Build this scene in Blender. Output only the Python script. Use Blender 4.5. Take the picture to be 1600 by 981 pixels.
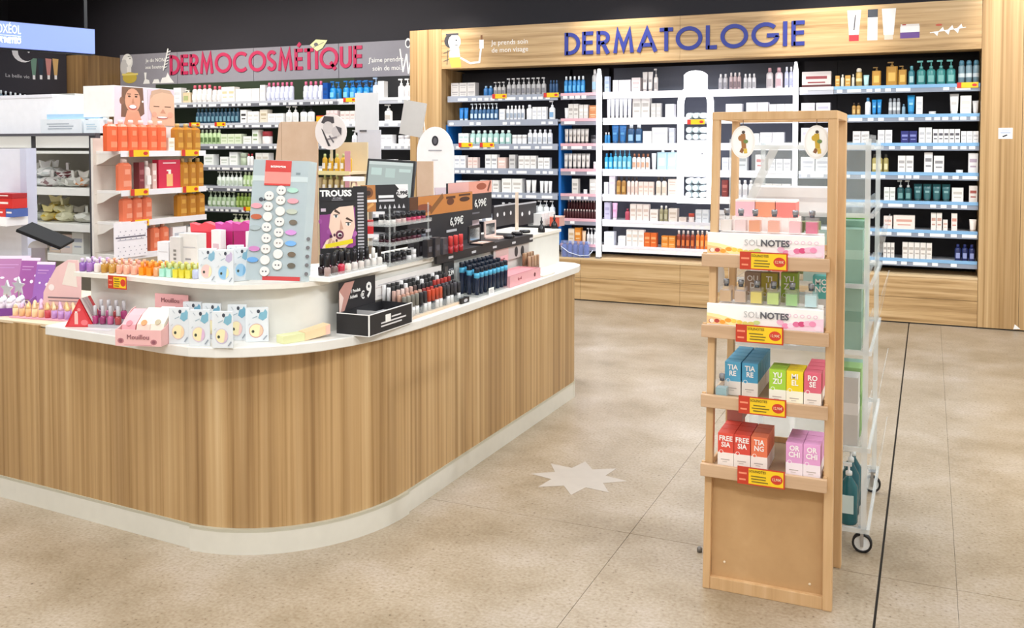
import bpy, bmesh, math, random
from math import sin, cos, pi, radians, atan2, hypot
rnd = random.Random(7)
for o in list(bpy.data.objects): bpy.data.objects.remove(o)
scene = bpy.context.scene
COL = scene.collection

# ---------------------------------------------------------------- camera
FPX, CX, CY, EYE, YAW, PIT = 1467., 800., 280., 1.6, radians(23.96), radians(2.0)
cd = bpy.data.cameras.new('camera'); cam = bpy.data.objects.new('camera', cd); COL.objects.link(cam)
cam.location = (0, 0, EYE); cam.rotation_euler = (pi/2-PIT, 0, YAW)
cd.sensor_fit = 'HORIZONTAL'; cd.sensor_width = 36; cd.lens = FPX/1600*36; cd.shift_y = -(490.5-CY)/1600
cd.clip_start = .05; cd.clip_end = 60
scene.camera = cam

# ---------------------------------------------------------------- world, exposure
w = bpy.data.worlds.new('world'); scene.world = w; w.use_nodes = True
w.node_tree.nodes['Background'].inputs[0].default_value = (1.0, .97, .93, 1)
w.node_tree.nodes['Background'].inputs[1].default_value = .30
vs = scene.view_settings
vs.view_transform = 'Standard'; vs.look = 'None'; vs.gamma = 1; vs.use_curve_mapping = False
vs.exposure = 0.16

# ---------------------------------------------------------------- lights (unseen area lamps added to brighten the shop, then spots; fixtures further down)
FILL_LAMPS = []
def area(x, y, z, sx, sy, e, col=(.91, .96, 1.0), rot=(0, 0, 0)):
    l = bpy.data.lights.new('added_fill_lamp', 'AREA'); l.shape = 'RECTANGLE'; l.size = sx; l.size_y = sy; l.energy = e; l.color = col
    o = bpy.data.objects.new('added_fill_lamp', l); o.location = (x, y, z); o.rotation_euler = rot; COL.objects.link(o); return o
for x, y, e in ((-4.6, 2.2, 38), (-1.6, 1.6, 24), (1.9, 2.4, 42), (-4.8, 4.6, 45), (-2.2, 4.7, 38), (1.9, 5.2, 46), (-4.6, 6.8, 48), (-2.0, 6.6, 58), (.6, 6.6, 66), (-7.6, 3.8, 48), (-7.4, 6.9, 62), (-3.6, .2, 42), (-.8, -.4, 30), (1.6, .2, 26), (-6.6, 1.4, 45)):
    area(x, y, 3.86, 1.5, .5, e); FILL_LAMPS.append((x, y))
SPOTS = []
def spot(x, y, z, tx, ty, tz, e, ang=50, blend=.8, col=(1, .93, .82)):
    l = bpy.data.lights.new('spot_lamp', 'SPOT'); l.energy = e; l.spot_size = radians(ang); l.spot_blend = blend; l.color = col; l.shadow_soft_size = .05
    o = bpy.data.objects.new('spot_lamp', l); o.location = (x, y, z); COL.objects.link(o)
    dx, dy, dz = tx-x, ty-y, tz-z
    o.rotation_euler = (math.acos(dz/math.sqrt(dx*dx+dy*dy+dz*dz)) + pi, 0, atan2(dy, dx) + pi/2)
    import mathutils
    o.rotation_euler = mathutils.Vector((dx, dy, dz)).to_track_quat('-Z', 'Y').to_euler()
    SPOTS.append((x, y, z, tx, ty, tz)); return o
for x in (-5.0, -2.9, -.9, .85): spot(x, 8.45, 3.62, x, 9.17, 2.75, 95, 62)
for x in (-6.0, -7.3, -8.6, -9.8): spot(x, 7.9, 3.75, x, 9.6, 2.3, 78, 100, 1.0)  # spots added to brighten the grey sign panels evenly

spot(-.5, .3, 3.7, -2.25, 3.1, .3, 150, 58, .9, (.93, .965, 1)); spot(1.7, 3.3, 3.7, -2.1, 4.5, .35, 170, 48, .9, (.93, .965, 1)); spot(1.3, 6.4, 3.7, .9, 9.2, 1.2, 110, 60, .9, (.95, .97, 1))  # unseen spots added to brighten the counter and the right pillar
spot(.6, .2, 3.7, -.5, 3.35, .5, 60, 40, .9, (.93, .965, 1))  # unseen spot added to brighten the perfume stand
# ---------------------------------------------------------------- pixel <-> place (only used to read positions on known planes)
_f = (-sin(YAW)*cos(PIT), cos(YAW)*cos(PIT), -sin(PIT)); _r = (cos(YAW), sin(YAW), 0)
_u = (_r[1]*_f[2]-_r[2]*_f[1], _r[2]*_f[0]-_r[0]*_f[2], _r[0]*_f[1]-_r[1]*_f[0])
def ray(px, py):
    a, b = (px-CX)/FPX, -(py-CY)/FPX
    return [_f[i]+a*_r[i]+b*_u[i] for i in range(3)]
def PZ(px, py, z):
    d = ray(px, py); t = (z-EYE)/d[2]; return (d[0]*t, d[1]*t, z)
def PY(px, py, y):
    d = ray(px, py); t = y/d[1]; return (d[0]*t, y, EYE+d[2]*t)
def PX(px, py, x):
    d = ray(px, py); t = x/d[0]; return (x, d[1]*t, EYE+d[2]*t)
def ppm(p):  # pixels per metre at a place
    return FPX/(p[0]*_f[0]+p[1]*_f[1]+(p[2]-EYE)*_f[2])

# ---------------------------------------------------------------- materials
def lin(c): return tuple((v/12.92 if v <= .04045 else ((v+.055)/1.055)**2.4) for v in c)
def rgb(h):
    h = h.lstrip('#'); return lin(tuple(int(h[i:i+2], 16)/255 for i in (0, 2, 4)))
MATS = {}
def M(h, rough=.5, metal=0, emit=0, trans=0, alpha=1, coat=0, bump=0, var=.05):
    key = (h, rough, metal, emit, trans, alpha, coat, bump, var)
    if key in MATS: return MATS[key]
    m = bpy.data.materials.new('mat_'+h.strip('#')); m.use_nodes = True
    nt = m.node_tree; b = nt.nodes['Principled BSDF']; c = (*rgb(h), 1)
    b.inputs['Base Color'].default_value = c
    b.inputs['Roughness'].default_value = rough; b.inputs['Metallic'].default_value = metal
    b.inputs['Transmission Weight'].default_value = trans; b.inputs['Coat Weight'].default_value = coat
    if emit:
        b.inputs['Emission Color'].default_value = c; b.inputs['Emission Strength'].default_value = emit
    elif var:   # faint mottling of the surface colour
        n = nt.nodes.new('ShaderNodeTexNoise'); n.inputs['Scale'].default_value = 18
        tc = nt.nodes.new('ShaderNodeTexCoord'); nt.links.new(tc.outputs['Object'], n.inputs['Vector'])
        mx = nt.nodes.new('ShaderNodeMix'); mx.data_type = 'RGBA'
        mx.inputs[6].default_value = (*[v*(1-var) for v in c[:3]], 1); mx.inputs[7].default_value = (*[min(1, v*(1+var)) for v in c[:3]], 1)
        nt.links.new(n.outputs[0], mx.inputs[0]); nt.links.new(mx.outputs[2], b.inputs['Base Color'])
    if alpha < 1:  # thin clear plastic: mostly see-through with a glossy skin
        t = nt.nodes.new('ShaderNodeBsdfTransparent'); t.inputs[0].default_value = (*[.85+.15*v for v in c[:3]], 1)
        mix = nt.nodes.new('ShaderNodeMixShader'); mix.inputs[0].default_value = alpha
        out = nt.nodes['Material Output']
        nt.links.new(t.outputs[0], mix.inputs[1]); nt.links.new(b.outputs[0], mix.inputs[2]); nt.links.new(mix.outputs[0], out.inputs[0])
    MATS[key] = m; return m
def ramp_mat(name, scale, stops, rough=.5, detail=6, bump=0, rot=(0, 0, 0), dist=.0, coat=0, second=None):
    m = bpy.data.materials.new(name); m.use_nodes = True; nt = m.node_tree; b = nt.nodes['Principled BSDF']
    tc = nt.nodes.new('ShaderNodeTexCoord'); mp = nt.nodes.new('ShaderNodeMapping'); mp.inputs['Scale'].default_value = scale; mp.inputs['Rotation'].default_value = rot
    n = nt.nodes.new('ShaderNodeTexNoise'); n.inputs['Scale'].default_value = 1; n.inputs['Detail'].default_value = detail; n.inputs['Roughness'].default_value = .62; n.inputs['Distortion'].default_value = dist
    r = nt.nodes.new('ShaderNodeValToRGB'); e = r.color_ramp.elements
    while len(e) < len(stops): e.new(.5)
    for k, (p, h) in enumerate(stops): e[k].position = p; e[k].color = (*rgb(h), 1)
    nt.links.new(tc.outputs['Object'], mp.inputs[0]); nt.links.new(mp.outputs[0], n.inputs['Vector']); nt.links.new(n.outputs[0], r.inputs[0])
    col = r.outputs[0]
    if second:
        mp2 = nt.nodes.new('ShaderNodeMapping'); mp2.inputs['Scale'].default_value = second[0]
        n2 = nt.nodes.new('ShaderNodeTexNoise'); n2.inputs['Scale'].default_value = 1; n2.inputs['Detail'].default_value = 3
        r2 = nt.nodes.new('ShaderNodeValToRGB'); e2 = r2.color_ramp.elements
        while len(e2) < len(second[1]): e2.new(.5)
        for k, (p, h) in enumerate(second[1]): e2[k].position = p; e2[k].color = (*rgb(h), 1)
        mx = nt.nodes.new('ShaderNodeMix'); mx.data_type = 'RGBA'; mx.blend_type = 'MULTIPLY'; mx.inputs[0].default_value = 1
        nt.links.new(tc.outputs['Object'], mp2.inputs[0]); nt.links.new(mp2.outputs[0], n2.inputs['Vector']); nt.links.new(n2.outputs[0], r2.inputs[0])
        nt.links.new(col, mx.inputs[6]); nt.links.new(r2.outputs[0], mx.inputs[7]); col = mx.outputs[2]
    nt.links.new(col, b.inputs['Base Color']); b.inputs['Roughness'].default_value = rough; b.inputs['Coat Weight'].default_value = coat
    if bump:
        bp = nt.nodes.new('ShaderNodeBump'); bp.inputs['Strength'].default_value = bump; bp.inputs['Distance'].default_value = .003
        nt.links.new(n.outputs[0], bp.inputs['Height']); nt.links.new(bp.outputs[0], b.inputs['Normal'])
    return m
OAK = [(.28, '#8f6d42'), (.40, '#af8c5e'), (.50, '#c29f70'), (.60, '#caa87a'), (.72, '#d9bc90')]
WOOD_V = ramp_mat('wood_vertical_grain', (34, 34, .3), OAK, .42, 6, .05, second=((7, 7, .12), [(.32, '#cfc6ba'), (.5, '#f1ede6'), (.68, '#ffffff')]))
WOOD_H = ramp_mat('wood_horizontal_grain', (.8, .8, 26), OAK, .42, 5, .05, dist=.4)
WOOD_D = ramp_mat('wood_dark_panel', (16, 16, .4), [(.3, '#6f5334'), (.5, '#8e6e48'), (.7, '#a88658')], .5)
BEECH = ramp_mat('beech_batten', (20, 20, 1.2), [(.3, '#c39a6b'), (.5, '#d0a879'), (.7, '#dab68a')], .5, 4)
KRAFT = ramp_mat('kraft_board', (6, 6, 6), [(.3, '#b99163'), (.6, '#c29a6b'), (.75, '#c8a173')], .8, 4)
KRAFT_L = ramp_mat('pale_kraft_board', (6, 6, 6), [(.3, '#cfae91'), (.7, '#dabda2')], .8, 4)
CONCRETE = ramp_mat('polished_concrete', (2.2, 2.2, 2.2), [(.3, '#9a8a72'), (.44, '#ac9c86'), (.54, '#b6a793'), (.7, '#c4b7a9')], .34, 10, .02,
                    second=((75, 75, 75), [(.22, '#6a5e52'), (.35, '#e6dfd6'), (.62, '#fbfaf8'), (.72, '#ffffff')]))
WHITE = M('#e4e1da', .35, coat=.15); WHITE2 = M('#f4f2ee', .4); BLACK = M('#17161a', .4); CHAR = M('#8f8c95', .55); DARKW = M('#29262d', .7)
GREY = M('#9a9aa0', .4); STEEL = M('#b9bbc0', .3, .9); LED = M('#fbfaff', emit=2.2); BLUEP = M('#1766b4', .4)
CLEAR = M('#eef4f4', .05, alpha=.16, var=0); CLEARE = M('#eef1f0', .06, alpha=.2, var=0)
RED = M('#c9322b', .45); YEL = M('#f2c21a', .45); ORANGE = M('#f0a022', .45)

# ---------------------------------------------------------------- mesh builder
class MB:
    def __init__(s): s.v, s.f, s.m, s.sm, s.mats = [], [], [], [], []
    def mi(s, m):
        if m not in s.mats: s.mats.append(m)
        return s.mats.index(m)
    def add(s, vs, fs, m, smooth=False):
        b = len(s.v); s.v += [tuple(v) for v in vs]; k = s.mi(m)
        for f in fs: s.f.append(tuple(b+i for i in f)); s.m.append(k); s.sm.append(smooth)
        return s
    def box(s, x0, x1, y0, y1, z0, z1, m):
        v = [(x, y, z) for z in (z0, z1) for y in (y0, y1) for x in (x0, x1)]
        return s.add(v, [(0, 2, 3, 1), (4, 5, 7, 6), (0, 1, 5, 4), (2, 6, 7, 3), (0, 4, 6, 2), (1, 3, 7, 5)], m)
    def prism(s, pts, z0, z1, m, axis='z', smooth=False):  # outline pushed along an axis (counter-clockwise seen from +axis)
        n = len(pts)
        def p(a, b, c): return (a, b, c) if axis == 'z' else (a, c, b) if axis == 'y' else (c, a, b)
        v = [p(a, b, z0) for a, b in pts]+[p(a, b, z1) for a, b in pts]
        fl = axis == 'y'
        def o(f): return tuple(reversed(f)) if fl else f
        s.add(v, [o(tuple(reversed(range(n)))), o(tuple(range(n, 2*n)))], m)
        b = len(s.v)-2*n; k = s.mi(m)
        for i in range(n):
            j = (i+1) % n; s.f.append(tuple(b+q for q in o((i, j, j+n, i+n)))); s.m.append(k); s.sm.append(smooth)
        return s
    def lathe(s, prof, m, n=12, cx=0, cy=0, sx=1, sy=1, z=0, smooth=True, caps=True):
        b = len(s.v); k = s.mi(m)
        for r, h in prof:
            for i in range(n): a = 2*pi*i/n; s.v.append((cx+r*sx*cos(a), cy+r*sy*sin(a), z+h))
        for q in range(len(prof)-1):
            for i in range(n):
                j = (i+1) % n; s.f.append((b+q*n+i, b+q*n+j, b+(q+1)*n+j, b+(q+1)*n+i)); s.m.append(k); s.sm.append(smooth)
        if caps:
            s.f.append(tuple(b+i for i in reversed(range(n)))); s.m.append(k); s.sm.append(False)
            t = b+(len(prof)-1)*n; s.f.append(tuple(t+i for i in range(n))); s.m.append(k); s.sm.append(False)
        return s
    def tube(s, pts, r, m, n=8):
        import mathutils
        V = mathutils.Vector; P = [V(p) for p in pts]; b = len(s.v); k = s.mi(m); up = V((0, 0, 1))
        for i, p in enumerate(P):
            t = (P[min(i+1, len(P)-1)]-P[max(i-1, 0)]).normalized(); a = t.cross(up)
            if a.length < .05: a = t.cross(V((1, 0, 0)))
            a.normalize(); c = t.cross(a)
            for q in range(n): g = 2*pi*q/n; s.v.append(tuple(p+(a*cos(g)+c*sin(g))*r))
        for i in range(len(P)-1):
            for q in range(n):
                w_ = (q+1) % n; s.f.append((b+i*n+q, b+i*n+w_, b+(i+1)*n+w_, b+(i+1)*n+q)); s.m.append(k); s.sm.append(True)
        s.f.append(tuple(b+q for q in reversed(range(n)))); s.m.append(k); s.sm.append(False)
        s.f.append(tuple(b+(len(P)-1)*n+q for q in range(n))); s.m.append(k); s.sm.append(False)
        return s
    def mesh(s, name):
        me = bpy.data.meshes.new(name); me.from_pydata(s.v, [], s.f)
        for m in s.mats: me.materials.append(m)
        me.polygons.foreach_set('material_index', s.m); me.polygons.foreach_set('use_smooth', s.sm); me.update()
        return me
    def build(s, name, parent=None, loc=None, rz=0, bevel=0):
        return obj(name, s.mesh(name), parent, loc, rz, bevel)
def obj(name, me, parent=None, loc=None, rz=0, bevel=0):
    o = bpy.data.objects.new(name, me); COL.objects.link(o)
    if parent: o.parent = parent
    if loc: o.location = loc
    if rz: o.rotation_euler.z = rz
    if bevel:
        b = o.modifiers.new('edge', 'BEVEL'); b.width = bevel; b.segments = 2; b.limit_method = 'ANGLE'
    return o
def bx(name, x0, x1, y0, y1, z0, z1, m, parent=None, bevel=0): return MB().box(x0, x1, y0, y1, z0, z1, m).build(name, parent, bevel=bevel)
def tag(o, label, cat, group=None):
    o['label'] = label; o['category'] = cat
    if group: o['group'] = group
    return o
def thing(name, label, cat, loc=(0, 0, 0), rz=0, group=None):
    o = bpy.data.objects.new(name, None); COL.objects.link(o); o.location = loc; o.rotation_euler.z = rz; o.empty_display_size = .05
    return tag(o, label, cat, group)
def struct(o): o['kind'] = 'structure'; return o
TXT = {}
def text_mesh(s, size, m, ext=.0006, bold=0, align='CENTER'):
    key = (s, size, m.name, ext, bold, align)
    if key in TXT: return TXT[key]
    c = bpy.data.curves.new('lettering', 'FONT'); c.body = s; c.size = size; c.extrude = ext; c.offset = bold; c.align_x = align; c.align_y = 'CENTER'; c.resolution_u = 2
    o = bpy.data.objects.new('lettering', c); COL.objects.link(o); dg = bpy.context.evaluated_depsgraph_get()
    me = bpy.data.meshes.new_from_object(o.evaluated_get(dg)); me.materials.clear(); me.materials.append(m)
    bpy.data.objects.remove(o); bpy.data.curves.remove(c); TXT[key] = me; return me
def text(s, size, m, parent, x, y, z, name='lettering', tilt=0, bold=0, align='CENTER', ext=.0006, sx=1):   # upright text facing -Y of its parent
    o = obj(name, text_mesh(s, size, m, ext, bold, align), parent, (x, y, z)); o.rotation_euler = (pi/2, tilt, 0); o.scale.x = sx; return o
def ell(cx, cy, rx, ry, n=20, a0=0, a1=2*pi):
    return [(cx+rx*cos(a0+(a1-a0)*i/n), cy+ry*sin(a0+(a1-a0)*i/n)) for i in range(n if a1-a0 > 6.28 else n+1)]
def art(parent, W, H, shapes, y=-.001, name='print', x0=None, z0=0, step=.0002):
    """flat print on a board facing -Y: shapes in 0..1 of its width and height, painted in order"""
    mb = MB(); x0 = -W/2 if x0 is None else x0
    for k, sh in enumerate(shapes):
        m = sh[-1] if not isinstance(sh[-1], str) else M(sh[-1], .5)
        if sh[0] == 'r': _, a, b, c, d, _ = sh; pts = [(a, b), (c, b), (c, d), (a, d)]
        elif sh[0] == 'e': pts = ell(*sh[1:5], 18)
        elif sh[0] == 'l':   # stroke a-b of width w
            _, a, b, c, d, t, _ = sh; L = hypot((c-a)*W, (d-b)*H) or 1; nx, ny = -(d-b)*H/L*t/2/W, (c-a)*W/L*t/2/H
            pts = [(a-nx, b-ny), (c-nx, d-ny), (c+nx, d+ny), (a+nx, b+ny)]
        else: pts = sh[1]
        ar = sum(pts[i][0]*pts[(i+1) % len(pts)][1]-pts[(i+1) % len(pts)][0]*pts[i][1] for i in range(len(pts)))
        if ar < 0: pts = pts[::-1]
        mb.add([(x0+u*W, y-step*k, z0+v*H) for u, v in pts], [tuple(range(len(pts)))], m)
    return mb.build(name, parent)
def lines(u0, u1, v0, v1, n, col, t=.45, jitter=.25, seed=1):   # small print as ruled bars
    R = random.Random(seed); out = []; h = (v1-v0)/n
    for i in range(n):
        a = u0+R.random()*jitter*(u1-u0)*.4; b = u1-R.random()*jitter*(u1-u0); v = v1-(i+.5)*h
        out.append(('r', a, v-h*t/2, b, v+h*t/2, col))
    return out
# ---------------------------------------------------------------- floor, walls, ceiling
XL = PY(185, 120, 9.6)[0]
fl = struct(bx('floor', -12.5, 3.2, -1.5, 10.2, -.06, -.012, M('#3a342e', .9)))
gx = [(-12.5, 0), (-1.11, .002), (-.147, .009), (.113, .0012), (3.2, 0)]; gy = [(-1.5, 0), (3.7, .003), (10.2, 0)]
for i in range(4):
    for j in range(2):
        a, b = gx[i], gx[i+1]; c, d = gy[j], gy[j+1]
        bx('slab', a[0]+a[1]/2, b[0]-b[1]/2, c[0]+c[1]/2, d[0]-d[1]/2, -.03, 0, CONCRETE, fl)
struct(bx('wall_back', -12.5, 3.2, 9.75, 9.9, 0, 4.2, DARKW))
struct(bx('wall_right', 3.2, 3.35, -1.5, 9.9, 0, 4.2, M('#e9e6e0', .7)))
struct(bx('wall_left', -12.65, -12.5, -1.5, 9.9, 0, 4.2, DARKW))
struct(bx('wall_front', -12.5, 3.2, -1.65, -1.5, 0, 4.2, M('#e9e6e0', .7)))
struct(bx('ceiling', -12.65, 3.35, -1.65, 9.9, 4.2, 4.3, M('#1b1a1f', .8)))
ceil = bpy.data.objects['ceiling']
for x, y in FILL_LAMPS:
    h = bx('added_lamp_housing', x-.8, x+.8, y-.3, y+.3, 3.89, 4.2, M('#2b2b2e', .6), ceil); bx('added_lamp_diffuser', x-.78, x+.78, y-.28, y+.28, 3.872, 3.89, M('#fff8ee', emit=3), h)  # made-up housings and glowing diffusers, out of view, for the added fill lamps
for x, y, z, tx, ty, tz in SPOTS:  # same stem and shade for the header spots and the added ones
    h = MB().lathe([(.012, z+.1), (.012, 4.2)], BLACK, 8, x, y).build('lamp_stem', ceil); MB().lathe([(.05, z+.03), (.065, z+.05), (.065, z+.13), (.03, z+.16)], BLACK, 12, x, y, caps=False).build('lamp_shade', h)
# lamp seen at the top of the picture
p = PY(188, -4, 8.0)
t = thing('ceiling_spotlight', 'glowing round ceiling spotlight over the grey letters, upper left', 'spotlight', (p[0], p[1], p[2]))
MB().lathe([(.10, .0), (.12, .03), (.12, .16), (.05, .2)], BLACK, 16).build('shade', t); MB().lathe([(.085, -.004), (.085, 0)], M('#fff3e0', emit=9), 16).build('lens', t)
MB().lathe([(.015, .2), (.015, 4.2-p[2])], BLACK, 8).build('stem', t)
spot(p[0], p[1], p[2]-.02, p[0], 9.3, 2.2, 40, 80)

# ---------------------------------------------------------------- oak wall unit (right)
YF, YB = 9.17, 9.62
OX0, OX1, PL, PR = -4.922, .404, -5.322, 1.75
ZB, ZH, ZT2 = .445, 2.452, 2.885
u = struct(bpy.data.objects.new('trim_1', None)); COL.objects.link(u)          # header, pillars and base panels
bx('panel', PL, -2.264, YF, YF+.25, ZH, ZT2, WOOD_H, u); bx('panel', -2.262, OX1, YF, YF+.25, ZH, ZT2, WOOD_H, u)
bx('panel', PL, OX0, YF+.002, YB+.1, 0, ZH-.001, WOOD_V, u); bx('panel', PL, OX0-.002, YF-.004, YF, .0, ZT2+.004, WOOD_V, u)
bx('panel', OX1+.002, .724, YF-.004, YB+.1, .012, ZT2+.25, WOOD_V, u); bx('panel', .727, PR, YF-.004, YB+.1, .012, ZT2+.25, WOOD_V, u)
for a, b in ((OX0, -4.1), (-4.097, -3.3), (-3.297, -2.252), (-2.249, -1.2), (-1.197, OX1)):
    bx('panel', a, b, YF+.004, YF+.1, .012, .236, WOOD_H, u); bx('panel', a, b, YF+.004, YF+.1, .239, ZB-.02, WOOD_H, u)
bx('plinth', PL, PR, YF+.02, YF+.1, 0, .012, BLACK, u)
bx('ledge', OX0, OX1, YF, YB, ZB-.02, ZB, M('#dcc096', .45), u)

TAGM = M('#f7f6f4', .5)
TAG = MB().box(-.024, .024, -.0025, 0, -.014, .014, TAGM).mesh('price_tag')
TAGW = MB().box(-.06, .06, -.0025, 0, -.014, .014, TAGM).mesh('price_tag')
PROMO = MB().box(-.085, .085, -.004, 0, -.02, .028, YEL).box(-.085, -.05, -.005, -.004, -.02, .028, RED).prism(ell(.055, .004, .02, .013, 10), .0042, .006, RED, 'y').mesh('promo_tag')
for q in PROMO.vertices:
    if q.co.y > .001: q.co.y = -q.co.y
def bay(name, label, x0, x1, yf, yb, levels, back, rail, strip=None, tags=.55, seed=1, shelfm=None, promos=(), tz=-.036, cat='shelving', led=None):
    R = random.Random(seed); t = thing(name, label, cat, ((x0+x1)/2, yb, 0)); W = x1-x0
    if back: bx('back_panel', -W/2, W/2, -.02, 0, levels[-1]-.06, levels[0]+.28, back, t)
    for k, z in enumerate(levels):
        s = bx('shelf', -W/2+.002, W/2-.002, yf-yb, -.02, z-.022, z, shelfm or M('#c9cbd2', .4), t)
        bx('price_rail', -W/2, W/2, yf-yb-.012, yf-yb, z-.062, z+.004, rail, s)
        if led: bx('light_bar', -W/2+.03, W/2-.03, yf-yb+.02, yf-yb+.032, z-.031, z-.0225, led, s)
        if strip: bx('rail_strip', -W/2, W/2, yf-yb-.016, yf-yb-.012, z-.022, z+.008, strip, s)
        x = -W/2+.05
        while x < W/2-.04:
            if R.random() < tags:
                wide = R.random() < .22 and x < W/2-.09; o = obj('price_tag', TAGW if wide else TAG, s, (x+(.05 if wide else 0), yf-yb-.0125, z+tz)); x += .1 if wide else 0
            x += .062+R.random()*.03
        for px_, kk in promos:
            if kk == k: obj('promo_tag', PROMO, s, (px_-(x0+x1)/2, yf-yb-.018, z-.012))
    return t
def XS(px, y=9.27): return PY(px, 229, y)[0]
LV = [2.15, 1.885, 1.625, 1.36, 1.10, .84, .575]
YS = 9.25
RAILG = M('#9fa5b4', .35); RAILW = M('#f6f5fa', .35, emit=0)
xA0, xA1, xB1, xC0, xC1, xD0, xE1 = OX0+.03, -3.575, -3.135, -3.08, -1.19, -1.13, -.825
bay('shelving_unit', 'wide shelving bay with blue side panels beside the left oak pillar', xA0+.005, xA1-.005, YS, YB, LV, M('#2a2930', .7), RAILG, None, .75, 2, led=M('#f3f6ff', emit=2.5), promos=((-4.25, 0), (-3.65, 0), (-4.66, 2), (-4.4, 2)))
bay('shelving_unit', 'narrow shelving bay with pink shelf edges left of the white lit post', xA1+.03, xB1, YS, YB, LV, M('#2a2930', .7), M('#8d8c98', .35), M('#d9a9b4', .4), .7, 3)
bay('shelving_unit', 'bright white shelving bay with the lit bottle sign', xC0, xC1, YS, YB, LV, M('#5d616e', .6), RAILW, M('#eceaf2', .4), .6, 4, led=M('#fbfaff', emit=5), shelfm=M('#eeeef4', .4))
bay('shelving_unit', 'narrow shelving bay right of the second white lit post', xD0, xE1, YS, YB, LV, M('#242228', .7), M('#b9bcc8', .35), M('#f3f3f6', .4), .8, 5)
bay('shelving_unit', 'right shelving bay with pale blue shelf edges beside the right oak pillar', xE1+.004, OX1-.004, YS, YB, LV, M('#1d1b20', .7), M('#8f98a8', .35), M('#86b4dc', .35), .8, 6, promos=((.30, 0),))
for x in (xA0-.012, xA1+.013):
    t = bx('bay_divider', x-.014, x+.014, YS+.01, YB-.03, .56, 1.84, BLUEP); tag(t, 'upright blue divider panel at the '+('left' if x < -4 else 'right')+' end of the wide bay', 'panel')
for k, x in enumerate((-3.108, -1.16)):
    t = thing('lit_post', ('white glowing post between narrow pink-edged bay and bright white bay', 'white glowing post rising behind the wooden perfume rack')[k], 'post', (x, YS-.075, ZB))
    bx('diffuser', -.021, .021, 0, .05, 0, 1.86, LED, t); MB().prism([(-.021, 0), (.021, 0), (.008, .09), (-.008, .09)], 0, .05, LED, 'y').build('tip', t, (0, 0, 1.86)); bx('foot', -.026, .026, -.004, .06, 0, .02, STEEL, t)
# lit bottle-shaped sign
BX0, BX1, YG = PY(1058, 229, 9.02)[0], PY(1113, 229, 9.02)[0], 9.02
bw = BX1-BX0; zt, zb_ = PY(1085, 108, YG)[2], PY(1085, 318, YG)[2]; zs = PY(1085, 162, YG)[2]
t = thing('bottle_sign', 'tall glowing white bottle-shaped sign with windows in the bright bay', 'sign', ((BX0+BX1)/2, YG, zb_))
hw, hs = bw/2, zs-zb_; st = .052
arc = [((hw)*cos(a), hs+(hw*1.1)*sin(a)) for a in [pi*i/16 for i in range(17)]]; arci = [((hw-st)*cos(a), hs+(hw*1.1-st)*sin(a)) for a in [pi*i/16 for i in range(17)]]
fr = MB()
for i in range(16): fr.prism([arc[i], arc[i+1], arci[i+1], arci[i]], 0, .06, LED, 'y')
fr.box(-hw, -hw+st, 0, .06, 0, hs, LED).box(hw-st, hw, 0, .06, 0, hs, LED).box(-hw+st, hw-st, 0, .06, 0, .05, LED)
fr.build('frame', t)
cw = PY(1102, 200, YG)[0]-PY(1067, 200, YG)[0]; ch = zt-PY(1085, 140, YG)[2]
MB().prism([(-cw/2, 0), (cw/2, 0), (cw/2, ch*.8)]+[(cw/2*cos(a), ch*.72+ch*.28*sin(a)) for a in [pi*i/10 for i in range(1, 10)]]+[(-cw/2, ch*.8)], 0, .06, LED, 'y').build('cap', t, (0, 0, PY(1085, 142, YG)[2]-zb_))
z1, z2 = PY(1085, 272, YG)[2]-zb_, PY(1085, 219, YG)[2]-zb_
pnl = bx('panel', -hw+st, hw-st, .01, .05, z1, z2, LED, t)
art(pnl, bw-2*st, z2-z1, [('l', .1, .82, .3, .9, .004, '#8a8a92'), ('l', .55, .86, .62, .84, .004, '#8a8a92'), ('e', .8, .6, .03, .035, '#6d6d76'), ('l', .3, .68, .42, .72, .003, '#b0b0b8'), ('l', .55, .7, .7, .66, .003, '#b0b0b8')], y=.008, z0=z1)
ARTB = [MB().lathe([(.031, 0), (.031, .11), (.024, .125), (.02, .15)], M('#e9f3f6', .3), 12).mesh('bottle'), MB().lathe([(.028, 0), (.028, .03)], M('#dff0f4', .25), 12).mesh('bottle_cap')]
def lying(n, rows, z0, words):
    W3 = ['left', 'middle', 'right']; R3 = ['lowest', 'second', 'third']
    for r in range(rows):
        for i in range(n):
            o = tag(obj('stacked_bottle', ARTB[0], None, ((BX0+BX1)/2+(i-(n-1)/2)*.066, 9.232, z0+.034+r*.066)), words.replace('white bottle', f'white bottle end, {W3[i]}, {R3[r]} row' if rows > 1 else f'white bottle end, {W3[i]} one').replace(' lying end-on', ''), 'bottle', words); o.rotation_euler.x = pi/2
            c = obj('cap', ARTB[1], o, (0, 0, .15))
zsh = [PY(1085, q, YG)[2] for q in (186, 219, 309)]
sh = tag(bx('display_ledge', BX0+.06, BX1-.06, YG+.05, 9.235, zsh[0]-.02, zsh[0], WHITE2), 'small white ledge inside the bottle-shaped sign, upper window', 'shelf')
lying(3, 1, zsh[0], 'white bottle lying end-on in the top window of the bottle sign')
bxx = tag(obj('promo_card', PROMO, None, ((BX0+BX1)/2, YG+.049, zsh[0]-.03)), 'yellow promo card in the window of the bottle sign', 'card')
lying(3, 2, zsh[1]+.0, 'white bottle lying end-on in the middle window of the bottle sign')
lying(3, 3, zb_+.05, 'white bottle lying end-on in the lowest window of the bottle sign')
tag(bx('display_ledge', BX0+.06, BX1-.06, YG+.05, 9.235, zsh[1]-.022, zsh[1]-.001, WHITE2), 'small white ledge inside the bottle-shaped sign, middle window', 'shelf')
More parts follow.
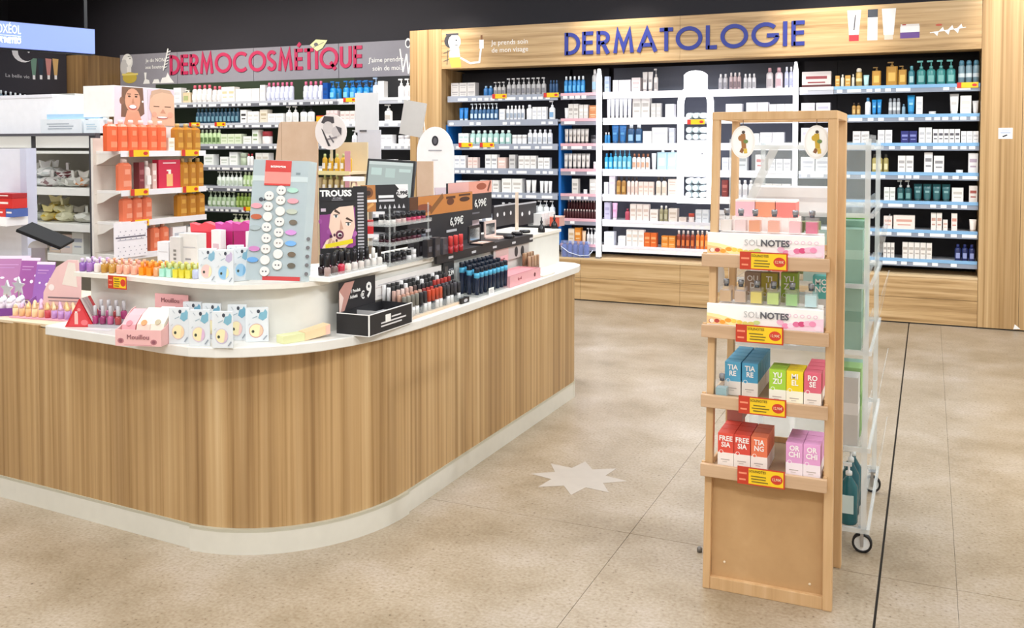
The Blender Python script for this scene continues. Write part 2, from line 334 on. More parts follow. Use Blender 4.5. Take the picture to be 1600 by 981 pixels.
tag(bx('display_ledge', BX0+.06, BX1-.06, YG+.061, 9.235, zb_+.03, zb_+.05, WHITE2), 'small white ledge inside the bottle-shaped sign, lowest window', 'shelf')

# ---------------------------------------------------------------- cut-out sign letters built from strokes
def glyph(ch):
    C = lambda cx, cy, r, a, b, n=18: [(cx+r*cos(radians(a+(b-a)*i/n)), cy+r*sin(radians(a+(b-a)*i/n))) for i in range(n+1)]
    w_ = .09; G = {
     'D': (.62, [[(w_, 0), (w_, 1)], [(w_, .91), (.22, .91)]+[(.22+.36*cos(radians(a)), .5+.41*sin(radians(a))) for a in range(80, -81, -16)]+[(.22, .09), (w_, .09)]]),
     'E': (.48, [[(w_, 0), (w_, 1)], [(w_, .92), (.46, .92)], [(w_, .52), (.44, .52)], [(w_, .08), (.46, .08)]]),
     'R': (.56, [[(w_, 0), (w_, 1)], [(w_, .92), (.26, .92)]+C(.26, .7, .215, 80, -80, 9)+[(.26, .48), (w_, .48)], [(.25, .5), (.48, 0)]]),
     'M': (.86, [[(.1, 0), (.2, .93), (.43, .2), (.66, .93), (.76, 0)]]),
     'A': (.76, [[(.05, 0), (.38, .93), (.71, 0)], [(.18, .3), (.58, .3)]]),
     'T': (.50, [[(.25, 0), (.25, 1)], [(.0, .915), (.5, .915)]]),
     'O': (1.0, [C(.5, .5, .42, 0, 360, 36)]),
     'L': (.44, [[(w_, 0), (w_, 1)], [(w_, .08), (.42, .08)]]),
     'G': (.98, [C(.5, .5, .42, 42, 352, 32), [(.55, .46), (.96, .46)]]),
     'I': (.19, [[(.095, 0), (.095, 1)]]),
     'C': (.86, [C(.5, .5, .42, 48, 312, 28)]),
     'S': (.52, [C(.26, .72, .19, 25, 180, 9)+C(.26, .72, .19, 180, 250, 4)+C(.24, .27, .19, 60, -30, 5)+C(.24, .27, .19, -30, -160, 7)]),
     'Q': (1.0, [C(.5, .5, .42, 0, 360, 36), [(.58, .3), (.85, -.04)]]),
     'U': (.64, [[(w_, 1), (w_, .34)]+[(.32+.23*cos(radians(a)), .32+.24*sin(radians(a))) for a in range(180, 361, 20)]+[(.55, 1)]]),
    }
    G['É'] = (.48, G['E'][1]+[[(.2, 1.1), (.34, 1.26)]])
    return G[ch]
def letter_mesh(ch, H, W, m, dep, stroke=.165):
    mb = MB(); adv, strokes = glyph(ch)
    for P in strokes:
        P = [(x*H*W, y*H) for x, y in P]; P = [q for i, q in enumerate(P) if i == 0 or hypot(q[0]-P[i-1][0], q[1]-P[i-1][1]) > 1e-5]; n = len(P); closed = hypot(P[0][0]-P[-1][0], P[0][1]-P[-1][1]) < 1e-6 and n > 4
        hw = stroke*H/2*min(1, W+.1); L = []; R_ = []
        for i in range(n):
            a = P[i-1] if i > 0 else (P[-2] if closed else None); b = P[i+1] if i < n-1 else (P[1] if closed else None)
            d1 = (P[i][0]-a[0], P[i][1]-a[1]) if a else None; d2 = (b[0]-P[i][0], b[1]-P[i][1]) if b else None
            d1 = d1 or d2; d2 = d2 or d1; l1, l2 = hypot(*d1), hypot(*d2)
            n1 = (-d1[1]/l1, d1[0]/l1); n2 = (-d2[1]/l2, d2[0]/l2); s = (n1[0]+n2[0], n1[1]+n2[1]); q = s[0]**2+s[1]**2
            k = 2/q if q > .35 else 2/.35
            L.append((P[i][0]+s[0]*hw*k, P[i][1]+s[1]*hw*k)); R_.append((P[i][0]-s[0]*hw*k, P[i][1]-s[1]*hw*k))
        for i in range(n-1): mb.prism([R_[i], R_[i+1], L[i+1], L[i]], -dep, 0, m, 'y')
    return mb.mesh('letter'), adv*H*W
def big_sign(word, x0, x1, z0, H, y, m, name, label, dep=.012, gap=.10):
    t = thing(name, label, 'sign', (x0, y, z0)); advs = [glyph(c)[0] for c in word]
    W = (x1-x0)/(H*(sum(advs)+gap*(len(word)-1))) if True else 1
    x = 0
    for c in word:
        me, a = letter_mesh(c, H, W, m, dep); obj('letter', me, t, (x, 0, 0)); x += a+gap*H*W
    return t
d0 = PY(882, 87, YF); d1 = PY(1258, 71, YF)
BLUEL = M('#24328c', .5); PINKL = M('#c2305a', .45)
big_sign('DERMATOLOGIE', d0[0], d1[0], 2.545, .232, YF-.001, BLUEL, 'wall_sign', 'large blue cut-out letters DERMATOLOGIE on the oak header')
# drawings on the oak header: a woman holding up a bottle, a line of writing, tubes and a leaf sprig
t = thing('header_drawing', 'white drawing of a woman holding up a bottle on the oak header', 'decal', (PY(692, 229, YF)[0], YF-.0008, 2.455))
W_, H_ = 1.0*(PY(762, 229, YF)[0]-PY(692, 229, YF)[0]), .40
art(t, W_, H_, [('e', .2, .75, .16, .2, '#3c3a40'), ('e', .27, .72, .14, .2, '#f5f2ee'), ('p', [(.17, .62), (.36, .62), (.40, .3), (.15, .3)], '#f7f4f0'), ('p', [(.14, .3), (.4, .3), (.42, .02), (.2, .02)], '#f2c65a'), ('l', .4, .28, .62, .12, .022, '#f7f4f0'), ('l', .62, .12, .82, .14, .022, '#f7f4f0'), ('l', .82, .12, .86, .52, .022, '#f7f4f0'),
   ('r', .82, .5, .92, .74, '#f4f0ea'), ('r', .85, .74, .89, .86, '#8a5a36'), ('l', .1, .1, .12, .5, .008, '#6b625a'), ('l', .02, .42, .2, .5, .006, '#6b625a'), ('l', .02, .2, .16, .26, .006, '#6b625a'), ('e', .31, .76, .02, .02, '#3c3a40'), ('l', .27, .62, .34, .63, .006, '#3c3a40'), ('r', .08, .9, .36, .95, '#4b484e')], x0=0)
t = thing('header_writing', 'small white words beside the drawing on the oak header', 'lettering', (PY(768, 229, YF)[0], YF-.0008, 2.60))
text('Je prends soin', .075, WHITE2, t, 0, 0, .11, align='LEFT'); text('de mon visage', .075, WHITE2, t, 0, 0, .03, align='LEFT')
for px, lab, sh in ((1332, 'flat white tube picture with a red cap on the oak header', [('p', [(.0, 1), (1, 1), (.85, .2), (.15, .2)], '#f1efec'), ('r', .15, 0, .85, .2, '#c8323c'), ('l', .5, .35, .6, .85, .012, '#55525a')]),
                    (1361, 'flat white bottle picture with a black cap on the oak header', [('r', 0, 0, 1, .74, '#f1efec'), ('r', 0, .74, 1, 1, '#3f444e'), ('r', .3, .08, .7, .66, '#d9d7d6')]),
                    (1386, 'flat plain white tube picture on the oak header', [('p', [(.0, 1), (1, 1), (.85, .15), (.15, .15)], '#eeecea'), ('r', .2, 0, .8, .15, '#e0cdbb')]),
                    (1419, 'flat jar picture with a purple foot on the oak header', [('r', 0, 0, 1, .42, '#6e4a93'), ('r', 0, .42, 1, .85, '#f4f1ee'), ('r', .02, .85, .98, 1, '#e0d9d4'), ('r', .1, .93, .3, 1, '#b02c34')])):
    small = px == 1419; c = PY(px, 229, YF)
    t = thing('header_picture', lab, 'decal', (c[0], YF-.0008, 2.565 if not small else 2.57)); art(t, .16 if small else .12 if px != 1361 else .085, .125 if small else .28, sh)
t = thing('header_sprig', 'white leaf sprig drawing at the end of the oak header', 'decal', (PY(1478, 229, YF)[0], YF-.0008, 2.56))
art(t, .3, .14, [('l', .02, .35, .98, .6, .008, '#f3f1ee')]+[('p', [(a, b), (a+.12, b+.28*s), (a+.16, b+.02)], '#f3f1ee') for a, b, s in ((.1, .4, -1), (.25, .42, 1), (.4, .45, -1), (.5, .5, 1), (.65, .52, -1), (.74, .55, 1))]+[('e', .26, .82, .09, .07, '#c0533a')])
t = thing('wall_notice', 'small square white notice stuck on the right oak pillar', 'notice', (PY(1571, 208, YF)[0], YF-.0045, PY(1571, 217, YF)[2]))
bx('card', -.055, .055, -.002, 0, 0, .095, WHITE2, t); art(t, .11, .095, [('r', .15, .5, .85, .6, '#8fa3cc'), ('r', .2, .68, .8, .74, '#9fb0d4'), ('l', .3, .2, .62, .36, .012, '#30303a'), ('r', .25, .84, .75, .9, '#b8b8c0')], y=-.0022)
t = tag(MB().prism([(0, 0), (.055, .008), (.012, .045)], .005, .006, WHITE2, 'y').build('paper_scrap', None, (PY(1583, 511, YF)[0], YF-.0105, .014)), 'torn white paper scrap at the foot of the right oak pillar', 'paper')

# ---------------------------------------------------------------- grey sign wall and long shelves (left back)
u = struct(bpy.data.objects.new('trim_2', None)); COL.objects.link(u)
YP = 9.63; seams = [XL, PY(277, 90, YP)[0], PY(396, 75, YP)[0], PY(529, 70, YP)[0], PL]
for a, b in zip(seams, seams[1:]): bx('panel', a+.004, b-.004, YP, YP+.06, 2.08, 2.852, CHAR, u)
struct(bx('wall_panel', XL, PL, 9.7, 9.75, 0, 2.08, M('#1e1e1f', .7)))
e0, e1 = PY(266, 122, YP), PY(567, 105, YP)
big_sign('DERMOCOSMÉTIQUE', e0[0], e1[0], PY(400, 112, YP)[2], .262, YP-.001, PINKL, 'wall_sign', 'large pink cut-out letters DERMOCOSMÉTIQUE on grey panels', gap=.07)
t = thing('wall_writing', 'small white words on the grey panel right of the pink letters', 'lettering', (PY(577, 229, YP)[0], YP-.001, 2.5))
text("J'aime prendre", .082, WHITE2, t, 0, 0, .13, align='LEFT'); text('soin de moi.', .082, WHITE2, t, .05, 0, .03, align='LEFT')
t = thing('wall_drawing', 'white line drawing of a figure at the right edge of the grey panels', 'decal', (PY(636, 229, YP)[0], YP-.001, PY(636, 115, YP)[2]))
art(t, .2, .42, [('l', .05, .7, .25, .05, .018, '#f4f2f0'), ('l', .25, .05, .5, .55, .018, '#f4f2f0'), ('l', .5, .55, .62, .0, .018, '#f4f2f0'), ('l', .62, 0, .95, .7, .018, '#f4f2f0'), ('e', .6, .85, .2, .14, '#f4f2f0'), ('e', .6, .84, .13, .09, '#5a565e')])
t = thing('wall_drawing', 'white drawing of a woman above a yellow bowl, left of the pink letters', 'decal', (PY(207, 229, YP)[0], YP-.001, PY(207, 131, YP)[2]))
art(t, .5, .42, [('e', .36, .72, .2, .26, '#e8e6e4'), ('e', .24, .55, .14, .25, '#c9c7c8'), ('e', .42, .75, .1, .14, '#f4f2f0'), ('r', .34, .3, .5, .55, '#ebe8e6'), ('e', .44, .2, .26, .18, '#c9b14a'), ('r', .16, .28, .74, .34, '#e6d378'), ('e', .46, .82, .018, .02, '#333'+'333'), ('l', .38, .88, .5, .9, .006, '#333333')])
t = thing('wall_writing', 'small white words over little bathroom drawings on grey panel', 'lettering', (PY(225, 229, YP)[0], YP-.001, PY(225, 131, YP)[2]))
text('Je dis NON', .07, WHITE2, t, .22, 0, .31); text('aux boutons', .07, WHITE2, t, .22, 0, .22)
art(t, .55, .16, [('p', [(0, 0), (.22, .0), (.2, .3), (.1, .4), (.12, .95), (.04, .95), (.06, .4)], '#f1efed'), ('p', [(.3, 0), (.55, 0), (.5, .35), (.36, .35)], '#f1efed'), ('p', [(.55, .0), (1, 0), (.86, .5), (.8, .9), (.74, .5), (.62, .45)], '#f1efed')], x0=0)
t = thing('wall_drawing', 'white feather drawing against the first pink letter', 'decal', (PY(265, 229, YP)[0], YP-.014, PY(265, 112, YP)[2]))
art(t, .16, .34, [('l', .0, .05, .55, .9, .02, '#f0eeec')]+[('l', .1+.07*k, .16+.12*k, .4+.09*k, .2+.12*k, .012, '#f0eeec') for k in range(6)])
t = thing('wall_drawing', 'pale yellow leaf drawing over the pink letters', 'decal', (PY(500, 229, YP)[0], YP-.014, PY(500, 82, YP)[2]))
art(t, .26, .16, [('p', [(0, .6), (.35, 1), (1, .9), (.7, .3), (.4, .1)], '#e8e3a8'), ('e', .35, .62, .12, .14, '#6a666c'), ('l', .2, .4, .8, .75, .008, '#6a666c')])
DG0, DG1, DH1 = PY(215, 229, 9.27)[0], PY(530, 229, 9.27)[0], PL-.02
bay('shelving_unit', 'long grey shelving bay with dark green back under the pink letters', DG0, DG1, 9.25, 9.62, LV, M('#26331f', .7), M('#6f7078', .35), M('#b9bac2', .4), .8, 8, led=M('#fffaf2', emit=2.2), promos=((PY(306, 229, 9.25)[0], 1), (PY(346, 229, 9.25)[0], 1), (PY(390, 229, 9.25)[0], 5)))
bay('shelving_unit', 'short shelving bay with black back left of the oak unit', DG1+.004, DH1, 9.25, 9.62, LV, M('#1c1c1f', .7), M('#b5b7c0', .35), M('#f1f0f4', .4), .7, 9, M('#e6e6ea', .4), led=M('#fffaf2', emit=2.2), promos=((PY(548, 229, 9.25)[0], 0),))
# ---------------------------------------------------------------- left corner: wood pillar, dark fascia, blue screen
yp = PX(137, 120, XL)[1]; xw = PY(105, 120, yp)[0]
struct(bx('pillar', xw-.6, XL, yp, 9.75, 0, PY(137, 85, yp)[2], WOOD_D))
u = struct(bpy.data.objects.new('trim_3', None)); COL.objects.link(u)
xf = xw; zf0, zf1 = PX(104, 143, xf)[2], 2.9
bx('panel', xf-.06, xf, 3.0, yp-.01, zf0-.06, zf1, M('#34323a', .6), u)
t = thing('wall_writing', 'white words and moon drawing on the dark panel below the blue screen', 'lettering', (xf+.001, PX(8, 118, xf)[1], PX(8, 120, xf)[2]), pi/2)
text('La belle vie', .062, M('#c9c7cc', .5), t, 0, 0, .02, align='LEFT', sx=1.25); art(t, .32, .26, [('e', .5, .5, .5, .5, '#e9e7ea'), ('e', .64, .5, .38, .42, '#34323a'), ('e', .75, .55, .05, .07, '#c9c7cc')], x0=.1, z0=.2)
for k, (px, c1) in enumerate(((53, '#6d8f7f'), (64, '#2f3c4a'), (76, '#c98a86'), (87, '#d6b076'))):
    a = PX(px, 124, xf)
    t = thing('wall_picture', ('flat green tube picture', 'flat navy tube picture', 'flat rose tube picture', 'flat tan tube picture')[k]+' on the dark panel below the blue screen', 'decal', (xf+.001, a[1], a[2]), pi/2)
    art(t, .095, .27, [('p', [(0, 1), (1, 1), (.75, .2), (.25, .2)], c1), ('r', .3, 0, .7, .2, '#efedf0')])
e = PY(148, 46, 6.6); eb = PY(148, 84, 6.6); an = radians(90-18.6)
t = thing('led_screen', 'long glowing lilac-blue screen hung below the black ceiling, upper left', 'screen', (e[0], e[1], eb[2]), an)
Hs = e[2]-eb[2]; SCR = M('#8297e0', emit=.50)
bx('display', -3, 0, .002, .05, 0, Hs, SCR, t); bx('back_housing', -3, .02, .05, .14, -.01, Hs+.01, BLACK, t); bx('bracket', -.06, -.03, .09, .12, Hs, 4.2-eb[2], BLACK, t); bx('bracket', -1.9, -1.87, .09, .12, Hs, 4.2-eb[2], BLACK, t)
LM = M('#eef2ff', emit=.9)
def sx_of(px):   # distance along the screen for a picture column
    d = ray(px, 60); a = (cos(an), sin(an)); k = d[1]/d[0]; return (e[0]*k-e[1])/(a[1]-a[0]*k)
xe = sx_of(33)
text('OXÉOL', .11, LM, t, xe, 0, Hs*.70, align='RIGHT', sx=.55); text('LA MÉTÉO', .06, LM, t, xe, 0, Hs*.26, align='RIGHT', bold=.002, sx=.75)
bx('rule', xe-.6, xe, -.001, .002, Hs*.46, Hs*.475, LM, t); text('mes conseils', .05, LM, t, xe, 0, Hs*.38, align='RIGHT', sx=.7)
# ---------------------------------------------------------------- counter
ZS, ZC = .84, 1.06
def yfront(x): return 2.852-.0625*(x+2.66)
def outline(off=0, xs=-3.575, yend=5.72):
    pts = [(xs, yfront(xs)-off), (-2.66, 2.852-off)]
    pts += [(-2.66+(.595+off)*sin(a), 3.51-(.658+off)*cos(a)) for a in [pi/2*i/14 for i in range(1, 15)]]
    pts += [(-2.062+off, 4.2), (-2.058+off, 4.9), (-2.055+off, yend-.14)]
    pts += [(-2.055+off-.14+.14*cos(a), yend-.14+(.14+off)*sin(a)) for a in [pi/2*i/5 for i in range(1, 6)]]
    return pts
def skin(mb, pts, z0, z1, t, m):
    """a bent board of thickness t behind the line pts"""
    n = len(pts); nr = []
    for i in range(n):
        a, b = pts[max(i-1, 0)], pts[min(i+1, n-1)]; L = hypot(b[0]-a[0], b[1]-a[1]); nr.append((-(b[1]-a[1])/L, (b[0]-a[0])/L))
    inn = [(p[0]+q[0]*t, p[1]+q[1]*t) for p, q in zip(pts, nr)]
    v = [(x, y, z0) for x, y in pts]+[(x, y, z1) for x, y in pts]+[(x, y, z1) for x, y in inn]+[(x, y, z0) for x, y in inn]
    mb.add(v, [(i, i+1, n+i+1, n+i) for i in range(n-1)]+[(2*n+i, 2*n+i+1, 3*n+i+1, 3*n+i) for i in range(n-1)], m, True)
    mb.add(v, [(n+i, n+i+1, 2*n+i+1, 2*n+i) for i in range(n-1)]+[(3*n+i, 3*n+i+1, i+1, i) for i in range(n-1)]+[(0, n, 2*n, 3*n), (n-1, 4*n-1, 3*n-1, 2*n-1)], m)
    return mb
cn = thing('shop_counter', 'long oak counter with rounded corner, white worktop and white kickboard', 'counter')
O = outline(); i1, i2 = 1, 15
ce = MB()
skin(MB(), O[:2], .1, ZS-.04, .02, WOOD_V).build('front_panel', cn); skin(MB(), O[1:16], .1, ZS-.04, .02, WOOD_V).build('curved_panel', cn)
skin(MB(), O[15:], .1, ZS-.04, .02, WOOD_V).build('side_panel', cn)
skin(MB(), [(-6.2, yfront(-6.2)-.0), (-3.577, yfront(-3.577))], .1, .812, .02, WOOD_V).build('front_panel', cn)
bx('top_board', -6.2, -3.44, 2.92, 3.7, .806, .818, M('#dcc7a8', .45), cn)
KICK = M('#dad6ca', .35, coat=.3); ALU = M('#c9c6b4', .35, .3)
K = outline(.004)
for q, nm in ((([(-6.2, yfront(-6.2)-.004)]+K[:2]), 'kickboard'), (outline(.016)[1:16], 'kickboard'), (K[15:19], 'kickboard'), (outline(.006)[18:], 'kickboard')):
    k_ = skin(MB(), q, 0, .088, .03, KICK).build(nm, cn); skin(MB(), [(x, y) for x, y in q], .088, .1, .03, ALU).build('edge_strip', k_)
WT = [(-3.425, 2.818), (-3.15, 2.793), (-2.904, 2.768), (-2.70, 2.742), (-2.563, 2.738), (-2.456, 2.762), (-2.364, 2.811), (-2.28, 2.878), (-2.215, 2.945), (-2.155, 3.03), (-2.10, 3.16), (-2.064, 3.3), (-2.044, 3.43), (-2.03, 3.6), (-2.024, 3.95), (-2.024, 4.56), (-2.024, 5.6), (-2.05, 5.70), (-2.11, 5.76), (-2.2, 5.78), (-2.95, 5.78), (-2.95, 4.05), (-3.43, 3.6)]
MB().prism(WT, ZS-.04, ZS, WHITE).build('worktop', cn, bevel=.004)
skin(MB(), [(-3.6, 3.7), (-3.43, 3.56), (-2.94, 3.98), (-2.94, 5.76)], .1, ZS-.041, .02, WOOD_D).build('inner_panel', cn)
TF = [(-3.36, 2.912), (-3.05, 2.908), (-2.79, 2.873), (-2.66, 2.860), (-2.544, 2.866), (-2.46, 2.888), (-2.39, 2.928), (-2.315, 2.985), (-2.262, 3.05), (-2.232, 3.12), (-2.22, 3.2), (-2.207, 3.4), (-2.2, 3.7), (-2.2, 5.745)]
TB = [(-2.56, 5.745), (-2.56, 3.6), (-2.78, 3.3), (-3.36, 3.28)]
MB().prism(TF+TB, ZC-.018, ZC, M('#e9e3d8', .4)).build('riser_top', cn)
skin(MB(), [(-3.34, 3.26)]+[(-3.34, 2.985)]+[(x, y+.068) for x, y in TF[1:6]]+[(x-.035, y+.048) for x, y in TF[6:8]]+[(x-.034, y+.03) for x, y in TF[8:9]]+[(x-.018, y+.01) for x, y in TF[9:11]]+[(x-.014, y) for x, y in TF[11:]], ZS, ZC-.018, .015, M('#e2e0d9', .42)).build('riser_wall', cn)
MB().box(-2.56, -2.545, 3.6, 5.74, ZS, ZC-.018, WHITE).build('riser_back', cn)
MB().box(-2.545, -2.215, 5.735, 5.745, ZS, ZC-.018, WHITE).build('riser_end', cn)
# ---------------------------------------------------------------- perfume stand
SX0, SX1, SYF, SYB = -.731, -.285, 3.345, 3.745
st = thing('perfume_stand', 'tall beech rack with four trays of perfume in the right foreground', 'display rack', (0, 0, 0))
def post(x0b, x0t, y0, y1, w_, name='post'):
    v = [(x0b, y0, 0), (x0b+w_, y0, 0), (x0b+w_, y1, 0), (x0b, y1, 0), (x0t, y0, 1.70), (x0t+w_, y0, 1.70), (x0t+w_, y1, 1.70), (x0t, y1, 1.70)]
    return MB().add(v, [(3, 2, 1, 0), (4, 5, 6, 7), (0, 1, 5, 4), (2, 3, 7, 6), (1, 2, 6, 5), (3, 0, 4, 7)], BEECH).build(name, st, bevel=.003)
post(SX0, SX0+.024, SYF, SYF+.035, .026); post(SX0, SX0+.024, SYB-.035, SYB, .026)
post(SX1-.031, SX1-.030, SYF, SYF+.035, .031); post(SX1-.031, SX1-.030, SYB-.035, SYB, .031)
bx('top_rail', SX0+.024, SX1+.001, SYF-.002, SYF+.036, 1.693, 1.722, BEECH, st, .002); bx('top_rail', SX0+.024, SX1+.001, SYB-.036, SYB+.001, 1.693, 1.722, BEECH, st, .002)
bx('top_rail', SX0+.024, SX0+.05, SYF+.037, SYB-.037, 1.697, 1.72, BEECH, st); bx('top_rail', SX1-.03, SX1+.001, SYF+.037, SYB-.037, 1.695, 1.722, BEECH, st)
bx('front_panel', SX0+.028, SX1-.032, SYF+.022, SYF+.028, .03, .425, KRAFT, st); bx('bottom_rail', SX0+.026, SX1-.031, SYF+.004, SYF+.03, .0, .045, BEECH, st, .002)
for x in (SX0+.075, SX1-.075): MB().lathe([(.005, 0), (.005, .002), (.002, .004)], M('#e9d4b4', .4), 8).build('screw', st, (x, SYF+.022, .075 if x > -.5 else .1)).rotation_euler.x = pi/2
TR = [1.219, .966, .715, .465]
BEECHF = ramp_mat('beech_rail', (1.2, 20, 20), [(.3, '#b89572'), (.5, '#c7a482'), (.7, '#d2b08d')], .5, 4)
for k, z in enumerate(TR):
    tr = bx('tray', SX0+.028, SX1-.033, SYF+.012, SYB-.01, z-.019, z-.012, M('#a98c6c', .6), st)
    bx('front_rail', SX0-.004, SX1-.018, SYF-.03, SYF-.012, z-.045, z, BEECHF, tr, .002)
    bx('tray_floor', SX0+.0, SX1-.03, SYF-.012, SYF+.0119, z-.019, z-.012, M('#a98c6c', .6), tr)
    for x in (SX0-.003, SX1-.031): bx('side_rail', x, x+.012, SYF-.011, SYF-.001, z-.045, z+.004, BEECH, tr)
    for x in (SX0+.028, SX1-.038): bx('side_rail', x, x+.006, SYF+.04, SYB-.02, z-.012, z+.008, BEECH, tr)
    bx('back_rail', SX0+.041, SX1-.045, SYB-.03, SYB-.02, z-.012, z+.008, BEECH, tr)
    px = (-.60, -.612, -.60, -.602)[k]
    sg = thing('price_card', ('top', 'second', 'third', 'lowest')[k]+' red and yellow price card clipped on the wooden perfume rack', 'price card', (px, SYF-.0335, z-.047+(.006 if k == 0 else .003)))
    bx('card', 0, .162, -.002, .0, -.006, .056, M('#c23a22', .45), sg)
    art(sg, .162, .062, [('r', .24, .07, .97, .93, '#f3c81c'), ('e', .83, .48, .125, .27, '#cf3a24'), ('r', .03, .58, .2, .68, '#ef8d6a'), ('r', .04, .22, .18, .32, '#ef8d6a')]+lines(.28, .66, .14, .6, 3, '#7c6a1c', .4, seed=k), y=-.0022, x0=0, z0=-.006)
    text('SOLINOTES', .0125, M('#4a3b10', .5), sg, .04, -.0035, .043, align='LEFT', ext=.0003, sx=.9); text('12,90€', .013, M('#f7e6c0', .5), sg, .134, -.0036, .024, ext=.0003, sx=.85)
DK = M('#5c6068', .3, .6)
def glass_bottle(x, y, z, col, label, liquid_h=.75, group=None):
    o = MB().prism([(-.022, -.017), (-.018, -.021), (.018, -.021), (.022, -.017), (.022, .017), (.018, .021), (-.018, .021), (-.022, .017)], .001, .058, M('#f8f6f4', .06, alpha=.15, var=0)).build('perfume_bottle', None, (x, y, z+.0006))
    tag(o, label, 'perfume bottle', group)
    bx('perfume', -.019, .019, -.0175, .0175, .004, .058*liquid_h, M(col, .12), o)
    MB().lathe([(.0085, .058), (.0085, .066)], DK, 10).build('collar', o); MB().lathe([(.0085, .066), (.0105, .067), (.0105, .081), (.008, .083)], M('#9a9ca2', .15, .5), 12).build('cap', o)
    return o
def carton(x, y, z, w_, d, h, col, lab, word=(), group=None, low='#f1e6dc', frac=.42, name='perfume_carton', cat='carton', rz=0):
    o = bx(name, -w_/2, w_/2, -d/2, d/2, 0, h, M(col, .5)); o.location = (x, y, z); o.rotation_euler.z = rz; tag(o, lab, cat, group)
    if frac: bx('pale_band', -w_/2-.0004, w_/2+.0004, -d/2-.0004, d/2+.0004, .0005, h*frac, M(low, .5), o)
    for k, t_ in enumerate(word): text(t_, h*.21, M('#fbf3ee', .5), o, 0, -d/2-.0012, h*(.84-.185*k), bold=.0006, ext=.0003, sx=.92)
    if frac: art(o, w_, h, [('e', .22, frac+.02, .13, .055, '#fdf8f4'), ('e', .22, frac+.02, .10, .042, col), ('r', .2, .2, .75, .225, '#b8a9a0'), ('r', .3, .14, .6, .16, '#cbbfb6')], y=-d/2-.0007)
    return o
def soli(k, cols, names):
    z = TR[k]-.012; x0, x1 = SX0+.012, SX1-.036
    b = thing('tester_riser', ('upper', 'lower')[k]+' white SOLINOTES tester tray printed with fruit and flowers', 'tester tray', ((x0+x1)/2, SYF+.0, z))
    W = x1-x0; top = .088
    bx('front_card', -W/2, W/2, -.0105, -.0015, .0005, top, M('#fbf6f2', .45), b, .002); bx('tray_body', -W/2+.037, W/2-.012, -.0014, .11, .0005, top-.001, M('#fbf6f2', .45), b)
    sh = [('p', [(0, 0), (.42, 0), (.3, .25), (.1, .5), (0, .55)], '#fae9a8'), ('p', [(.0, 0), (.2, 0), (.12, .3), (0, .4)], '#f6c98e'), ('p', [(.6, 0), (1, 0), (1, .62), (.8, .4)], '#f8d3e2')]
    R = random.Random(4)
    for i in range(9): u_ = .04+.05*i; sh.append(('e', u_, .12+R.random()*.12, .022+.01*R.random(), .1, ('#b8433a', '#f0a23c', '#f2d45a', '#e3d873', '#cfdc8c')[min(4, i//2)]))
    for i in range(8): u_ = .64+.045*i; sh.append(('e', u_, .12+R.random()*.25, .03, .13, ('#f3b9d0', '#ee93b6', '#f7dbe8', '#e4749d', '#d94e7e')[i % 5]))
    sh.append(('e', .045, .16, .02, .1, '#f3e7d6'))
    for i in range(6): sh.append(('e', .66+.055*i, .68, .018, .085, '#eec4d4')); sh.append(('e', .66+.055*i, .68, .012, .055, '#fbf3f4'))
    art(b, W, top-.016, sh, y=-.0109, step=.0001, z0=.014)
    text('SOLI', .031, M('#b9b6b4', .5), b, -.038, -.0145, .056, ext=.0003, bold=-.0002); text('NOTES', .031, M('#5c5a60', .5), b, .036, -.0145, .056, bold=.001, ext=.0003)
    for i, (c, n) in enumerate(zip(cols, names)):
        u_ = (.15, .275, .40, .565, .745, .885)[i] if k == 0 else (.15, .28, .42, .565, .725, .885)[i]
        glass_bottle(x0+W*u_, SYF+.035, z+top, c, n)
soli(0, ['#e6dcd6', '#e8c9c8', '#e08a52', '#eba287', '#f0b8bc', '#d8577f'],
     ['near-colourless square perfume bottle at the left end of the upper tester tray', 'pale pink perfume bottle, second on the upper tester tray', 'orange square perfume bottle on the upper tester tray', 'peach square perfume bottle on the upper tester tray', 'rosy clear perfume bottle on the upper tester tray beside magenta one', 'magenta square perfume bottle at right of the upper tester tray'])
soli(1, ['#c9a06a', '#c2a183', '#d8c33a', '#b9cf62', '#8fc06a', '#b9d9dc'],
     ['amber square perfume bottle at the left end of the lower tester tray', 'beige-brown perfume bottle, second on the lower tester tray', 'yellow square perfume bottle on the lower tester tray', 'lime-yellow perfume bottle under the green carton, lower tester tray', 'mid-green perfume bottle with open space behind, lower tester tray', 'pale blue perfume bottle at right end of the lower tester tray'])
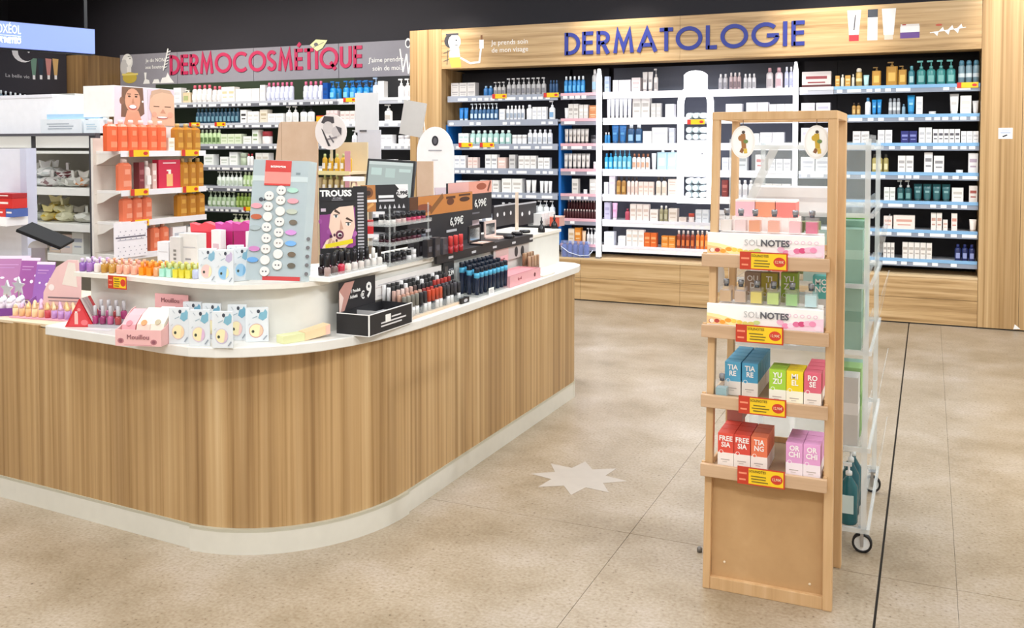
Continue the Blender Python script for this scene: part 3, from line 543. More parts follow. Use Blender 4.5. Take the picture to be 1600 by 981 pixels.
# cartons behind the testers
zt_ = TR[0]-.012
hd = tag(bx('carton_shelf', SX0+.07, SX0+.30, SYF+.14, SYF+.27, zt_+.0006, zt_+.135, M('#f8e9e4', .5)), 'white-pink block raising three cartons behind the upper testers', 'block')
for i, (c, n) in enumerate((('#f3c3cf', 'pale pink carton lying on the block behind the upper testers'), ('#eb9a78', 'orange carton lying on the block behind the upper testers'), ('#e5837a', 'salmon red carton lying on the block behind the upper testers'))):
    o = carton(SX0+.115+.072*i, SYF+.20, zt_+.1356, .07, .10, .062, c, n, frac=0); bx('lid', -.0352, .0352, -.0502, .0502, .055, .0625, M('#fbeee8', .5), o)
for i, (x, c, wd, n, h) in enumerate((( -.585, '#a98d78', ('OU', 'D'), 'brown-grey carton behind the lower testers', .14), (-.525, '#b3a23c', ('TI', 'LL'), 'olive carton behind the lower testers', .14), (-.455, '#9bb53f', ('YU', 'ZU'), 'leaf-green carton behind the lower testers', .145), (-.345, '#5fb3ad', ('MO', 'NO'), 'turquoise carton at the right behind the lower testers', .14))):
    carton(x, SYF+.165, TR[1]-.012+.045, .058, .05, h, c, n, wd, low='#c9cc9a' if i in (1, 2) else '#d9d2cc')
    tag(bx('carton_block', x-.029, x+.029, SYF+.14, SYF+.19, TR[1]-.0114, TR[1]-.012+.0445, M('#e9e2da', .5)), ('brown-grey', 'olive', 'leaf-green', 'turquoise')[i]+' carton\'s low white block behind the lower testers', 'block')
def column(xc, z, col, wd, n, front, back, w_=.056, h=.120, step=.058, y0=SYF+.035, rz=0, frac=.42, low='#f1e6dc'):
    for k in range(n):
        carton(xc+k*step*math.tan(rz), y0+step*k, z+.0006, w_, .054, h, col, front if k == 0 else back+(', just behind the front one' if k == 1 else ', third in its line' if k == 2 else ', fourth in its line' if k == 3 else ', last in its line'), wd if k == 0 else (), rz=0, frac=frac, low=low)
z3 = TR[2]-.012
column(-.637, z3, '#5aa9cc', ('TIA', 'RE'), 5, 'blue TIARE carton, left front on the third tray', 'blue carton in the left blue line on the third tray', y0=SYF+.075)
column(-.576, z3, '#4d9dc4', ('TIA', 'RE'), 5, 'blue TIARE carton, right front of the blue pair', 'blue carton in the right blue line on the third tray', y0=SYF+.075)
glass_bottle(-.668, SYF+.0135, z3, '#7fa9b0', 'small blue-grey tester bottle before the blue cartons on third tray', .6)
column(-.472, z3, '#a6cf3e', ('YU', 'ZU'), 2, 'lime green YUZU carton at the front of the third tray', 'lime green carton on the third tray', low='#f3f0e0', y0=SYF+.02)
column(-.414, z3, '#efd21e', ('MI', 'EL'), 2, 'yellow carton at the front of the third tray', 'yellow carton on the third tray', low='#f6f1da', y0=SYF+.02)
column(-.355, z3, '#dd6478', ('RO', 'SE'), 4, 'pink ROSE carton at the front of the third tray', 'rose pink carton on the third tray', y0=SYF+.02)
z4 = TR[3]-.012
column(-.652, z4, '#e2503f', ('FREE', 'SIA'), 4, 'red FREESIA carton at the left front of the lowest tray', 'red carton in the left red line on the lowest tray', low='#f6ebe2')
column(-.594, z4, '#dd4c3c', ('FREE', 'SIA'), 3, 'red FREESIA carton beside the orange one, lowest tray', 'red carton in the inner red line on the lowest tray', low='#f6ebe2')
column(-.535, z4, '#ec7a52', ('TIA', 'NG'), 3, 'orange carton at the front of the lowest tray', 'orange carton on the lowest tray', low='#f6ebe2')
for k in range(2):
    carton(-.652, SYF+.20+.058*k, z4+.1213, .056, .054, .075, '#b9786c', ('dusty red carton on top of the left red line, front', 'dusty red carton on top of the left red line, back')[k], frac=0)
column(-.413, z4, '#e3a0cf', ('OR', 'CHI'), 3, 'lilac-pink carton, left of the pair on the lowest tray', 'lilac-pink carton in the left pink line on the lowest tray', low='#f3e6ea', y0=SYF+.02)
column(-.355, z4, '#e7a3d2', ('OR', 'CHI'), 3, 'lilac-pink carton, right of the pair on the lowest tray', 'lilac-pink carton in the right pink line on the lowest tray', low='#f3e6ea', y0=SYF+.02)
# oval tags hanging from the top rail
for px, c, n in ((1161, '#a5713f', 'left oval white tag hanging from the top of the perfume rack'), (1276, '#c9a534', 'right oval white tag hanging from the top of the perfume rack')):
    a = PY(px, 222, SYF+.02)
    t = thing('oval_tag', n, 'tag', (a[0], SYF+.018, a[2]))
    MB().prism(ell(0, 0, .042, .058, 24), 0, .004, M('#f3efea', .5), 'y').build('disc', t); MB().tube([(0, .002, .057), (0, .002, 1.694-a[2])], .0012, M('#6a5a4a', .6), 5).build('cord', t)
    art(t, .084, .116, [('e', .5, .5, .42, .44, '#faf7f3'), ('l', .55, .3, .5, .75, .016, c), ('e', .42, .62, .12, .09, c), ('l', .5, .3, .42, .18, .012, '#8a5a36'), ('l', .6, .3, .62, .16, .012, '#d9b64a'), ('e', .62, .52, .1, .06, '#6f8a4e'), ('e', .52, .8, .07, .05, '#4d4038')], x0=-.042, z0=-.058)
a = PY(1104, 430, SYF+.3)
t = tag(MB().prism(ell(0, 0, .03, .06, 18), 0, .004, M('#e6dfd8', .5), 'y').build('oval_tag', None, (SX0-.017, SYB-.08, 1.09)), 'oval white tag hanging on the left edge of the perfume rack', 'tag'); t.rotation_euler.z = radians(40)
tag(MB().lathe([(.010, 0), (.011, .012), (.007, .02)], M('#7d7974', .4, .6), 12).build('floor_stud', None, PZ(1093, 862, 0)), 'small grey metal stud on the floor left of the perfume rack', 'stud')
# ---------------------------------------------------------------- clear trolley behind the stand
tx0, tx1, ty0, ty1 = -.745, -.205, 3.86, 4.66
tr = thing('acrylic_trolley', 'clear acrylic display trolley on wheels behind the wooden perfume rack', 'trolley')
EDGE = M('#f1f4f3', .08, alpha=.38, var=0)
for x in (tx0, tx1-.02):
    for y in (ty0, ty1-.02): bx('upright', x, x+.02, y, y+.02, .09, 1.63, EDGE, tr)
MB().add([(tx0+.05, ty0-.006, 1.345), (tx0+.085, ty0-.006, 1.345), (tx0+.20, ty0-.006, 1.60), (tx0+.165, ty0-.006, 1.60), (tx0+.05, ty0-.001, 1.345), (tx0+.085, ty0-.001, 1.345), (tx0+.20, ty0-.001, 1.60), (tx0+.165, ty0-.001, 1.60)], [(0, 1, 2, 3), (7, 6, 5, 4), (0, 4, 5, 1), (2, 6, 7, 3), (1, 5, 6, 2), (0, 3, 7, 4)], EDGE).build('diagonal_arm', tr)
bx('divider', tx0+.021, tx1-.021, (ty0+ty1)/2-.004, (ty0+ty1)/2+.004, .1, 1.62, CLEAR, tr)
for k, z in enumerate((.1, .42, .80, 1.06, 1.335, 1.60)):
    s = bx('shelf', tx0+.0205, tx1-.0205, ty0+.0205, ty1-.0205, z-.008, z, CLEARE, tr)
    for x in (tx0+.0205, tx1-.0265): bx('guard', x, x+.006, ty0+.0205, ty1-.0205, z, z+.05, CLEARE, s)
    bx('edge_rail', tx1, tx1+.012, ty0, ty1, z-.012, z+.006, EDGE, s)
    for y in (ty0, ty1-.012): bx('edge_rail', tx0+.0205, tx1, y, y+.012, z-.012, z+.006, EDGE, s)
for k, z in enumerate((.18, .5, .86, 1.12)):   # sloping clear pockets on the right side
    v = [(tx1+.013, ty0+.02, z), (tx1+.042, ty0+.02, z+.17), (tx1+.042, ty1-.02, z+.17), (tx1+.013, ty1-.02, z), (tx1+.017, ty0+.02, z), (tx1+.046, ty0+.02, z+.17), (tx1+.046, ty1-.02, z+.17), (tx1+.017, ty1-.02, z)]
    MB().add(v, [(0, 1, 2, 3), (7, 6, 5, 4), (0, 4, 5, 1), (2, 6, 7, 3), (1, 5, 6, 2), (0, 3, 7, 4)], CLEARE).build('side_pocket', tr)
for x, y in ((tx0+.03, ty0+.04), (tx1-.016, ty0+.04), (tx0+.03, ty1-.05), (tx1-.016, ty1-.05)):
    wv = MB().lathe([(.038, -.010), (.038, .010), (.030, .010), (.030, -.010)], BLACK, 20, caps=False).build('wheel', tr, (x, y, .038)); wv.rotation_euler.x = pi/2
    h = MB().lathe([(.0295, -.007), (.0295, .007)], M('#e9ebea', .3), 18).build('hub', wv); MB().box(-.006, .006, -.02, -.0095, -.01, .055, STEEL).box(-.006, .006, .0105, .02, -.01, .055, STEEL).box(-.015, .015, -.02, .02, .055, .06, STEEL).build('fork', wv).rotation_euler.x = -pi/2
def tro(x, y, z, w_, d, h, col, lab, band=None, name='care_carton'):
    o = tag(bx(name, -w_/2, w_/2, -d/2, d/2, 0, h, M(col, .5)), lab, 'carton'); o.location = (x, y, z+.0005)
    if band: bx('print', -w_/2-.0005, w_/2+.0005, -d/2-.0005, d/2+.0005, h*.45, h*.62, M(band, .5), o)
def tpump(x, y, z, h, col, lab, r=.035):
    o = MB().lathe([(r*.9, 0), (r, .006), (r, h*.62), (r*.4, h*.76), (r*.34, h*.8)], M(col, .2), 14).build('pump_bottle', None, (x, y, z+.0005)); tag(o, lab, 'bottle')
    MB().lathe([(r*.36, h*.8), (r*.36, h*.86), (r*.12, h*.88), (r*.12, h*.96)], M('#eef0f0', .3), 10).box(-r*1.0, r*.3, -r*.22, r*.22, h*.95, h, M('#eef0f0', .3)).build('pump', o)
    bx('label', -r*.6, r*.6, -r*1.03, -r*.9, h*.2, h*.5, M('#cfe0de', .5), o)
for k, (x, y, z, w_, d, h, c, n, b) in enumerate((
 (.080, .085, 1.06, .105, .10, .215, '#8fb3a2', 'sage green carton on the trolley, upper right near corner', '#a9c8b8'), (.075, .20, 1.06, .095, .10, .24, '#86ad98', 'darker sage carton behind the sage one, upper right of the trolley', '#a3c2b2'), (.070, .32, 1.06, .085, .09, .255, '#74bb52', 'bright green tall carton on the trolley, upper right', '#a5d287'), (.075, .47, 1.06, .095, .10, .24, '#d9e2dc', 'white-green carton on the trolley behind the bright green one', '#b3cdbd'),
 (.20, .09, 1.06, .10, .10, .20, '#a9c0b6', 'grey-green carton on the trolley seen through the perfume rack', '#c2d2cb'), (.33, .10, 1.06, .09, .09, .235, '#dba09c', 'dusty pink tall carton on the trolley seen through the perfume rack', '#ecc9c5'), (.255, .30, 1.06, .08, .09, .22, '#a9ad78', 'olive carton on the trolley seen through the perfume rack', '#c4c79a'), (.43, .12, 1.06, .07, .08, .19, '#e9e1dc', 'off-white tall carton on the trolley at its left side', '#f4efec'),
 (.080, .09, .80, .10, .10, .245, '#9ab8a8', 'large sage pouch carton on the trolley under the green ones', '#83a593'), (.075, .21, .80, .095, .10, .245, '#b3d59b', 'light green leaf-print carton on the trolley middle shelf', '#7fb068'), (.070, .33, .80, .085, .09, .235, '#2f6db0', 'blue carton on the trolley middle shelf, right side', '#5a8fc6'), (.075, .47, .80, .09, .10, .23, '#a9cf96', 'pale leaf-green carton behind the blue one on the trolley', '#c9e3b9'), (.22, .10, .80, .11, .10, .2, '#d6dbd6', 'pale grey carton on the trolley middle shelf, inner', '#b3bdb6'), (.38, .10, .80, .12, .10, .22, '#cfd3cf', 'light grey carton on the trolley middle shelf, left', '#b0b6b1'),
 (.085, .09, .42, .095, .11, .27, '#cbc8c3', 'grey carton with fine print low on the trolley, right side', '#e5e2de'), (.080, .22, .42, .09, .11, .28, '#9cc27e', 'green carton low on the trolley behind the grey one', '#7aa85e'), (.080, .335, .42, .09, .11, .27, '#8fb3a2', 'sage carton low on the trolley, third in line', '#a9c8b8'),
 (.30, .12, 1.335, .30, .18, .10, '#f0eeee', 'flat white carton on the top tray of the trolley', '#dcd9da'))):
    tro(tx1-x, ty0+y, z, w_, d, h, c, n, b)
tpump(tx1-.07, ty0+.065, .10, .24, '#1f5f66', 'dark teal pump bottle on the trolley bottom shelf, near corner')
tpump(tx1-.07, ty0+.16, .10, .27, '#1c555e', 'dark teal pump bottle on the trolley bottom shelf, second one')
tpump(tx1-.07, ty0+.27, .10, .26, '#1c555e', 'dark teal pump bottle on the trolley bottom shelf, third one')
# star on the floor
sp = PZ(904, 746, 0); stp = []
for i in range(16):
    r = .235 if i % 2 == 0 else .135; a = pi*i/8+.2; stp.append((r*cos(a), r*sin(a)))
tag(MB().prism(stp, 0, .0012, M('#bdb2a6', .5)).build('floor_star', None, (sp[0], sp[1], 0)), 'pale eight-pointed star stuck on the concrete floor', 'floor sticker')
# ---------------------------------------------------------------- shelf goods: one shape per kind, copied piece by piece
PC = {}
NAMES = dict(pump='pump_bottle', bot='bottle', tube='tube', box='carton', jar='jar', spray='spray_can', sq='square_bottle', flask='bottle')
def goods(kind, w_, d, h, col, cap, band):
    key = (kind, round(w_, 3), round(d, 3), round(h, 3), col, cap, band)
    if key in PC: return PC[key]
    m = M(col, .32, var=0); cm = M(cap, .35, var=0) if cap else None; r = w_/2*.94; sy = min(1, d/w_); out = []
    bm_ = M(band, .5, var=0) if band else None
    if kind == 'box':
        out.append(MB().box(-w_/2+.0015, w_/2-.0015, -d/2, d/2, 0, h, m).mesh('carton'))
        if bm_: out.append(MB().box(-w_*.36, w_*.36, -d/2-.0006, -d/2, h*.55, h*.72, bm_).box(-w_*.3, w_*.3, -d/2-.0006, -d/2, h*.3, h*.38, bm_).mesh('print'))
        if cap: out.append(MB().box(-w_/2+.001, w_/2-.001, -d/2-.0005, d/2+.0005, 0, h*.2, cm).mesh('foot_band'))
    elif kind in ('bot', 'pump'):
        top = .8 if kind == 'bot' else .66
        out.append(MB().lathe([(r*.92, 0), (r, .004), (r, h*top*.86), (r*.8, h*top*.95), (r*.36, h*top)], m, 12, sy=sy).mesh('bottle'))
        if bm_: out.append(MB().box(-r*.62, r*.62, -r*sy*1.04, -r*sy*.8, h*top*.2, h*top*.6, bm_).mesh('label'))
        if kind == 'bot': out.append(MB().lathe([(r*.5, h*top), (r*.5, h*.97), (r*.4, h)], cm, 10).mesh('cap'))
        else: out.append(MB().lathe([(r*.42, h*top), (r*.42, h*.76), (r*.14, h*.78), (r*.14, h*.95)], cm, 8).box(-r*.95, r*.35, -r*.22, r*.22, h*.93, h, cm).mesh('pump'))
    elif kind == 'sq':
        c = w_*.12
        out.append(MB().prism([(-w_/2+c, -d/2), (w_/2-c, -d/2), (w_/2, -d/2+c), (w_/2, d/2-c), (w_/2-c, d/2), (-w_/2+c, d/2), (-w_/2, d/2-c), (-w_/2, -d/2+c)], 0, h*.8, m).mesh('bottle'))
        if bm_: out.append(MB().box(-w_*.3, w_*.3, -d/2-.0006, -d/2, h*.2, h*.55, bm_).mesh('label'))
        out.append(MB().lathe([(w_*.16, h*.8), (w_*.16, h*.87), (w_*.07, h*.88), (w_*.07, h*.96)], cm, 8).box(-w_*.42, w_*.12, -w_*.09, w_*.09, h*.95, h, cm).mesh('pump'))
    elif kind == 'flask':
        c = w_*.2
        P_ = lambda k: [(-w_/2*k+c*k, -d/2*k), (w_/2*k-c*k, -d/2*k), (w_/2*k, -d/2*k+c*k), (w_/2*k, d/2*k-c*k), (w_/2*k-c*k, d/2*k), (-w_/2*k+c*k, d/2*k), (-w_/2*k, d/2*k-c*k), (-w_/2*k, -d/2*k+c*k)]
        a_, b_ = P_(1), P_(.62); v = [(x, y, 0) for x, y in a_]+[(x, y, h*.78) for x, y in a_]+[(x, y, h*.86) for x, y in b_]
        out.append(MB().add(v, [tuple(reversed(range(8))), tuple(range(16, 24))]+[(8*k+i, 8*k+(i+1) % 8, 8*k+8+(i+1) % 8, 8*k+8+i) for k in (0, 1) for i in range(8)], m).mesh('bottle'))
        if bm_: out.append(MB().box(-w_*.3, w_*.3, -d/2-.0006, -d/2, h*.12, h*.3, bm_).box(-w_*.2, w_*.2, -d/2-.0006, -d/2, h*.5, h*.66, bm_).mesh('label'))
        out.append(MB().lathe([(w_*.2, h*.86), (w_*.2, h*.97), (w_*.16, h)], cm, 10).mesh('cap'))
    elif kind == 'tube':
        n = 12; mb = MB(); pr = []
        for k, (t, z) in enumerate(((0, .16), (.25, .4), (.6, .7), (1, 1))):
            pr.append([(r*(.8+.2*t)*cos(2*pi*i/n), r*sy*(.8*(1-t)+.06)*sin(2*pi*i/n), h*z) for i in range(n)])
        v = sum(pr, []); f = [(k*n+i, k*n+(i+1) % n, (k+1)*n+(i+1) % n, (k+1)*n+i) for k in range(3) for i in range(n)]+[tuple(3*n+i for i in range(n))]
        out.append(mb.add(v, f, m, True).mesh('tube')); out.append(MB().lathe([(r*.7, 0), (r*.74, h*.16)], cm, 10, sy=.9).mesh('cap'))
        if bm_: out.append(MB().box(-r*.5, r*.5, -r*sy*.72, -r*sy*.4, h*.5, h*.62, bm_).mesh('label'))
    elif kind == 'jar':
        out.append(MB().lathe([(r*.94, 0), (r, .004), (r, h*.62)], m, 14).mesh('jar')); out.append(MB().lathe([(r*1.02, h*.62), (r*1.02, h*.95), (r*.96, h)], cm, 14).mesh('lid'))
    elif kind == 'spray':
        out.append(MB().lathe([(r, 0), (r, h*.74), (r*.8, h*.79)], m, 12).mesh('can')); out.append(MB().lathe([(r*.8, h*.79), (r*.8, h*.93), (r*.5, h)], cm, 12).mesh('cap'))
        if bm_: out.append(MB().lathe([(r*1.01, h*.3), (r*1.01, h*.46)], bm_, 12, caps=False).mesh('label'))
    PC[key] = out; return out
def put(kind, x, y, z, w_, d, h, col, cap, label, cat, group=None, band=None, rz=0, name=None):
    ms = goods(kind, w_, d, h, col, cap, band)
    o = obj(name or NAMES[kind], ms[0], None, (x, y, z+.0006)); o.rotation_euler.z = rz; tag(o, label, cat, group)
    for me in ms[1:]: obj(me.name.split('.')[0], me, o)
    return o
ORD = ['first', 'second', 'third', 'fourth', 'fifth', 'sixth', 'seventh', 'eighth', 'ninth', 'tenth', 'eleventh', 'twelfth', 'thirteenth', 'fourteenth']
NUM = ['none', 'one', 'two', 'three', 'four', 'five', 'six', 'seven', 'eight', 'nine', 'ten', 'eleven', 'twelve', 'thirteen', 'fourteen']
SHELFN = ['top', 'second', 'third', 'fourth', 'fifth', 'sixth', 'bottom']
CATN = dict(pump='bottle', bot='bottle', tube='tube', box='carton', jar='jar', spray='spray can', sq='bottle', flask='bottle')
R4 = random.Random(11)
def stock(bayname, k, z, runs, yf, lim=(-99, 99)):
    """runs: (picture column from, to, kind, how many, height, colour, cap colour, words[, band[, stacked rows]])"""
    for ru in runs:
        a, b, kind, n, h, col, cap, words = ru[:8]; band = ru[8] if len(ru) > 8 else None; rows = ru[9] if len(ru) > 9 else 1
        y = yf+.075 if kind != 'box' else yf+.08
        x0, x1 = max(lim[0], PY(a, 229, y-.05)[0]), min(lim[1], PY(b, 229, y-.05)[0]); w_ = (x1-x0)/n
        d = min(w_*.96, .062) if kind in ('bot', 'pump', 'tube') else min(.1, max(.05, w_))
        if kind in ('jar', 'spray'): d = w_
        y = yf+.02+max(d, w_ if kind in ('jar', 'spray') else 0)/2+R4.random()*.012
        q = f'{SHELFN[k]} shelf, {bayname}'
        for i in range(n):
            for r in range(rows):
                lev = '' if rows == 1 else ('lower ' if r == 0 else 'upper ')
                lab = f'{lev}{words}, {q}' if n == 1 else f'{lev}{words}, {ORD[i]} of {NUM[n]} from left, {q}'
                jit = 0 if kind == 'box' and rows > 1 else (R4.random()-.5)*.004
                put(kind, x0+w_*(i+.5), y+jit, z+r*(h+.0008), w_*.97, d, h, col, cap, lab, CATN[kind], None if n*rows == 1 else f'{words}s, {q}', band)
W_, LG, BE, GY = '#f3f2f2', '#dcdbdd', '#e4d8cc', '#bfbfc6'
YSG = YS
A = [
 [(705, 743, 'box', 3, .075, '#c9c5c4', None, 'light grey carton', '#9b989a', 2), (754, 769, 'bot', 2, .11, '#2e6ca8', '#9fc3e2', 'small blue bottle'), (770, 789, 'pump', 3, .15, '#b9b6b6', '#c9c7c7', 'short grey pump bottle', '#85838a'),
  (790, 852, 'pump', 8, .185, '#b9b7b8', '#c6c4c5', 'tall grey pump bottle', '#88868c'), (857, 871, 'bot', 3, .15, '#2d4f78', '#3e638f', 'navy bottle')],
 [(716, 731, 'tube', 2, .14, '#1d79c4', '#dfeaf3', 'blue tube'), (734, 778, 'pump', 7, .185, '#38648f', '#e6edf2', 'clear navy pump bottle', '#c3d6e6'), (780, 789, 'box', 1, .12, W_, None, 'plain white carton', '#cfd3dc'), (790, 819, 'bot', 5, .155, '#eeeef0', W_, 'white bottle', '#a9b4c4'), (821, 831, 'bot', 1, .16, W_, '#e9e9ec', 'single wide white bottle'), (832, 854, 'box', 3, .135, W_, None, 'white carton with grey print', '#d5d6dc'), (856, 866, 'pump', 1, .2, '#eef0f2', '#f4f4f6', 'white pump bottle', '#7fa8cf')],
 [(716, 732, 'box', 2, .12, '#f0f1f0', None, 'white carton', '#b8d0cf'), (733, 798, 'bot', 7, .15, '#a9cdc6', '#e1efec', 'pale aqua bottle', '#eef6f4'), (799, 822, 'jar', 3, .1, W_, W_, 'white jar'), (823, 862, 'bot', 5, .155, '#f1f1f2', '#e4e4e8', 'white bottle', '#c3c8d2')],
 [(710, 728, 'box', 2, .14, W_, None, 'white carton at the left end', '#b9bcc8'), (731, 747, 'box', 2, .12, '#ecd6d0', None, 'pinkish carton', '#d9b5ad'), (758, 777, 'box', 2, .15, '#efeeec', None, 'white and grey carton', '#a9a8ac'), (778, 791, 'box', 1, .12, '#e6c9bf', None, 'salmon pink carton', '#f3e9e4'), (795, 805, 'box', 1, .15, '#cfccca', None, 'grey carton', '#a09d9c'), (810, 838, 'box', 3, .14, '#eeebe8', None, 'white carton', '#c4bcb6'), (840, 859, 'box', 2, .12, '#f0eeec', None, 'small white carton', '#c4c0be')],
 [(712, 745, 'box', 3, .12, W_, None, 'white carton at the left end', '#c4c0be'), (750, 780, 'box', 3, .13, '#ebe8e4', None, 'pale carton', '#b8b2ac'), (784, 816, 'box', 2, .15, '#f0eeea', None, 'wide white carton', '#c9c2ba'), (820, 837, 'tube', 2, .14, '#e9e6e2', W_, 'pale tube'), (842, 862, 'tube', 3, .13, '#eceae8', W_, 'small white tube')],
 [(780, 800, 'bot', 2, .15, '#cfd9df', W_, 'clear bottle', '#eef2f4'), (815, 836, 'box', 2, .12, '#d7d9df', None, 'grey-white carton', '#b0b4be'), (838, 866, 'pump', 3, .18, '#e9ecee', '#f2f3f4', 'clear white pump bottle', '#d2d6da')],
 []]
B = [
 [(878, 913, 'bot', 5, .185, '#2179b8', '#e9eff4', 'bright blue white-capped bottle', '#58a5d6'), (923, 932, 'bot', 1, .25, '#b9b7b8', '#d9d7d8', 'tall grey bottle', '#8fb0cc')],
 [(878, 888, 'tube', 1, .12, '#f2f0ee', W_, 'white tube'), (888, 904, 'box', 2, .16, '#d3cfcb', None, 'light grey carton', '#a59f9b'), (905, 919, 'box', 2, .15, '#cdc8c4', None, 'grey carton right of the tubes', '#f2efec'), (920, 932, 'box', 1, .07, '#bf7d52', None, 'orange-brown carton', '#e3b694', 2)],
 [(881, 919, 'tube', 6, .16, '#cfc7c1', '#6a5f5a', 'beige tube with dark cap', '#a49a93'), (922, 932, 'jar', 1, .09, '#57545a', '#2c2a30', 'dark little jar')],
 [(879, 921, 'tube', 6, .165, '#d6cfca', '#8a8380', 'pale beige tube', '#a9a29d'), (926, 932, 'jar', 1, .08, '#e6c9cf', W_, 'pink little jar')],
 [(894, 904, 'box', 1, .16, '#d9d4cf', None, 'single grey carton', '#a9a49f'), (911, 917, 'jar', 1, .05, W_, W_, 'tiny white jar'), (921, 932, 'box', 1, .16, '#cdc8c4', None, 'grey carton by the lit post', '#f3efec')],
 [(878, 932, 'bot', 12, .10, '#451a1d', '#d9c9c4', 'dark red small bottle'), ],
 [(888, 898, 'box', 1, .16, '#e6d6c2', None, 'beige carton', '#c7ab86'), (898, 908, 'box', 1, .17, '#e08a2e', None, 'orange carton', '#f3c88e'), (908, 915, 'tube', 1, .14, '#f0cfae', '#e8903a', 'peach tube'), (916, 932, 'pump', 3, .17, '#e9e6e4', W_, 'white pump bottle', '#c9c5c2')]]
C = [
 [(940, 952, 'box', 1, .17, '#a9b6cf', None, 'lilac-blue carton', '#8fa0bf'), (957, 985, 'box', 3, .13, '#eceaf4', None, 'lilac-white carton', '#d0cce0'), (986, 1000, 'box', 1, .15, '#ddd2d4', None, 'pale pink carton', '#c4b4b8'), (1002, 1019, 'tube', 2, .205, '#d5cfce', '#b9b2b2', 'tall grey tube', '#a39c9d'), (1020, 1027, 'pump', 1, .235, '#d5cfce', '#c4bebe', 'grey pump bottle', '#a39c9d')],
 [(947, 986, 'tube', 6, .2, '#eff0fb', W_, 'white tube', '#c9cfe9'), (988, 1015, 'box', 2, .215, '#d9d5d2', None, 'large grey-white carton', '#b6b1ae'), (1017, 1033, 'box', 2, .15, '#c5c3c2', None, 'grey carton', '#e5e3e2'), (1039, 1053, 'box', 1, .14, '#f6f5f6', None, 'white carton next to the bottle sign', '#d5d7e0')],
 [(943, 953, 'bot', 2, .12, '#2d7fb8', W_, 'small blue white-capped bottle'), (954, 978, 'tube', 2, .19, '#1f67a5', '#18507f', 'blue tube', '#5b9bcd'), (979, 1003, 'bot', 2, .2, '#1e4a72', '#e4ecf2', 'navy white-capped bottle', '#8db4d2'), (1004, 1018, 'box', 1, .13, W_, None, 'low white carton', '#d9dae2'), (1018, 1043, 'box', 1, .165, '#f5f4f4', None, 'wide white carton with a grey swoosh', '#cfcfd4'), (1045, 1054, 'box', 1, .16, '#c3c6ce', None, 'grey carton by the bottle sign', '#e4e6ec')],
 [(944, 957, 'bot', 2, .17, '#2ba4d8', '#1e7fb6', 'sky blue bottle', '#8fd4ee'), (957, 986, 'pump', 4, .215, '#5fb4d2', '#3f9cc2', 'clear blue bottle', '#a6dbea'), (987, 1015, 'bot', 4, .165, '#f2ece9', '#a3684a', 'white brown-capped bottle', '#d9a58a'), (1017, 1025, 'tube', 1, .17, W_, W_, 'white tube'), (1026, 1057, 'sq', 2, .225, '#bfe0ec', '#e4eef2', 'large clear blue pump bottle', '#e3f3f8')],
 [(941, 951, 'box', 1, .13, '#f3f3f9', None, 'white carton', '#cfd3e6'), (952, 961, 'box', 1, .19, '#efe9f2', None, 'lilac-white carton', '#d6c5dd'), (962, 978, 'bot', 2, .19, '#a87a3a', '#2b2018', 'amber black-capped bottle', '#c39a56'), (979, 997, 'bot', 3, .185, '#ecd8cf', '#3a2c28', 'pale pink bottle', '#e0c2b6'), (998, 1022, 'box', 3, .14, '#edd9d0', None, 'pink-beige carton', '#dab9aa'), (1024, 1042, 'bot', 2, .19, '#e6dccf', '#3a332c', 'clear beige black-capped bottle', '#d3c5b2'), (1044, 1058, 'box', 1, .085, '#ecdfd6', None, 'pale beige carton', '#d3bfb2', 2)],
 [(942, 954, 'box', 1, .18, '#b8b4cb', None, 'lilac-grey carton', '#9a95b4'), (955, 964, 'tube', 1, .175, '#e7b7d6', '#f0dcea', 'pink tube', '#d795c0'), (976, 984, 'bot', 1, .12, '#b5485c', '#8f2f44', 'little red bottle'), (985, 1015, 'box', 3, .17, '#e9dcd5', None, 'tall pink-beige carton', '#d0b9ad'), (1016, 1029, 'box', 1, .12, '#ece2dc', None, 'low beige carton', '#cdbbb0'), (1030, 1044, 'bot', 2, .16, '#9a9270', '#eceae4', 'olive white-capped bottle', '#b8b192'), (1045, 1059, 'box', 1, .135, '#e0d4c9', None, 'beige carton', '#c4b1a1'), (1061, 1073, 'box', 1, .05, '#e6d9d0', None, 'flat beige carton', '#cbb6a8'), (1075, 1085, 'jar', 1, .09, '#efe0da', '#c9503e', 'red-lidded jar'), (1087, 1108, 'box', 2, .13, '#e4e7ea', None, 'white carton at the right', '#c6ccd2')],
 [(941, 960, 'box', 1, .14, '#eef0fa', None, 'bluish white carton', '#ccd3ea'), (966, 978, 'box', 1, .1, W_, None, 'low white carton', '#dadce6'), (979, 1007, 'box', 3, .17, '#f3ece6', None, 'creamy white carton', '#dccbbd'), (1007, 1027, 'box', 2, .145, '#d9672a', None, 'orange carton', '#f0a36a'), (1034, 1056, 'box', 2, .06, '#e08a34', None, 'amber carton', '#f2c486', 2), (1057, 1086, 'bot', 4, .18, '#8f3a1e', '#f1e6de', 'red-brown white-capped bottle', '#d8763c'), (1087, 1108, 'bot', 3, .185, '#e07626', '#f3e8dd', 'orange white-capped bottle', '#f0a55c')]]
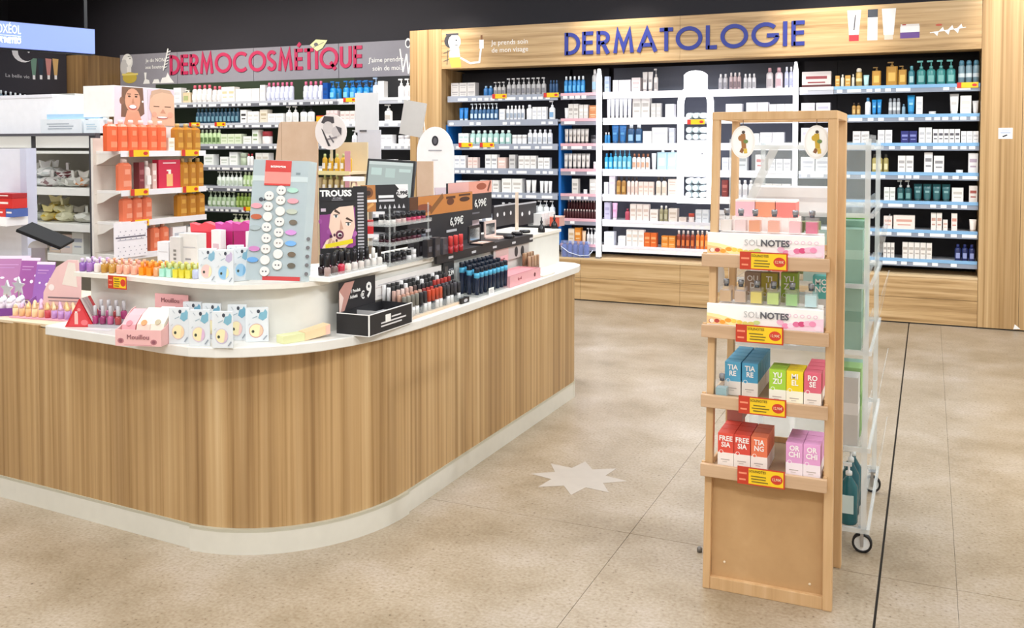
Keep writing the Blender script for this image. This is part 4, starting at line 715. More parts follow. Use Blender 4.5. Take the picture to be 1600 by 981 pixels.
D = [
 [(1121, 1136, 'bot', 2, .16, '#b9b6ba', '#d5d3d6', 'grey bottle', '#8f8c92'), (1138, 1157, 'bot', 3, .17, '#b9a3a6', '#dcd3d4', 'pinkish grey bottle', '#7e6a70'), (1160, 1180, 'bot', 3, .155, '#cfcdd2', '#e2e1e4', 'pale grey bottle', '#a5a3aa'), (1195, 1207, 'bot', 1, .205, '#c9c2c6', '#b58a92', 'tall grey pink-capped bottle', '#a9a0a6'), (1209, 1222, 'bot', 1, .205, '#dcc8cf', '#c79aa4', 'tall rosy bottle', '#b99aa4'), (1224, 1239, 'bot', 2, .21, '#c9cde6', '#e6e8f3', 'lilac bottle', '#a4a9cc')],
 [(1133, 1159, 'box', 1, .13, '#f7f6fa', None, 'wide white carton', '#dcdde6'), (1165, 1200, 'box', 2, .14, '#f4f2f6', None, 'white carton', '#d2d2de'), (1201, 1238, 'box', 3, .12, '#f2f0f4', None, 'low white carton', '#cfcfda')],
 [(1163, 1186, 'box', 1, .1, W_, None, 'low white carton', '#d3d6e0'), (1187, 1225, 'box', 2, .11, '#f1f0f5', None, 'white carton', '#c9ccd8')],
 [(1128, 1150, 'box', 2, .13, '#dfe0e4', None, 'grey-white carton', '#b6b8be'), (1152, 1168, 'box', 1, .17, '#cfd2d3', None, 'tall grey carton', '#a2a7a8'), (1180, 1196, 'box', 1, .16, '#e8e6e8', None, 'white carton with red foot', '#d06a6a'), (1200, 1236, 'box', 3, .12, '#e3e2e6', None, 'pale carton', '#bdbcc2')],
 [(1128, 1138, 'box', 1, .17, '#7a2f2a', None, 'dark red carton', '#a85a50'), (1150, 1178, 'bot', 3, .17, '#e3e0e0', W_, 'white bottle', '#c3bfc0'), (1180, 1236, 'box', 4, .14, '#e6e0dc', None, 'pale beige carton', '#c9bfb8')],
 [(1122, 1160, 'box', 3, .13, '#dcdad9', None, 'grey-white carton', '#b0adad')], []]
E_ = [
 [(1251, 1298, 'box', 1, .155, '#cfc6c4', '#5a2b2e', 'broad gift carton with a dark red foot', '#8a3a40')],
 [(1251, 1273, 'box', 1, .125, '#e3e0ea', '#d98a4e', 'lilac-white gift carton with orange foot, left', '#c4c0d2'), (1274, 1297, 'box', 1, .125, '#dcdce6', '#d98a4e', 'lilac-white gift carton with orange foot, right', '#bab8cc')],
 [(1251, 1297, 'box', 2, .15, '#e6e4ee', None, 'white-lilac gift carton', '#b9b3c6')],
 [(1251, 1297, 'box', 2, .14, '#e2e2e6', None, 'pale gift carton', '#b9b9c2')], [], [], []]
F_ = [
 [(1301, 1311, 'box', 1, .11, '#c2964a', None, 'gold carton', '#e0c48c'), (1312, 1318, 'bot', 1, .12, '#cfd3c4', '#e6e8df', 'little clear bottle'), (1319, 1328, 'box', 1, .11, '#c2964a', None, 'gold carton, second', '#e0c48c'), (1329, 1334, 'bot', 1, .12, '#c9c9bf', '#dfdfd6', 'little pale bottle'), (1335, 1346, 'spray', 1, .175, '#c2a25e', '#e8e0cf', 'gold white-capped can', '#e6d3a0'), (1347, 1357, 'tube', 1, .11, '#9fc9cf', '#e4e4d4', 'aqua tube'), (1361, 1375, 'sq', 1, .18, '#b8893a', '#8a6a34', 'amber square pump bottle', '#d9b45e'), (1383, 1401, 'sq', 1, .225, '#b38434', '#8a6a34', 'large amber square pump bottle', '#d2aa54'), (1402, 1415, 'sq', 1, .185, '#b8893a', '#8a6a34', 'amber square pump bottle by the teal ones', '#d9b45e'), (1417, 1428, 'bot', 1, .18, '#3b7f8c', '#5fa0aa', 'blue-teal bottle', '#a9c9cc'),
  (1430, 1492, 'pump', 4, .225, '#3d8a88', '#5a9c98', 'teal pump bottle', '#79b3ae'), (1495, 1530, 'spray', 3, .215, '#7f9aa6', '#4f7f94', 'blue-grey spray can', '#c9d3d6')],
 [(1330, 1344, 'bot', 2, .12, '#a8803f', '#3f3020', 'small amber bottle', '#cfae70'), (1350, 1360, 'bot', 1, .165, '#f0f2f4', '#4f93c4', 'white blue-capped bottle', '#d3dbe2'), (1361, 1377, 'tube', 2, .145, '#1f86c8', '#1a6da8', 'bright blue tube', '#7fc0e6'), (1387, 1406, 'spray', 3, .155, '#b8bdc2', '#8f959c', 'silver-grey can', '#d6dade'), (1408, 1414, 'bot', 1, .1, '#8aa6b8', '#5f8299', 'little blue-grey bottle'), (1416, 1429, 'tube', 1, .18, '#2b94cc', '#1d74a8', 'tall sky blue tube', '#8fcdea'), (1430, 1441, 'box', 1, .165, W_, None, 'white carton by the blue tube', '#cfd2d8'), (1450, 1462, 'jar', 1, .03, W_, W_, 'flat white jar'), (1482, 1498, 'tube', 1, .185, '#f2efec', '#eceae6', 'tall white tube', '#cfcbc8'), (1499, 1517, 'box', 1, .165, '#f4f2ef', None, 'broad white carton', '#d6d2ce'), (1518, 1529, 'tube', 1, .12, W_, W_, 'short white tube')],
 [(1332, 1358, 'box', 2, .115, '#e3e0df', None, 'grey-white carton', '#b4b0b0'), (1371, 1394, 'box', 2, .125, '#efeeee', None, 'white carton', '#c0c0c4'), (1407, 1433, 'box', 2, .115, '#2a2f74', None, 'navy carton', '#7f86c0'), (1435, 1456, 'box', 2, .145, '#f2f1f0', None, 'white carton by the navy ones', '#c3c3c8'), (1457, 1500, 'box', 5, .13, '#f1efee', None, 'white dotted carton', '#55525a'), (1501, 1529, 'box', 3, .11, '#f4f2f1', None, 'low white carton', '#c9c8cc')],
 [(1362, 1389, 'bot', 3, .17, '#a8995a', '#3c3a34', 'amber-green bottle', '#dcd3a8'), (1403, 1428, 'box', 2, .155, '#e9e7e5', None, 'white carton', '#a9a6a6'), (1444, 1458, 'box', 1, .185, '#eceae8', None, 'tall white carton', '#8f8d90'), (1459, 1476, 'box', 1, .155, '#e9e6e4', None, 'broad white carton', '#8f8d90'), (1494, 1506, 'jar', 1, .03, W_, '#eeeef0', 'flat white jar'), (1513, 1529, 'box', 1, .18, '#e6e4e4', None, 'white carton by the oak pillar', '#b4a3b4')],
 [(1382, 1400, 'box', 2, .125, '#e6e6e2', None, 'white carton', '#bfc4bc'), (1402, 1426, 'pump', 2, .19, '#1f4f52', '#e9efee', 'dark teal white-pump bottle', '#6a9896'), (1428, 1487, 'tube', 4, .16, '#2b5f63', '#1c4548', 'dark teal tube', '#7fa9a9'), (1488, 1507, 'box', 1, .13, '#ebe7e2', None, 'cream carton', '#c6bfb6'), (1515, 1529, 'box', 1, .15, '#e3dbd4', None, 'beige carton by the oak pillar', '#a9584e')],
 [(1382, 1396, 'box', 1, .12, '#eedfd6', None, 'pink-beige carton', '#d9a596'), (1397, 1432, 'box', 1, .13, '#f0e2d8', None, 'wide pink-beige carton', '#d5a090'), (1456, 1474, 'box', 2, .16, '#ede3db', None, 'tall cream carton', '#c79c8c'), (1475, 1483, 'box', 1, .1, '#efe6de', None, 'small cream carton', '#d9b3a5'), (1488, 1498, 'box', 1, .16, '#f0e4dc', None, 'tall cream carton by itself', '#d99a88'), (1516, 1529, 'tube', 1, .11, '#efe3d8', '#d9c4b2', 'cream tube')],
 [(1382, 1400, 'box', 3, .14, '#e6e0da', None, 'white-grey carton', '#a9a19a'), (1412, 1459, 'box', 5, .15, '#e9e2da', None, 'cream carton', '#b9ada2'), (1494, 1527, 'bot', 3, .15, '#232c5c', '#2c3876', 'navy bottle', '#8f97c4')]]
G_ = [
 [(272, 284, 'box', 1, .2, W_, None, 'white carton at the left', '#d6d6da'), (285, 297, 'sq', 1, .17, '#d9c4a2', '#e9e6de', 'beige bottle with flowers', '#a9b07a'), (299, 330, 'bot', 4, .225, '#e3dedb', '#e0657a', 'grey-white pink-capped bottle', '#f3efec'), (331, 346, 'bot', 2, .205, '#e0dbd8', '#e0657a', 'slim grey-white pink-capped bottle', '#f3efec'), (347, 368, 'box', 2, .19, '#f3efe8', None, 'white flowered carton', '#cdbf9a'), (369, 406, 'box', 3, .16, '#f8f6f4', None, 'plain white carton', '#e6e3e0'), (407, 415, 'box', 1, .2, '#f6f4f2', None, 'tall white carton', '#dcd9d6'), (416, 458, 'bot', 6, .225, '#d3d6ea', '#dc6f92', 'clear lilac pink-capped bottle', '#eceef6'), (473, 504, 'bot', 4, .225, '#d8daec', '#dc6f92', 'clear lilac bottle right of the gap', '#eceef6'), (505, 513, 'box', 1, .2, '#1b4f9e', None, 'dark blue carton', '#14407f')],
 [(305, 373, 'bot', 11, .19, '#25455a', '#3e6176', 'dark blue bottle', '#6f97a8'), (376, 386, 'box', 1, .165, '#f3f1ee', None, 'white carton with black edge', '#3c3a3c'), (387, 405, 'box', 2, .145, '#f2f0ec', None, 'white carton', '#d3d0ca'), (406, 418, 'box', 1, .165, '#e0d5c4', None, 'beige carton', '#b8a88e'), (419, 444, 'box', 2, .115, '#f4f2ef', None, 'low white carton', '#d9d6d2'), (445, 465, 'pump', 2, .2, '#f2f1ef', '#efeeec', 'white pump bottle', '#d6d4d0'), (467, 490, 'pump', 2, .2, '#f4f3f1', '#29282a', 'white black-pump bottle', '#dad8d4'), (510, 528, 'box', 3, .14, '#e6d3d3', None, 'pinkish carton', '#c9a3a6')],
 [(305, 344, 'bot', 6, .185, '#b8cf9c', '#e3ecd6', 'light green bottle', '#5f7a4a'), (345, 378, 'box', 3, .13, '#dbe3c8', None, 'pale green carton', '#b3c498'), (380, 393, 'box', 1, .1, '#f0f0ea', None, 'low white carton', '#d0d3c6'), (394, 404, 'box', 1, .18, '#eef0e8', None, 'tall white carton', '#8fa37a'), (405, 419, 'jar', 1, .16, '#f0e6e2', '#b23c44', 'red and white round pack')],
 [(318, 334, 'box', 1, .14, '#eceeea', None, 'white carton', '#c2cabc'), (344, 357, 'box', 1, .11, '#eff0ec', None, 'low white carton', '#c6ccc0'), (358, 371, 'box', 1, .17, '#f2f3ef', None, 'tall white carton', '#cdd3c8'), (372, 383, 'jar', 1, .16, '#a9b59c', '#c2ccb6', 'grey-green jar'), (384, 394, 'bot', 2, .15, '#f1efec', '#c0414a', 'white red-capped bottle'), (399, 420, 'box', 2, .16, '#ebe8e2', None, 'cream carton', '#cfc8bc')],
 [(337, 377, 'pump', 6, .185, '#dfe6dc', '#eef1ea', 'clear white pump bottle', '#c3cfbc'), (378, 396, 'bot', 3, .185, '#b6cf92', '#dfe8cc', 'green bottle', '#e0eccf')],
 [(323, 366, 'pump', 6, .195, '#9fb38e', '#cdd8c2', 'clear green pump bottle', '#d9e3cf'), (367, 396, 'bot', 5, .18, '#7f9a3e', '#aebf78', 'olive green bottle', '#b8ca7c')],
 [(360, 396, 'pump', 4, .18, '#c9d3a0', '#e6ead0', 'pale green pump bottle', '#e9efd3')]]
H_ = [
 [(581, 591, 'pump', 1, .245, '#f3f3f5', '#9fb6d6', 'white pump bottle', '#dcdce2'), (591, 601, 'box', 1, .2, W_, None, 'white carton by the pump bottle', '#d9d9de'), (620, 640, 'pump', 2, .22, '#f4f3f5', '#f0eff1', 'white pump bottle by the oak unit', '#dedde2')],
 [(531, 555, 'box', 3, .13, '#e9dcd8', None, 'pinkish white carton', '#cbb1ac'), (599, 612, 'pump', 1, .195, '#efeeec', '#e6e4e2', 'white pump bottle', '#c4bcb4'), (556, 574, 'box', 2, .11, '#f3f2f4', None, 'white carton', '#d8d6dc')],
 [(548, 556, 'pump', 1, .165, '#f0eff1', W_, 'white pump bottle', '#d2d0d6'), (593, 614, 'box', 2, .11, '#f1f0f2', None, 'white carton', '#d2d0d6'), (620, 640, 'jar', 2, .1, '#f1f0f2', '#e6e4e8', 'white jar')],
 [(598, 620, 'jar', 3, .09, '#efe6e4', W_, 'pale jar'), (622, 641, 'box', 2, .08, '#eceaec', None, 'low white carton', '#cfcccf')],
 [], [], []]
for nm, tab, lim in (('wide blue bay', A, (xA0+.02, xA1-.02)), ('narrow pink-edged bay', B, (xA1+.045, xB1-.003)), ('bright white bay', C, (xC0+.003, 9)), ('bay behind the rack', D, (-9, -1.195)), ('narrow gift bay', E_, (xD0+.003, xE1-.004)), ('right oak bay', F_, (xE1+.01, OX1-.006)), ('green-backed bay', G_, (DG0, DG1-.003)), ('black-backed bay', H_, (DG1+.008, DH1-.003))):
    for k, runs in enumerate(tab): stock(nm, k, LV[k], runs, 9.25, lim)
# two deep: bright blue pump bottles, top shelf under the pink letters; red dark bottles second tier
for r in range(2):
    xa, xb = PY(514, 229, 9.30)[0], PY(577, 229, 9.30)[0]
    for i in range(6):
        x = xa+(xb-xa)*(i+.5+.0*r)/6
        if abs(x-DG1-.002) < .048: continue
        put('pump', x, 9.33+.11*r, LV[0], .085, .07, .22, '#1f93dc', '#2a6fb6', f'bright blue pump bottle, {ORD[i]} from left in the {"front" if r == 0 else "back"} row under pink letters', 'bottle', 'bright blue pump bottles under the pink letters', '#7cc6ee')
xa, xb = xA1+.05, xB1-.01
rk = tag(bx('bottle_riser', xa, xb, 9.34, 9.44, .8406, .93, M('#2a1d1f', .5)), 'dark stepped riser behind dark red bottles in the narrow bay', 'riser')
for i in range(12): put('bot', xa+(xb-xa)*(i+.5)/12, 9.39, .93, (xb-xa)/12*.97, .03, .10, '#5a2226', '#e3d0ca', f'dark red small bottle, {ORD[i]} of twelve from left, raised row, sixth shelf, narrow bay', 'bottle', 'raised dark red bottles in the narrow bay')
# ---------------------------------------------------------------- left: end display with shower oils, gondola, side cabinet
EB, EF, EY0, EY1 = -5.5, -5.27, 4.98, 5.86
eu = thing('end_display', 'cream end display of four bracketed shelves holding orange and amber bottles', 'display rack')
CREAM = M('#ebe3d8', .5)
bx('back_panel', EB-.02, EB, EY0-.03, EY1, 0, 1.66, CREAM, eu)
for k in range(5): bx('groove', EB-.0, EB+.0008, EY0-.02, EY1, .62+.21*k, .623+.21*k, M('#c9bfb2', .6), eu)
EZ = [1.566, 1.283, 1.058, .82]
for k, z in enumerate(EZ):
    s = bx('shelf', EB, EF-.006, EY0, EY1-.01, z-.02, z, M('#f0ebe4', .45), eu); bx('price_rail', EF-.006, EF, EY0+.01, EY1-.01, z-.04, z+.002, M('#e9e6ea', .35), s)
    for y in (EY0, EY1-.02): MB().prism([(y, z-.02), (y+.01, z-.02), (y+.01, z-.021)], EB, EF-.03, CREAM, 'x').prism([(EB, z-.1), (EB+.06, z-.085), (EB+.13, z-.05), (EF-.02, z-.021), (EB, z-.021)], y, y+.01, CREAM, 'y').build('bracket', s)
    for py_ in ((216, 296) if k < 2 else (216,) if k == 2 else ()):
        q = PX(py_, 236, EF)[1]; o = obj('promo_tag', PROMO, s, (EF+.006, q, z-.02)); o.rotation_euler.z = pi/2
        if k == 0: o.scale = (1.1, 1, 1)
def rowY(k, runs, x=None):
    z = EZ[k]
    for a, b, kind, n, h, col, cap, words, band in runs:
        xx = EF-.05 if x is None else x; y0, y1 = PX(a, 229, xx)[1], PX(b, 229, xx)[1]; w_ = (y1-y0)/n; d = min(.075, w_)
        for i in range(n):
            lab = f'{words}, {SHELFN[k] if k < 3 else "lowest"} shelf, end display' if n == 1 else f'{words}, {ORD[i]} of {NUM[n]} from left, {SHELFN[k] if k < 3 else "lowest"} shelf, end display'
            put(kind, xx-.0, y0+w_*(i+.5), z, w_*.97, d, h, col, cap, lab, CATN[kind], None if n == 1 else words+'s on the end display', band, rz=pi/2)
SO, SA = '#e8673c', '#b5761a'
rowY(0, [(164, 257, 'flask', 6, .225, SO, '#f0d8d0', 'orange bottle', '#ee8e68'), (258, 268, 'box', 1, .10, '#f1e8da', None, 'small cream carton', '#d9c9ae'), (270, 310, 'flask', 3, .21, SA, '#c9a86a', 'amber bottle', '#cf9a3e')])
rowY(1, [(182, 203, 'flask', 1, .23, '#dd7350', '#efd9d0', 'single orange bottle', '#e8987c'), (212, 221, 'box', 1, .2, '#7a2a30', None, 'dark red narrow carton', '#a05a5c'), (222, 233, 'bot', 1, .21, '#e6d6d0', '#d8c9c4', 'pale bottle', '#f3ece8'), (234, 241, 'box', 1, .19, '#d8b4ac', None, 'dusty pink narrow carton', '#efe0da'), (278, 314, 'flask', 3, .225, SA, '#c9a86a', 'amber bottle', '#cf9a3e')])
rowY(2, [(187, 233, 'flask', 3, .192, '#df7350', '#eab9a4', 'orange bottle', '#e8987c'), (273, 316, 'flask', 3, .197, SA, '#c9a86a', 'amber bottle', '#cf9a3e')])
rowY(3, [(230, 259, 'flask', 2, .2, '#df7350', '#eab9a4', 'orange bottle', '#e8987c'), (262, 284, 'box', 1, .16, '#f1eef0', None, 'white carton with grey print', '#b9bcc6'), (286, 306, 'box', 1, .15, '#f3f0ee', None, 'white carton with dark mark', '#5c5a60')])
y0, y1 = PX(243, 263, EF-.06)[1], PX(277, 263, EF-.06)[1]
o = tag(bx('gift_box', -(y1-y0)/2, (y1-y0)/2, -.03, .03, 0, .215, M('#cf2748', .4)), 'crimson gift box with a pictured yellow bottle on the end display', 'box'); o.location = (EF-.06, (y0+y1)/2, EZ[1]+.0006); o.rotation_euler.z = pi/2
art(o, y1-y0, .215, [('r', .2, .86, .8, .91, '#f3c9d0'), ('r', .36, .06, .64, .5, '#f0b77a'), ('r', .44, .5, .56, .6, '#f3ece6'), ('r', .36, .6, .56, .65, '#f3ece6')], y=-.0305)
# poster on top: a laughing woman and a child
pc = PX(178, 133, -5.42); pe = PX(272, 140, -5.42); zp0 = EZ[0]+.003; PH = pc[2]-zp0
t = thing('display_poster', 'folded poster of a laughing woman and a smiling child above the orange bottles', 'poster', (-5.42, pc[1], zp0), pi/2)
PW = pe[1]-pc[1]
bx('board', 0, PW, .001, .006, 0, PH, M('#f2ecec', .5), t); bx('folded_side', -.006, 0, -.0, .30, PH*.52, PH, M('#f3efe9', .5), t)
SK, SK2 = '#d9a184', '#e3b498'
art(t, PW, PH*.60, [('r', 0, 0, .53, .98, '#e6d3dd'), ('r', .54, 0, 1, .98, '#dccad6'), ('p', [(.1, .2), (.12, .98), (.46, .98), (.48, .3), (.4, .2)], '#7a5a48'), ('p', [(.14, 0), (.2, .38), (.38, .38), (.46, 0)], '#d59b7d'), ('e', .29, .64, .125, .31, SK), ('e', .12, .62, .04, .1, '#8a6450'), ('e', .29, .46, .07, .07, '#b0524c'), ('e', .29, .475, .058, .05, '#fbf7f2'), ('e', .235, .74, .022, .022, '#453028'), ('e', .345, .74, .022, .022, '#453028'), ('r', .2, .79, .26, .81, '#6b4a38'), ('r', .32, .79, .38, .81, '#6b4a38'), ('p', [(.275, .56), (.315, .56), (.295, .7)], '#c98a6c'), ('e', .45, .62, .015, .03, '#f6f0f0'),
   ('p', [(.58, 0), (.6, .3), (.56, .45), (.58, .8), (.66, .95), (.9, .97), (.99, .8), (1, 0)], SK2), ('p', [(.58, .7), (.6, .92), (.75, .99), (.92, .96), (.99, .8), (.95, .86), (.78, .9), (.64, .82)], '#c9a58c'), ('r', .63, .5, .73, .525, '#6b4a3c'), ('r', .82, .5, .93, .525, '#6b4a3c'), ('p', [(.74, .33), (.84, .33), (.79, .46)], '#c98f76'), ('e', .78, .22, .1, .045, '#b4605c'), ('e', .78, .23, .085, .025, '#f6efe8'), ('e', .92, .3, .05, .08, '#e2a48c'), ('e', .64, .3, .04, .07, '#e2a48c')], x0=0, z0=PH*.40)
t = thing('paper_sheet', 'white dotted notice sheet hanging below the orange bottles', 'notice', (EF+.012, PX(176, 372, EF)[1], PX(200, 402, EF)[2]), pi/2)
wS = PX(228, 372, EF)[1]-PX(176, 372, EF)[1]; hS = EZ[2]-.002-PX(200, 402, EF)[2]
bx('sheet', 0, wS, .0, .002, 0, hS, M('#f3eef3', .6), t)
art(t, wS, hS, [('r', .05, .56, .95, .6, '#6a6674'), ('r', .1, .49, .9, .51, '#b5b2bd')]+[('e', .12+.16*(i % 6)+(.05 if (i//6) % 2 else 0), .08+.11*(i//6)+(.12 if i > 17 else 0), .016, .014, '#8f8a9c') for i in range(36)], x0=0)
# gondola
GY0 = 5.01
go = thing('gondola', 'white gondola with bagged goods on shelves, behind the left end of the counter', 'shelving')
GX0, GX1 = -8.6, EB-.025
DK_ = M('#4c4a4e', .5); GW = M('#e6e4dd', .5)
zg = PY(140, 208, GY0)[2]
bx('upright', PY(141, 229, GY0)[0], GX1+.002, GY0-.012, GY0+.03, 0, zg, DK_, go); bx('upright', PY(47, 229, GY0)[0]-.012, PY(47, 229, GY0)[0], GY0+.02, GY0+.05, PY(40, 232, GY0)[2], zg-.02, DK_, go)
bx('back_panel', GX0, GX1-.06, GY0+.5, GY0+.52, 0, zg, M('#b5b0a6', .6), go); bx('side_panel', GX1-.015, GX1, GY0+.031, GY0+.52, 0, zg-.001, CREAM, go)
bx('top_shelf', GX0, GX1, GY0-.02, GY0+.5, zg-.018, zg, M('#5b595e', .5), go)
bx('lit_back', GX0, PY(139, 229, GY0)[0], GY0+.1, GY0+.11, PY(100, 231, GY0)[2], zg-.019, M('#f4f1ea', .5, emit=.35), go)  # white back glows to stand in for lamplight under the top shelf
for a, b, dz in ((240, 236, .0), (305, 294, 0), (361, 350, 0), (408, 398, 0)):
    z1 = PY(100, b, GY0)[2]; s = bx('shelf', GX0, PY(140, 229, GY0)[0], GY0, GY0+.5, z1-.02, z1, GW, go); bx('price_rail', GX0, PY(140, 229, GY0)[0], GY0-.008, GY0, PY(100, a, GY0)[2], z1+.001, GW, s)
GZ = [PY(100, q, GY0)[2] for q in (294, 350, 398)]
def pouch_mesh(seed, sx, sy, sz, m, m2):
    R = random.Random(seed); bm = bmesh.new(); bmesh.ops.create_icosphere(bm, subdivisions=2, radius=1)
    for v in bm.verts:
        k = 1+(R.random()-.5)*.42; v.co.x = v.co.x*sx*k; v.co.y = v.co.y*sy*k; v.co.z = max(0, (v.co.z*.5+.5))*sz*k
    me = bpy.data.meshes.new('bag'); bm.to_mesh(me); bm.free(); me.materials.append(m); me.materials.append(m2)
    for i, p in enumerate(me.polygons): p.material_index = 1 if R.random() < .3 else 0; p.use_smooth = False
    return me
PB = {}
def pouch(px, py, k, c, c2, lab, s=1, dy=.16, seed=0):
    me = PB.setdefault((c, c2, seed % 2), None) or pouch_mesh(seed, .042, .085, .064, M(c, .3, coat=.4), M(c2, .3, coat=.4)); PB[(c, c2, seed % 2)] = me
    p = PY(px, 229, GY0+dy); o = obj('bag', me, None, (p[0], GY0+dy, GZ[k]+.001+py)); o.rotation_euler.z = seed*1.3; o.scale = (s, s, s); tag(o, lab, 'bag', 'bagged goods on the gondola')
    MB().prism([(-.03, 0), (.03, 0), (.045, .05), (0, .035), (-.045, .05)], -.008, .008, M(c, .3, coat=.4), 'y').build('knot', o, (0, 0, .065))
for i, (px, h, c, c2, n) in enumerate(((44, 0, '#e4e6e2', '#b9beb8', 'white bag at the left end of the upper gondola shelf'), (62, .0, '#f2f4f4', '#c9cfcf', 'bright white bag, second on the upper gondola shelf'), (80, 0, '#d9d6d2', '#8a6a6a', 'grey and wine bag mid upper gondola shelf'), (98, 0, '#dfe0da', '#9fa39a', 'silvery bag on the upper gondola shelf'), (116, 0, '#d6d4cc', '#a9a79c', 'beige-white bag on the upper gondola shelf'), (131, 0, '#e8e3da', '#e09050', 'white and orange bag at the right end of upper gondola shelf'),
        (70, .075, '#fafbfb', '#d8dede', 'bright white bag piled on top, left, upper gondola shelf'), (86, .075, '#f4f4f4', '#cfcaca', 'white bag piled on top, middle, upper gondola shelf'), (52, .06, '#f6f6f4', '#d0d2ce', 'white bag leaning on the pile, far left, upper gondola shelf'), (106, .055, '#e2dcda', '#6e3036', 'white bag with dark red print on the pile'))):
    pouch(px, h, 0, c, c2, n, 1.12, .16+.05*(i % 2)+(.03 if h else 0), i)
for i, (px, h, c, c2, n) in enumerate(((43, 0, '#a9c0b4', '#2f4f44', 'dark green bag at the left end of the lower gondola shelf'), (58, 0, '#dfe3d9', '#b9c0b4', 'pale green-white bag on the lower gondola shelf'), (74, 0, '#ecdf9a', '#d9b534', 'yellow bag, left one, lower gondola shelf'), (90, 0, '#ead26a', '#c99a22', 'deep yellow bag mid lower gondola shelf'), (106, 0, '#d9d6b4', '#b5b08a', 'pale olive bag on the lower gondola shelf'), (121, 0, '#c9c4b4', '#8f8a7c', 'grey-beige bag on the lower gondola shelf'), (134, 0, '#e3e2d6', '#b3b09f', 'white-beige bag at the right end of the lower gondola shelf'),
        (86, .07, '#efe3a0', '#d8bc4a', 'yellow bag on top of the lower gondola pile'), (100, .055, '#e2dcae', '#c2ae5a', 'pale yellow bag on top of the lower gondola pile'), (50, .06, '#5c7a6c', '#1f332c', 'very dark green bag on top at far left'))):
    pouch(px, h, 1, c, c2, n, 1.12, .16+.05*(i % 2)+(.03 if h else 0), i+20)
for i, (px, kind, w_, h, c, cap, n) in enumerate(((38, 'box', .06, .16, '#3c4c8c', None, 'blue striped carton on the low gondola shelf'), (46, 'bot', .06, .19, '#f2f2f2', '#e6e6ea', 'white bottle on the low gondola shelf, left'), (53, 'bot', .06, .18, '#efefef', '#e2e2e6', 'white bottle on the low gondola shelf, second'), (90, 'box', .12, .07, '#d9c4b0', None, 'beige carton on the low gondola shelf'), (108, 'box', .12, .14, '#e2cfc4', None, 'pinkish carton on the low gondola shelf'), (126, 'box', .12, .16, '#e3e2da', None, 'white carton on the low gondola shelf, right'))):
    p = PY(px, 229, GY0+.12); put(kind, p[0], GY0+.12, GZ[2], w_, min(w_, .08), h, c, cap, n, CATN[kind], None, '#aeb2bd')
# goods on top of the gondola
p0, p1 = PY(0, 229, GY0+.1), PY(92, 229, GY0+.1)
o = tag(bx('storage_box', p0[0]-.3, p1[0], GY0+.1, GY0+.4, zg+.0006, PY(50, 150, GY0+.1)[2], M('#f2f0f2', .5)), 'large plain white box on top of the gondola, far left', 'box'); bx('lid', p0[0]-.303, p1[0]-.06, GY0+.097, GY0+.403, PY(50, 153, GY0+.1)[2], PY(50, 148, GY0+.1)[2], M('#e9e6ea', .5), o)
for a, b, yb_, yt, c, bd, n in ((64, 128, 207, 186, '#e6e9ec', '#a9b0b8', 'flat white carton with grey print on top of the gondola'), (131, 162, 207, 188, '#e9f0f4', '#bfd3df', 'clear wrapped carton on top of the gondola beside the orange bottles')):
    q0, q1 = PY(a, 229, GY0+.03), PY(b, 229, GY0+.03); zt_ = PY(100, yt, GY0+.03)[2]
    o = tag(bx('carton', q0[0], min(q1[0], GX1-.0), GY0+.03, GY0+.09, zg+.0006, zt_, M(c, .5)), n, 'carton'); W = min(q1[0], GX1)-q0[0]; art(o, W, zt_-zg, lines(.15, .85, .25, .75, 3, bd), y=GY0+.0292, x0=q0[0], z0=zg)
q0, q1 = PY(72, 229, GY0+.05), PY(155, 229, GY0+.05); zt_ = PY(100, 186, GY0+.03)[2]
tag(bx('carton', q0[0], min(q1[0], GX1), GY0+.062, GY0+.088, zt_+.0006, PY(100, 178, GY0+.03)[2], M('#a9cbe6', .5)), 'flat pale blue carton lying on the white one atop the gondola', 'carton')
for i, px in enumerate((146, 155, 163)): put('bot', min(PY(px, 229, GY0+.2)[0], GX1-.04), GY0+.2, zg, .06, .06, .15, '#dfe8ee', '#eef2f5', f'clear bottle on top of the gondola, {ORD[i]} of three from left', 'bottle', 'clear bottles on the gondola top', '#b9cbd6')
# far shelves along the left wall under the dark panel
for k, (a, b, yy, zpx, n) in enumerate(((-45, 131, 7.4, 166, 'white shelf unit against the left wall under the dark panel'),)):
    z = PY(100, zpx, yy)[2]; q0, q1 = PY(a, 229, yy), PY(b, 229, yy)
    t = thing('shelving_unit', n, 'shelving'); bx('shelf', q0[0], q1[0], yy, yy+.35, z-.03, z, M('#3a383c', .5), t); bx('side_panel', q0[0]+.0, q0[0]+.03, yy, yy+.35, 0, z-.0305, M('#d9d6d0', .5), t); bx('side_panel', q1[0]-.03, q1[0], yy, yy+.35, 0, z-.0305, M('#d9d6d0', .5), t)
    bx('back_panel', q0[0]+.031, q1[0]-.031, yy+.33, yy+.35, 0, z-.031, M('#5d5b60', .6), t)
    for j in range(4): obj('price_tag', TAGW, t, (PY(96+j*10, 229, yy)[0], yy-.001, z-.016))
    q2, q3 = PY(47, 229, yy+.05), PY(118, 229, yy+.05)
    tag(bx('carton', q2[0], q3[0], yy+.05, yy+.2, z+.0006, PY(80, 147, yy+.05)[2], M('#ebe9e2', .5)), 'long white carton on the far left shelf beside the wood pillar', 'carton')
    for i in range(6): put('bot', PY(3+7.5*i, 229, yy+.24)[0], yy+.24, z, .05, .05, .22-.012*i, '#7f98a6', '#e6ebee', f'grey-blue bottle, {ORD[i]} of six from left, far left shelf', 'bottle', 'bottles on the far left shelf', '#a9bcc6')
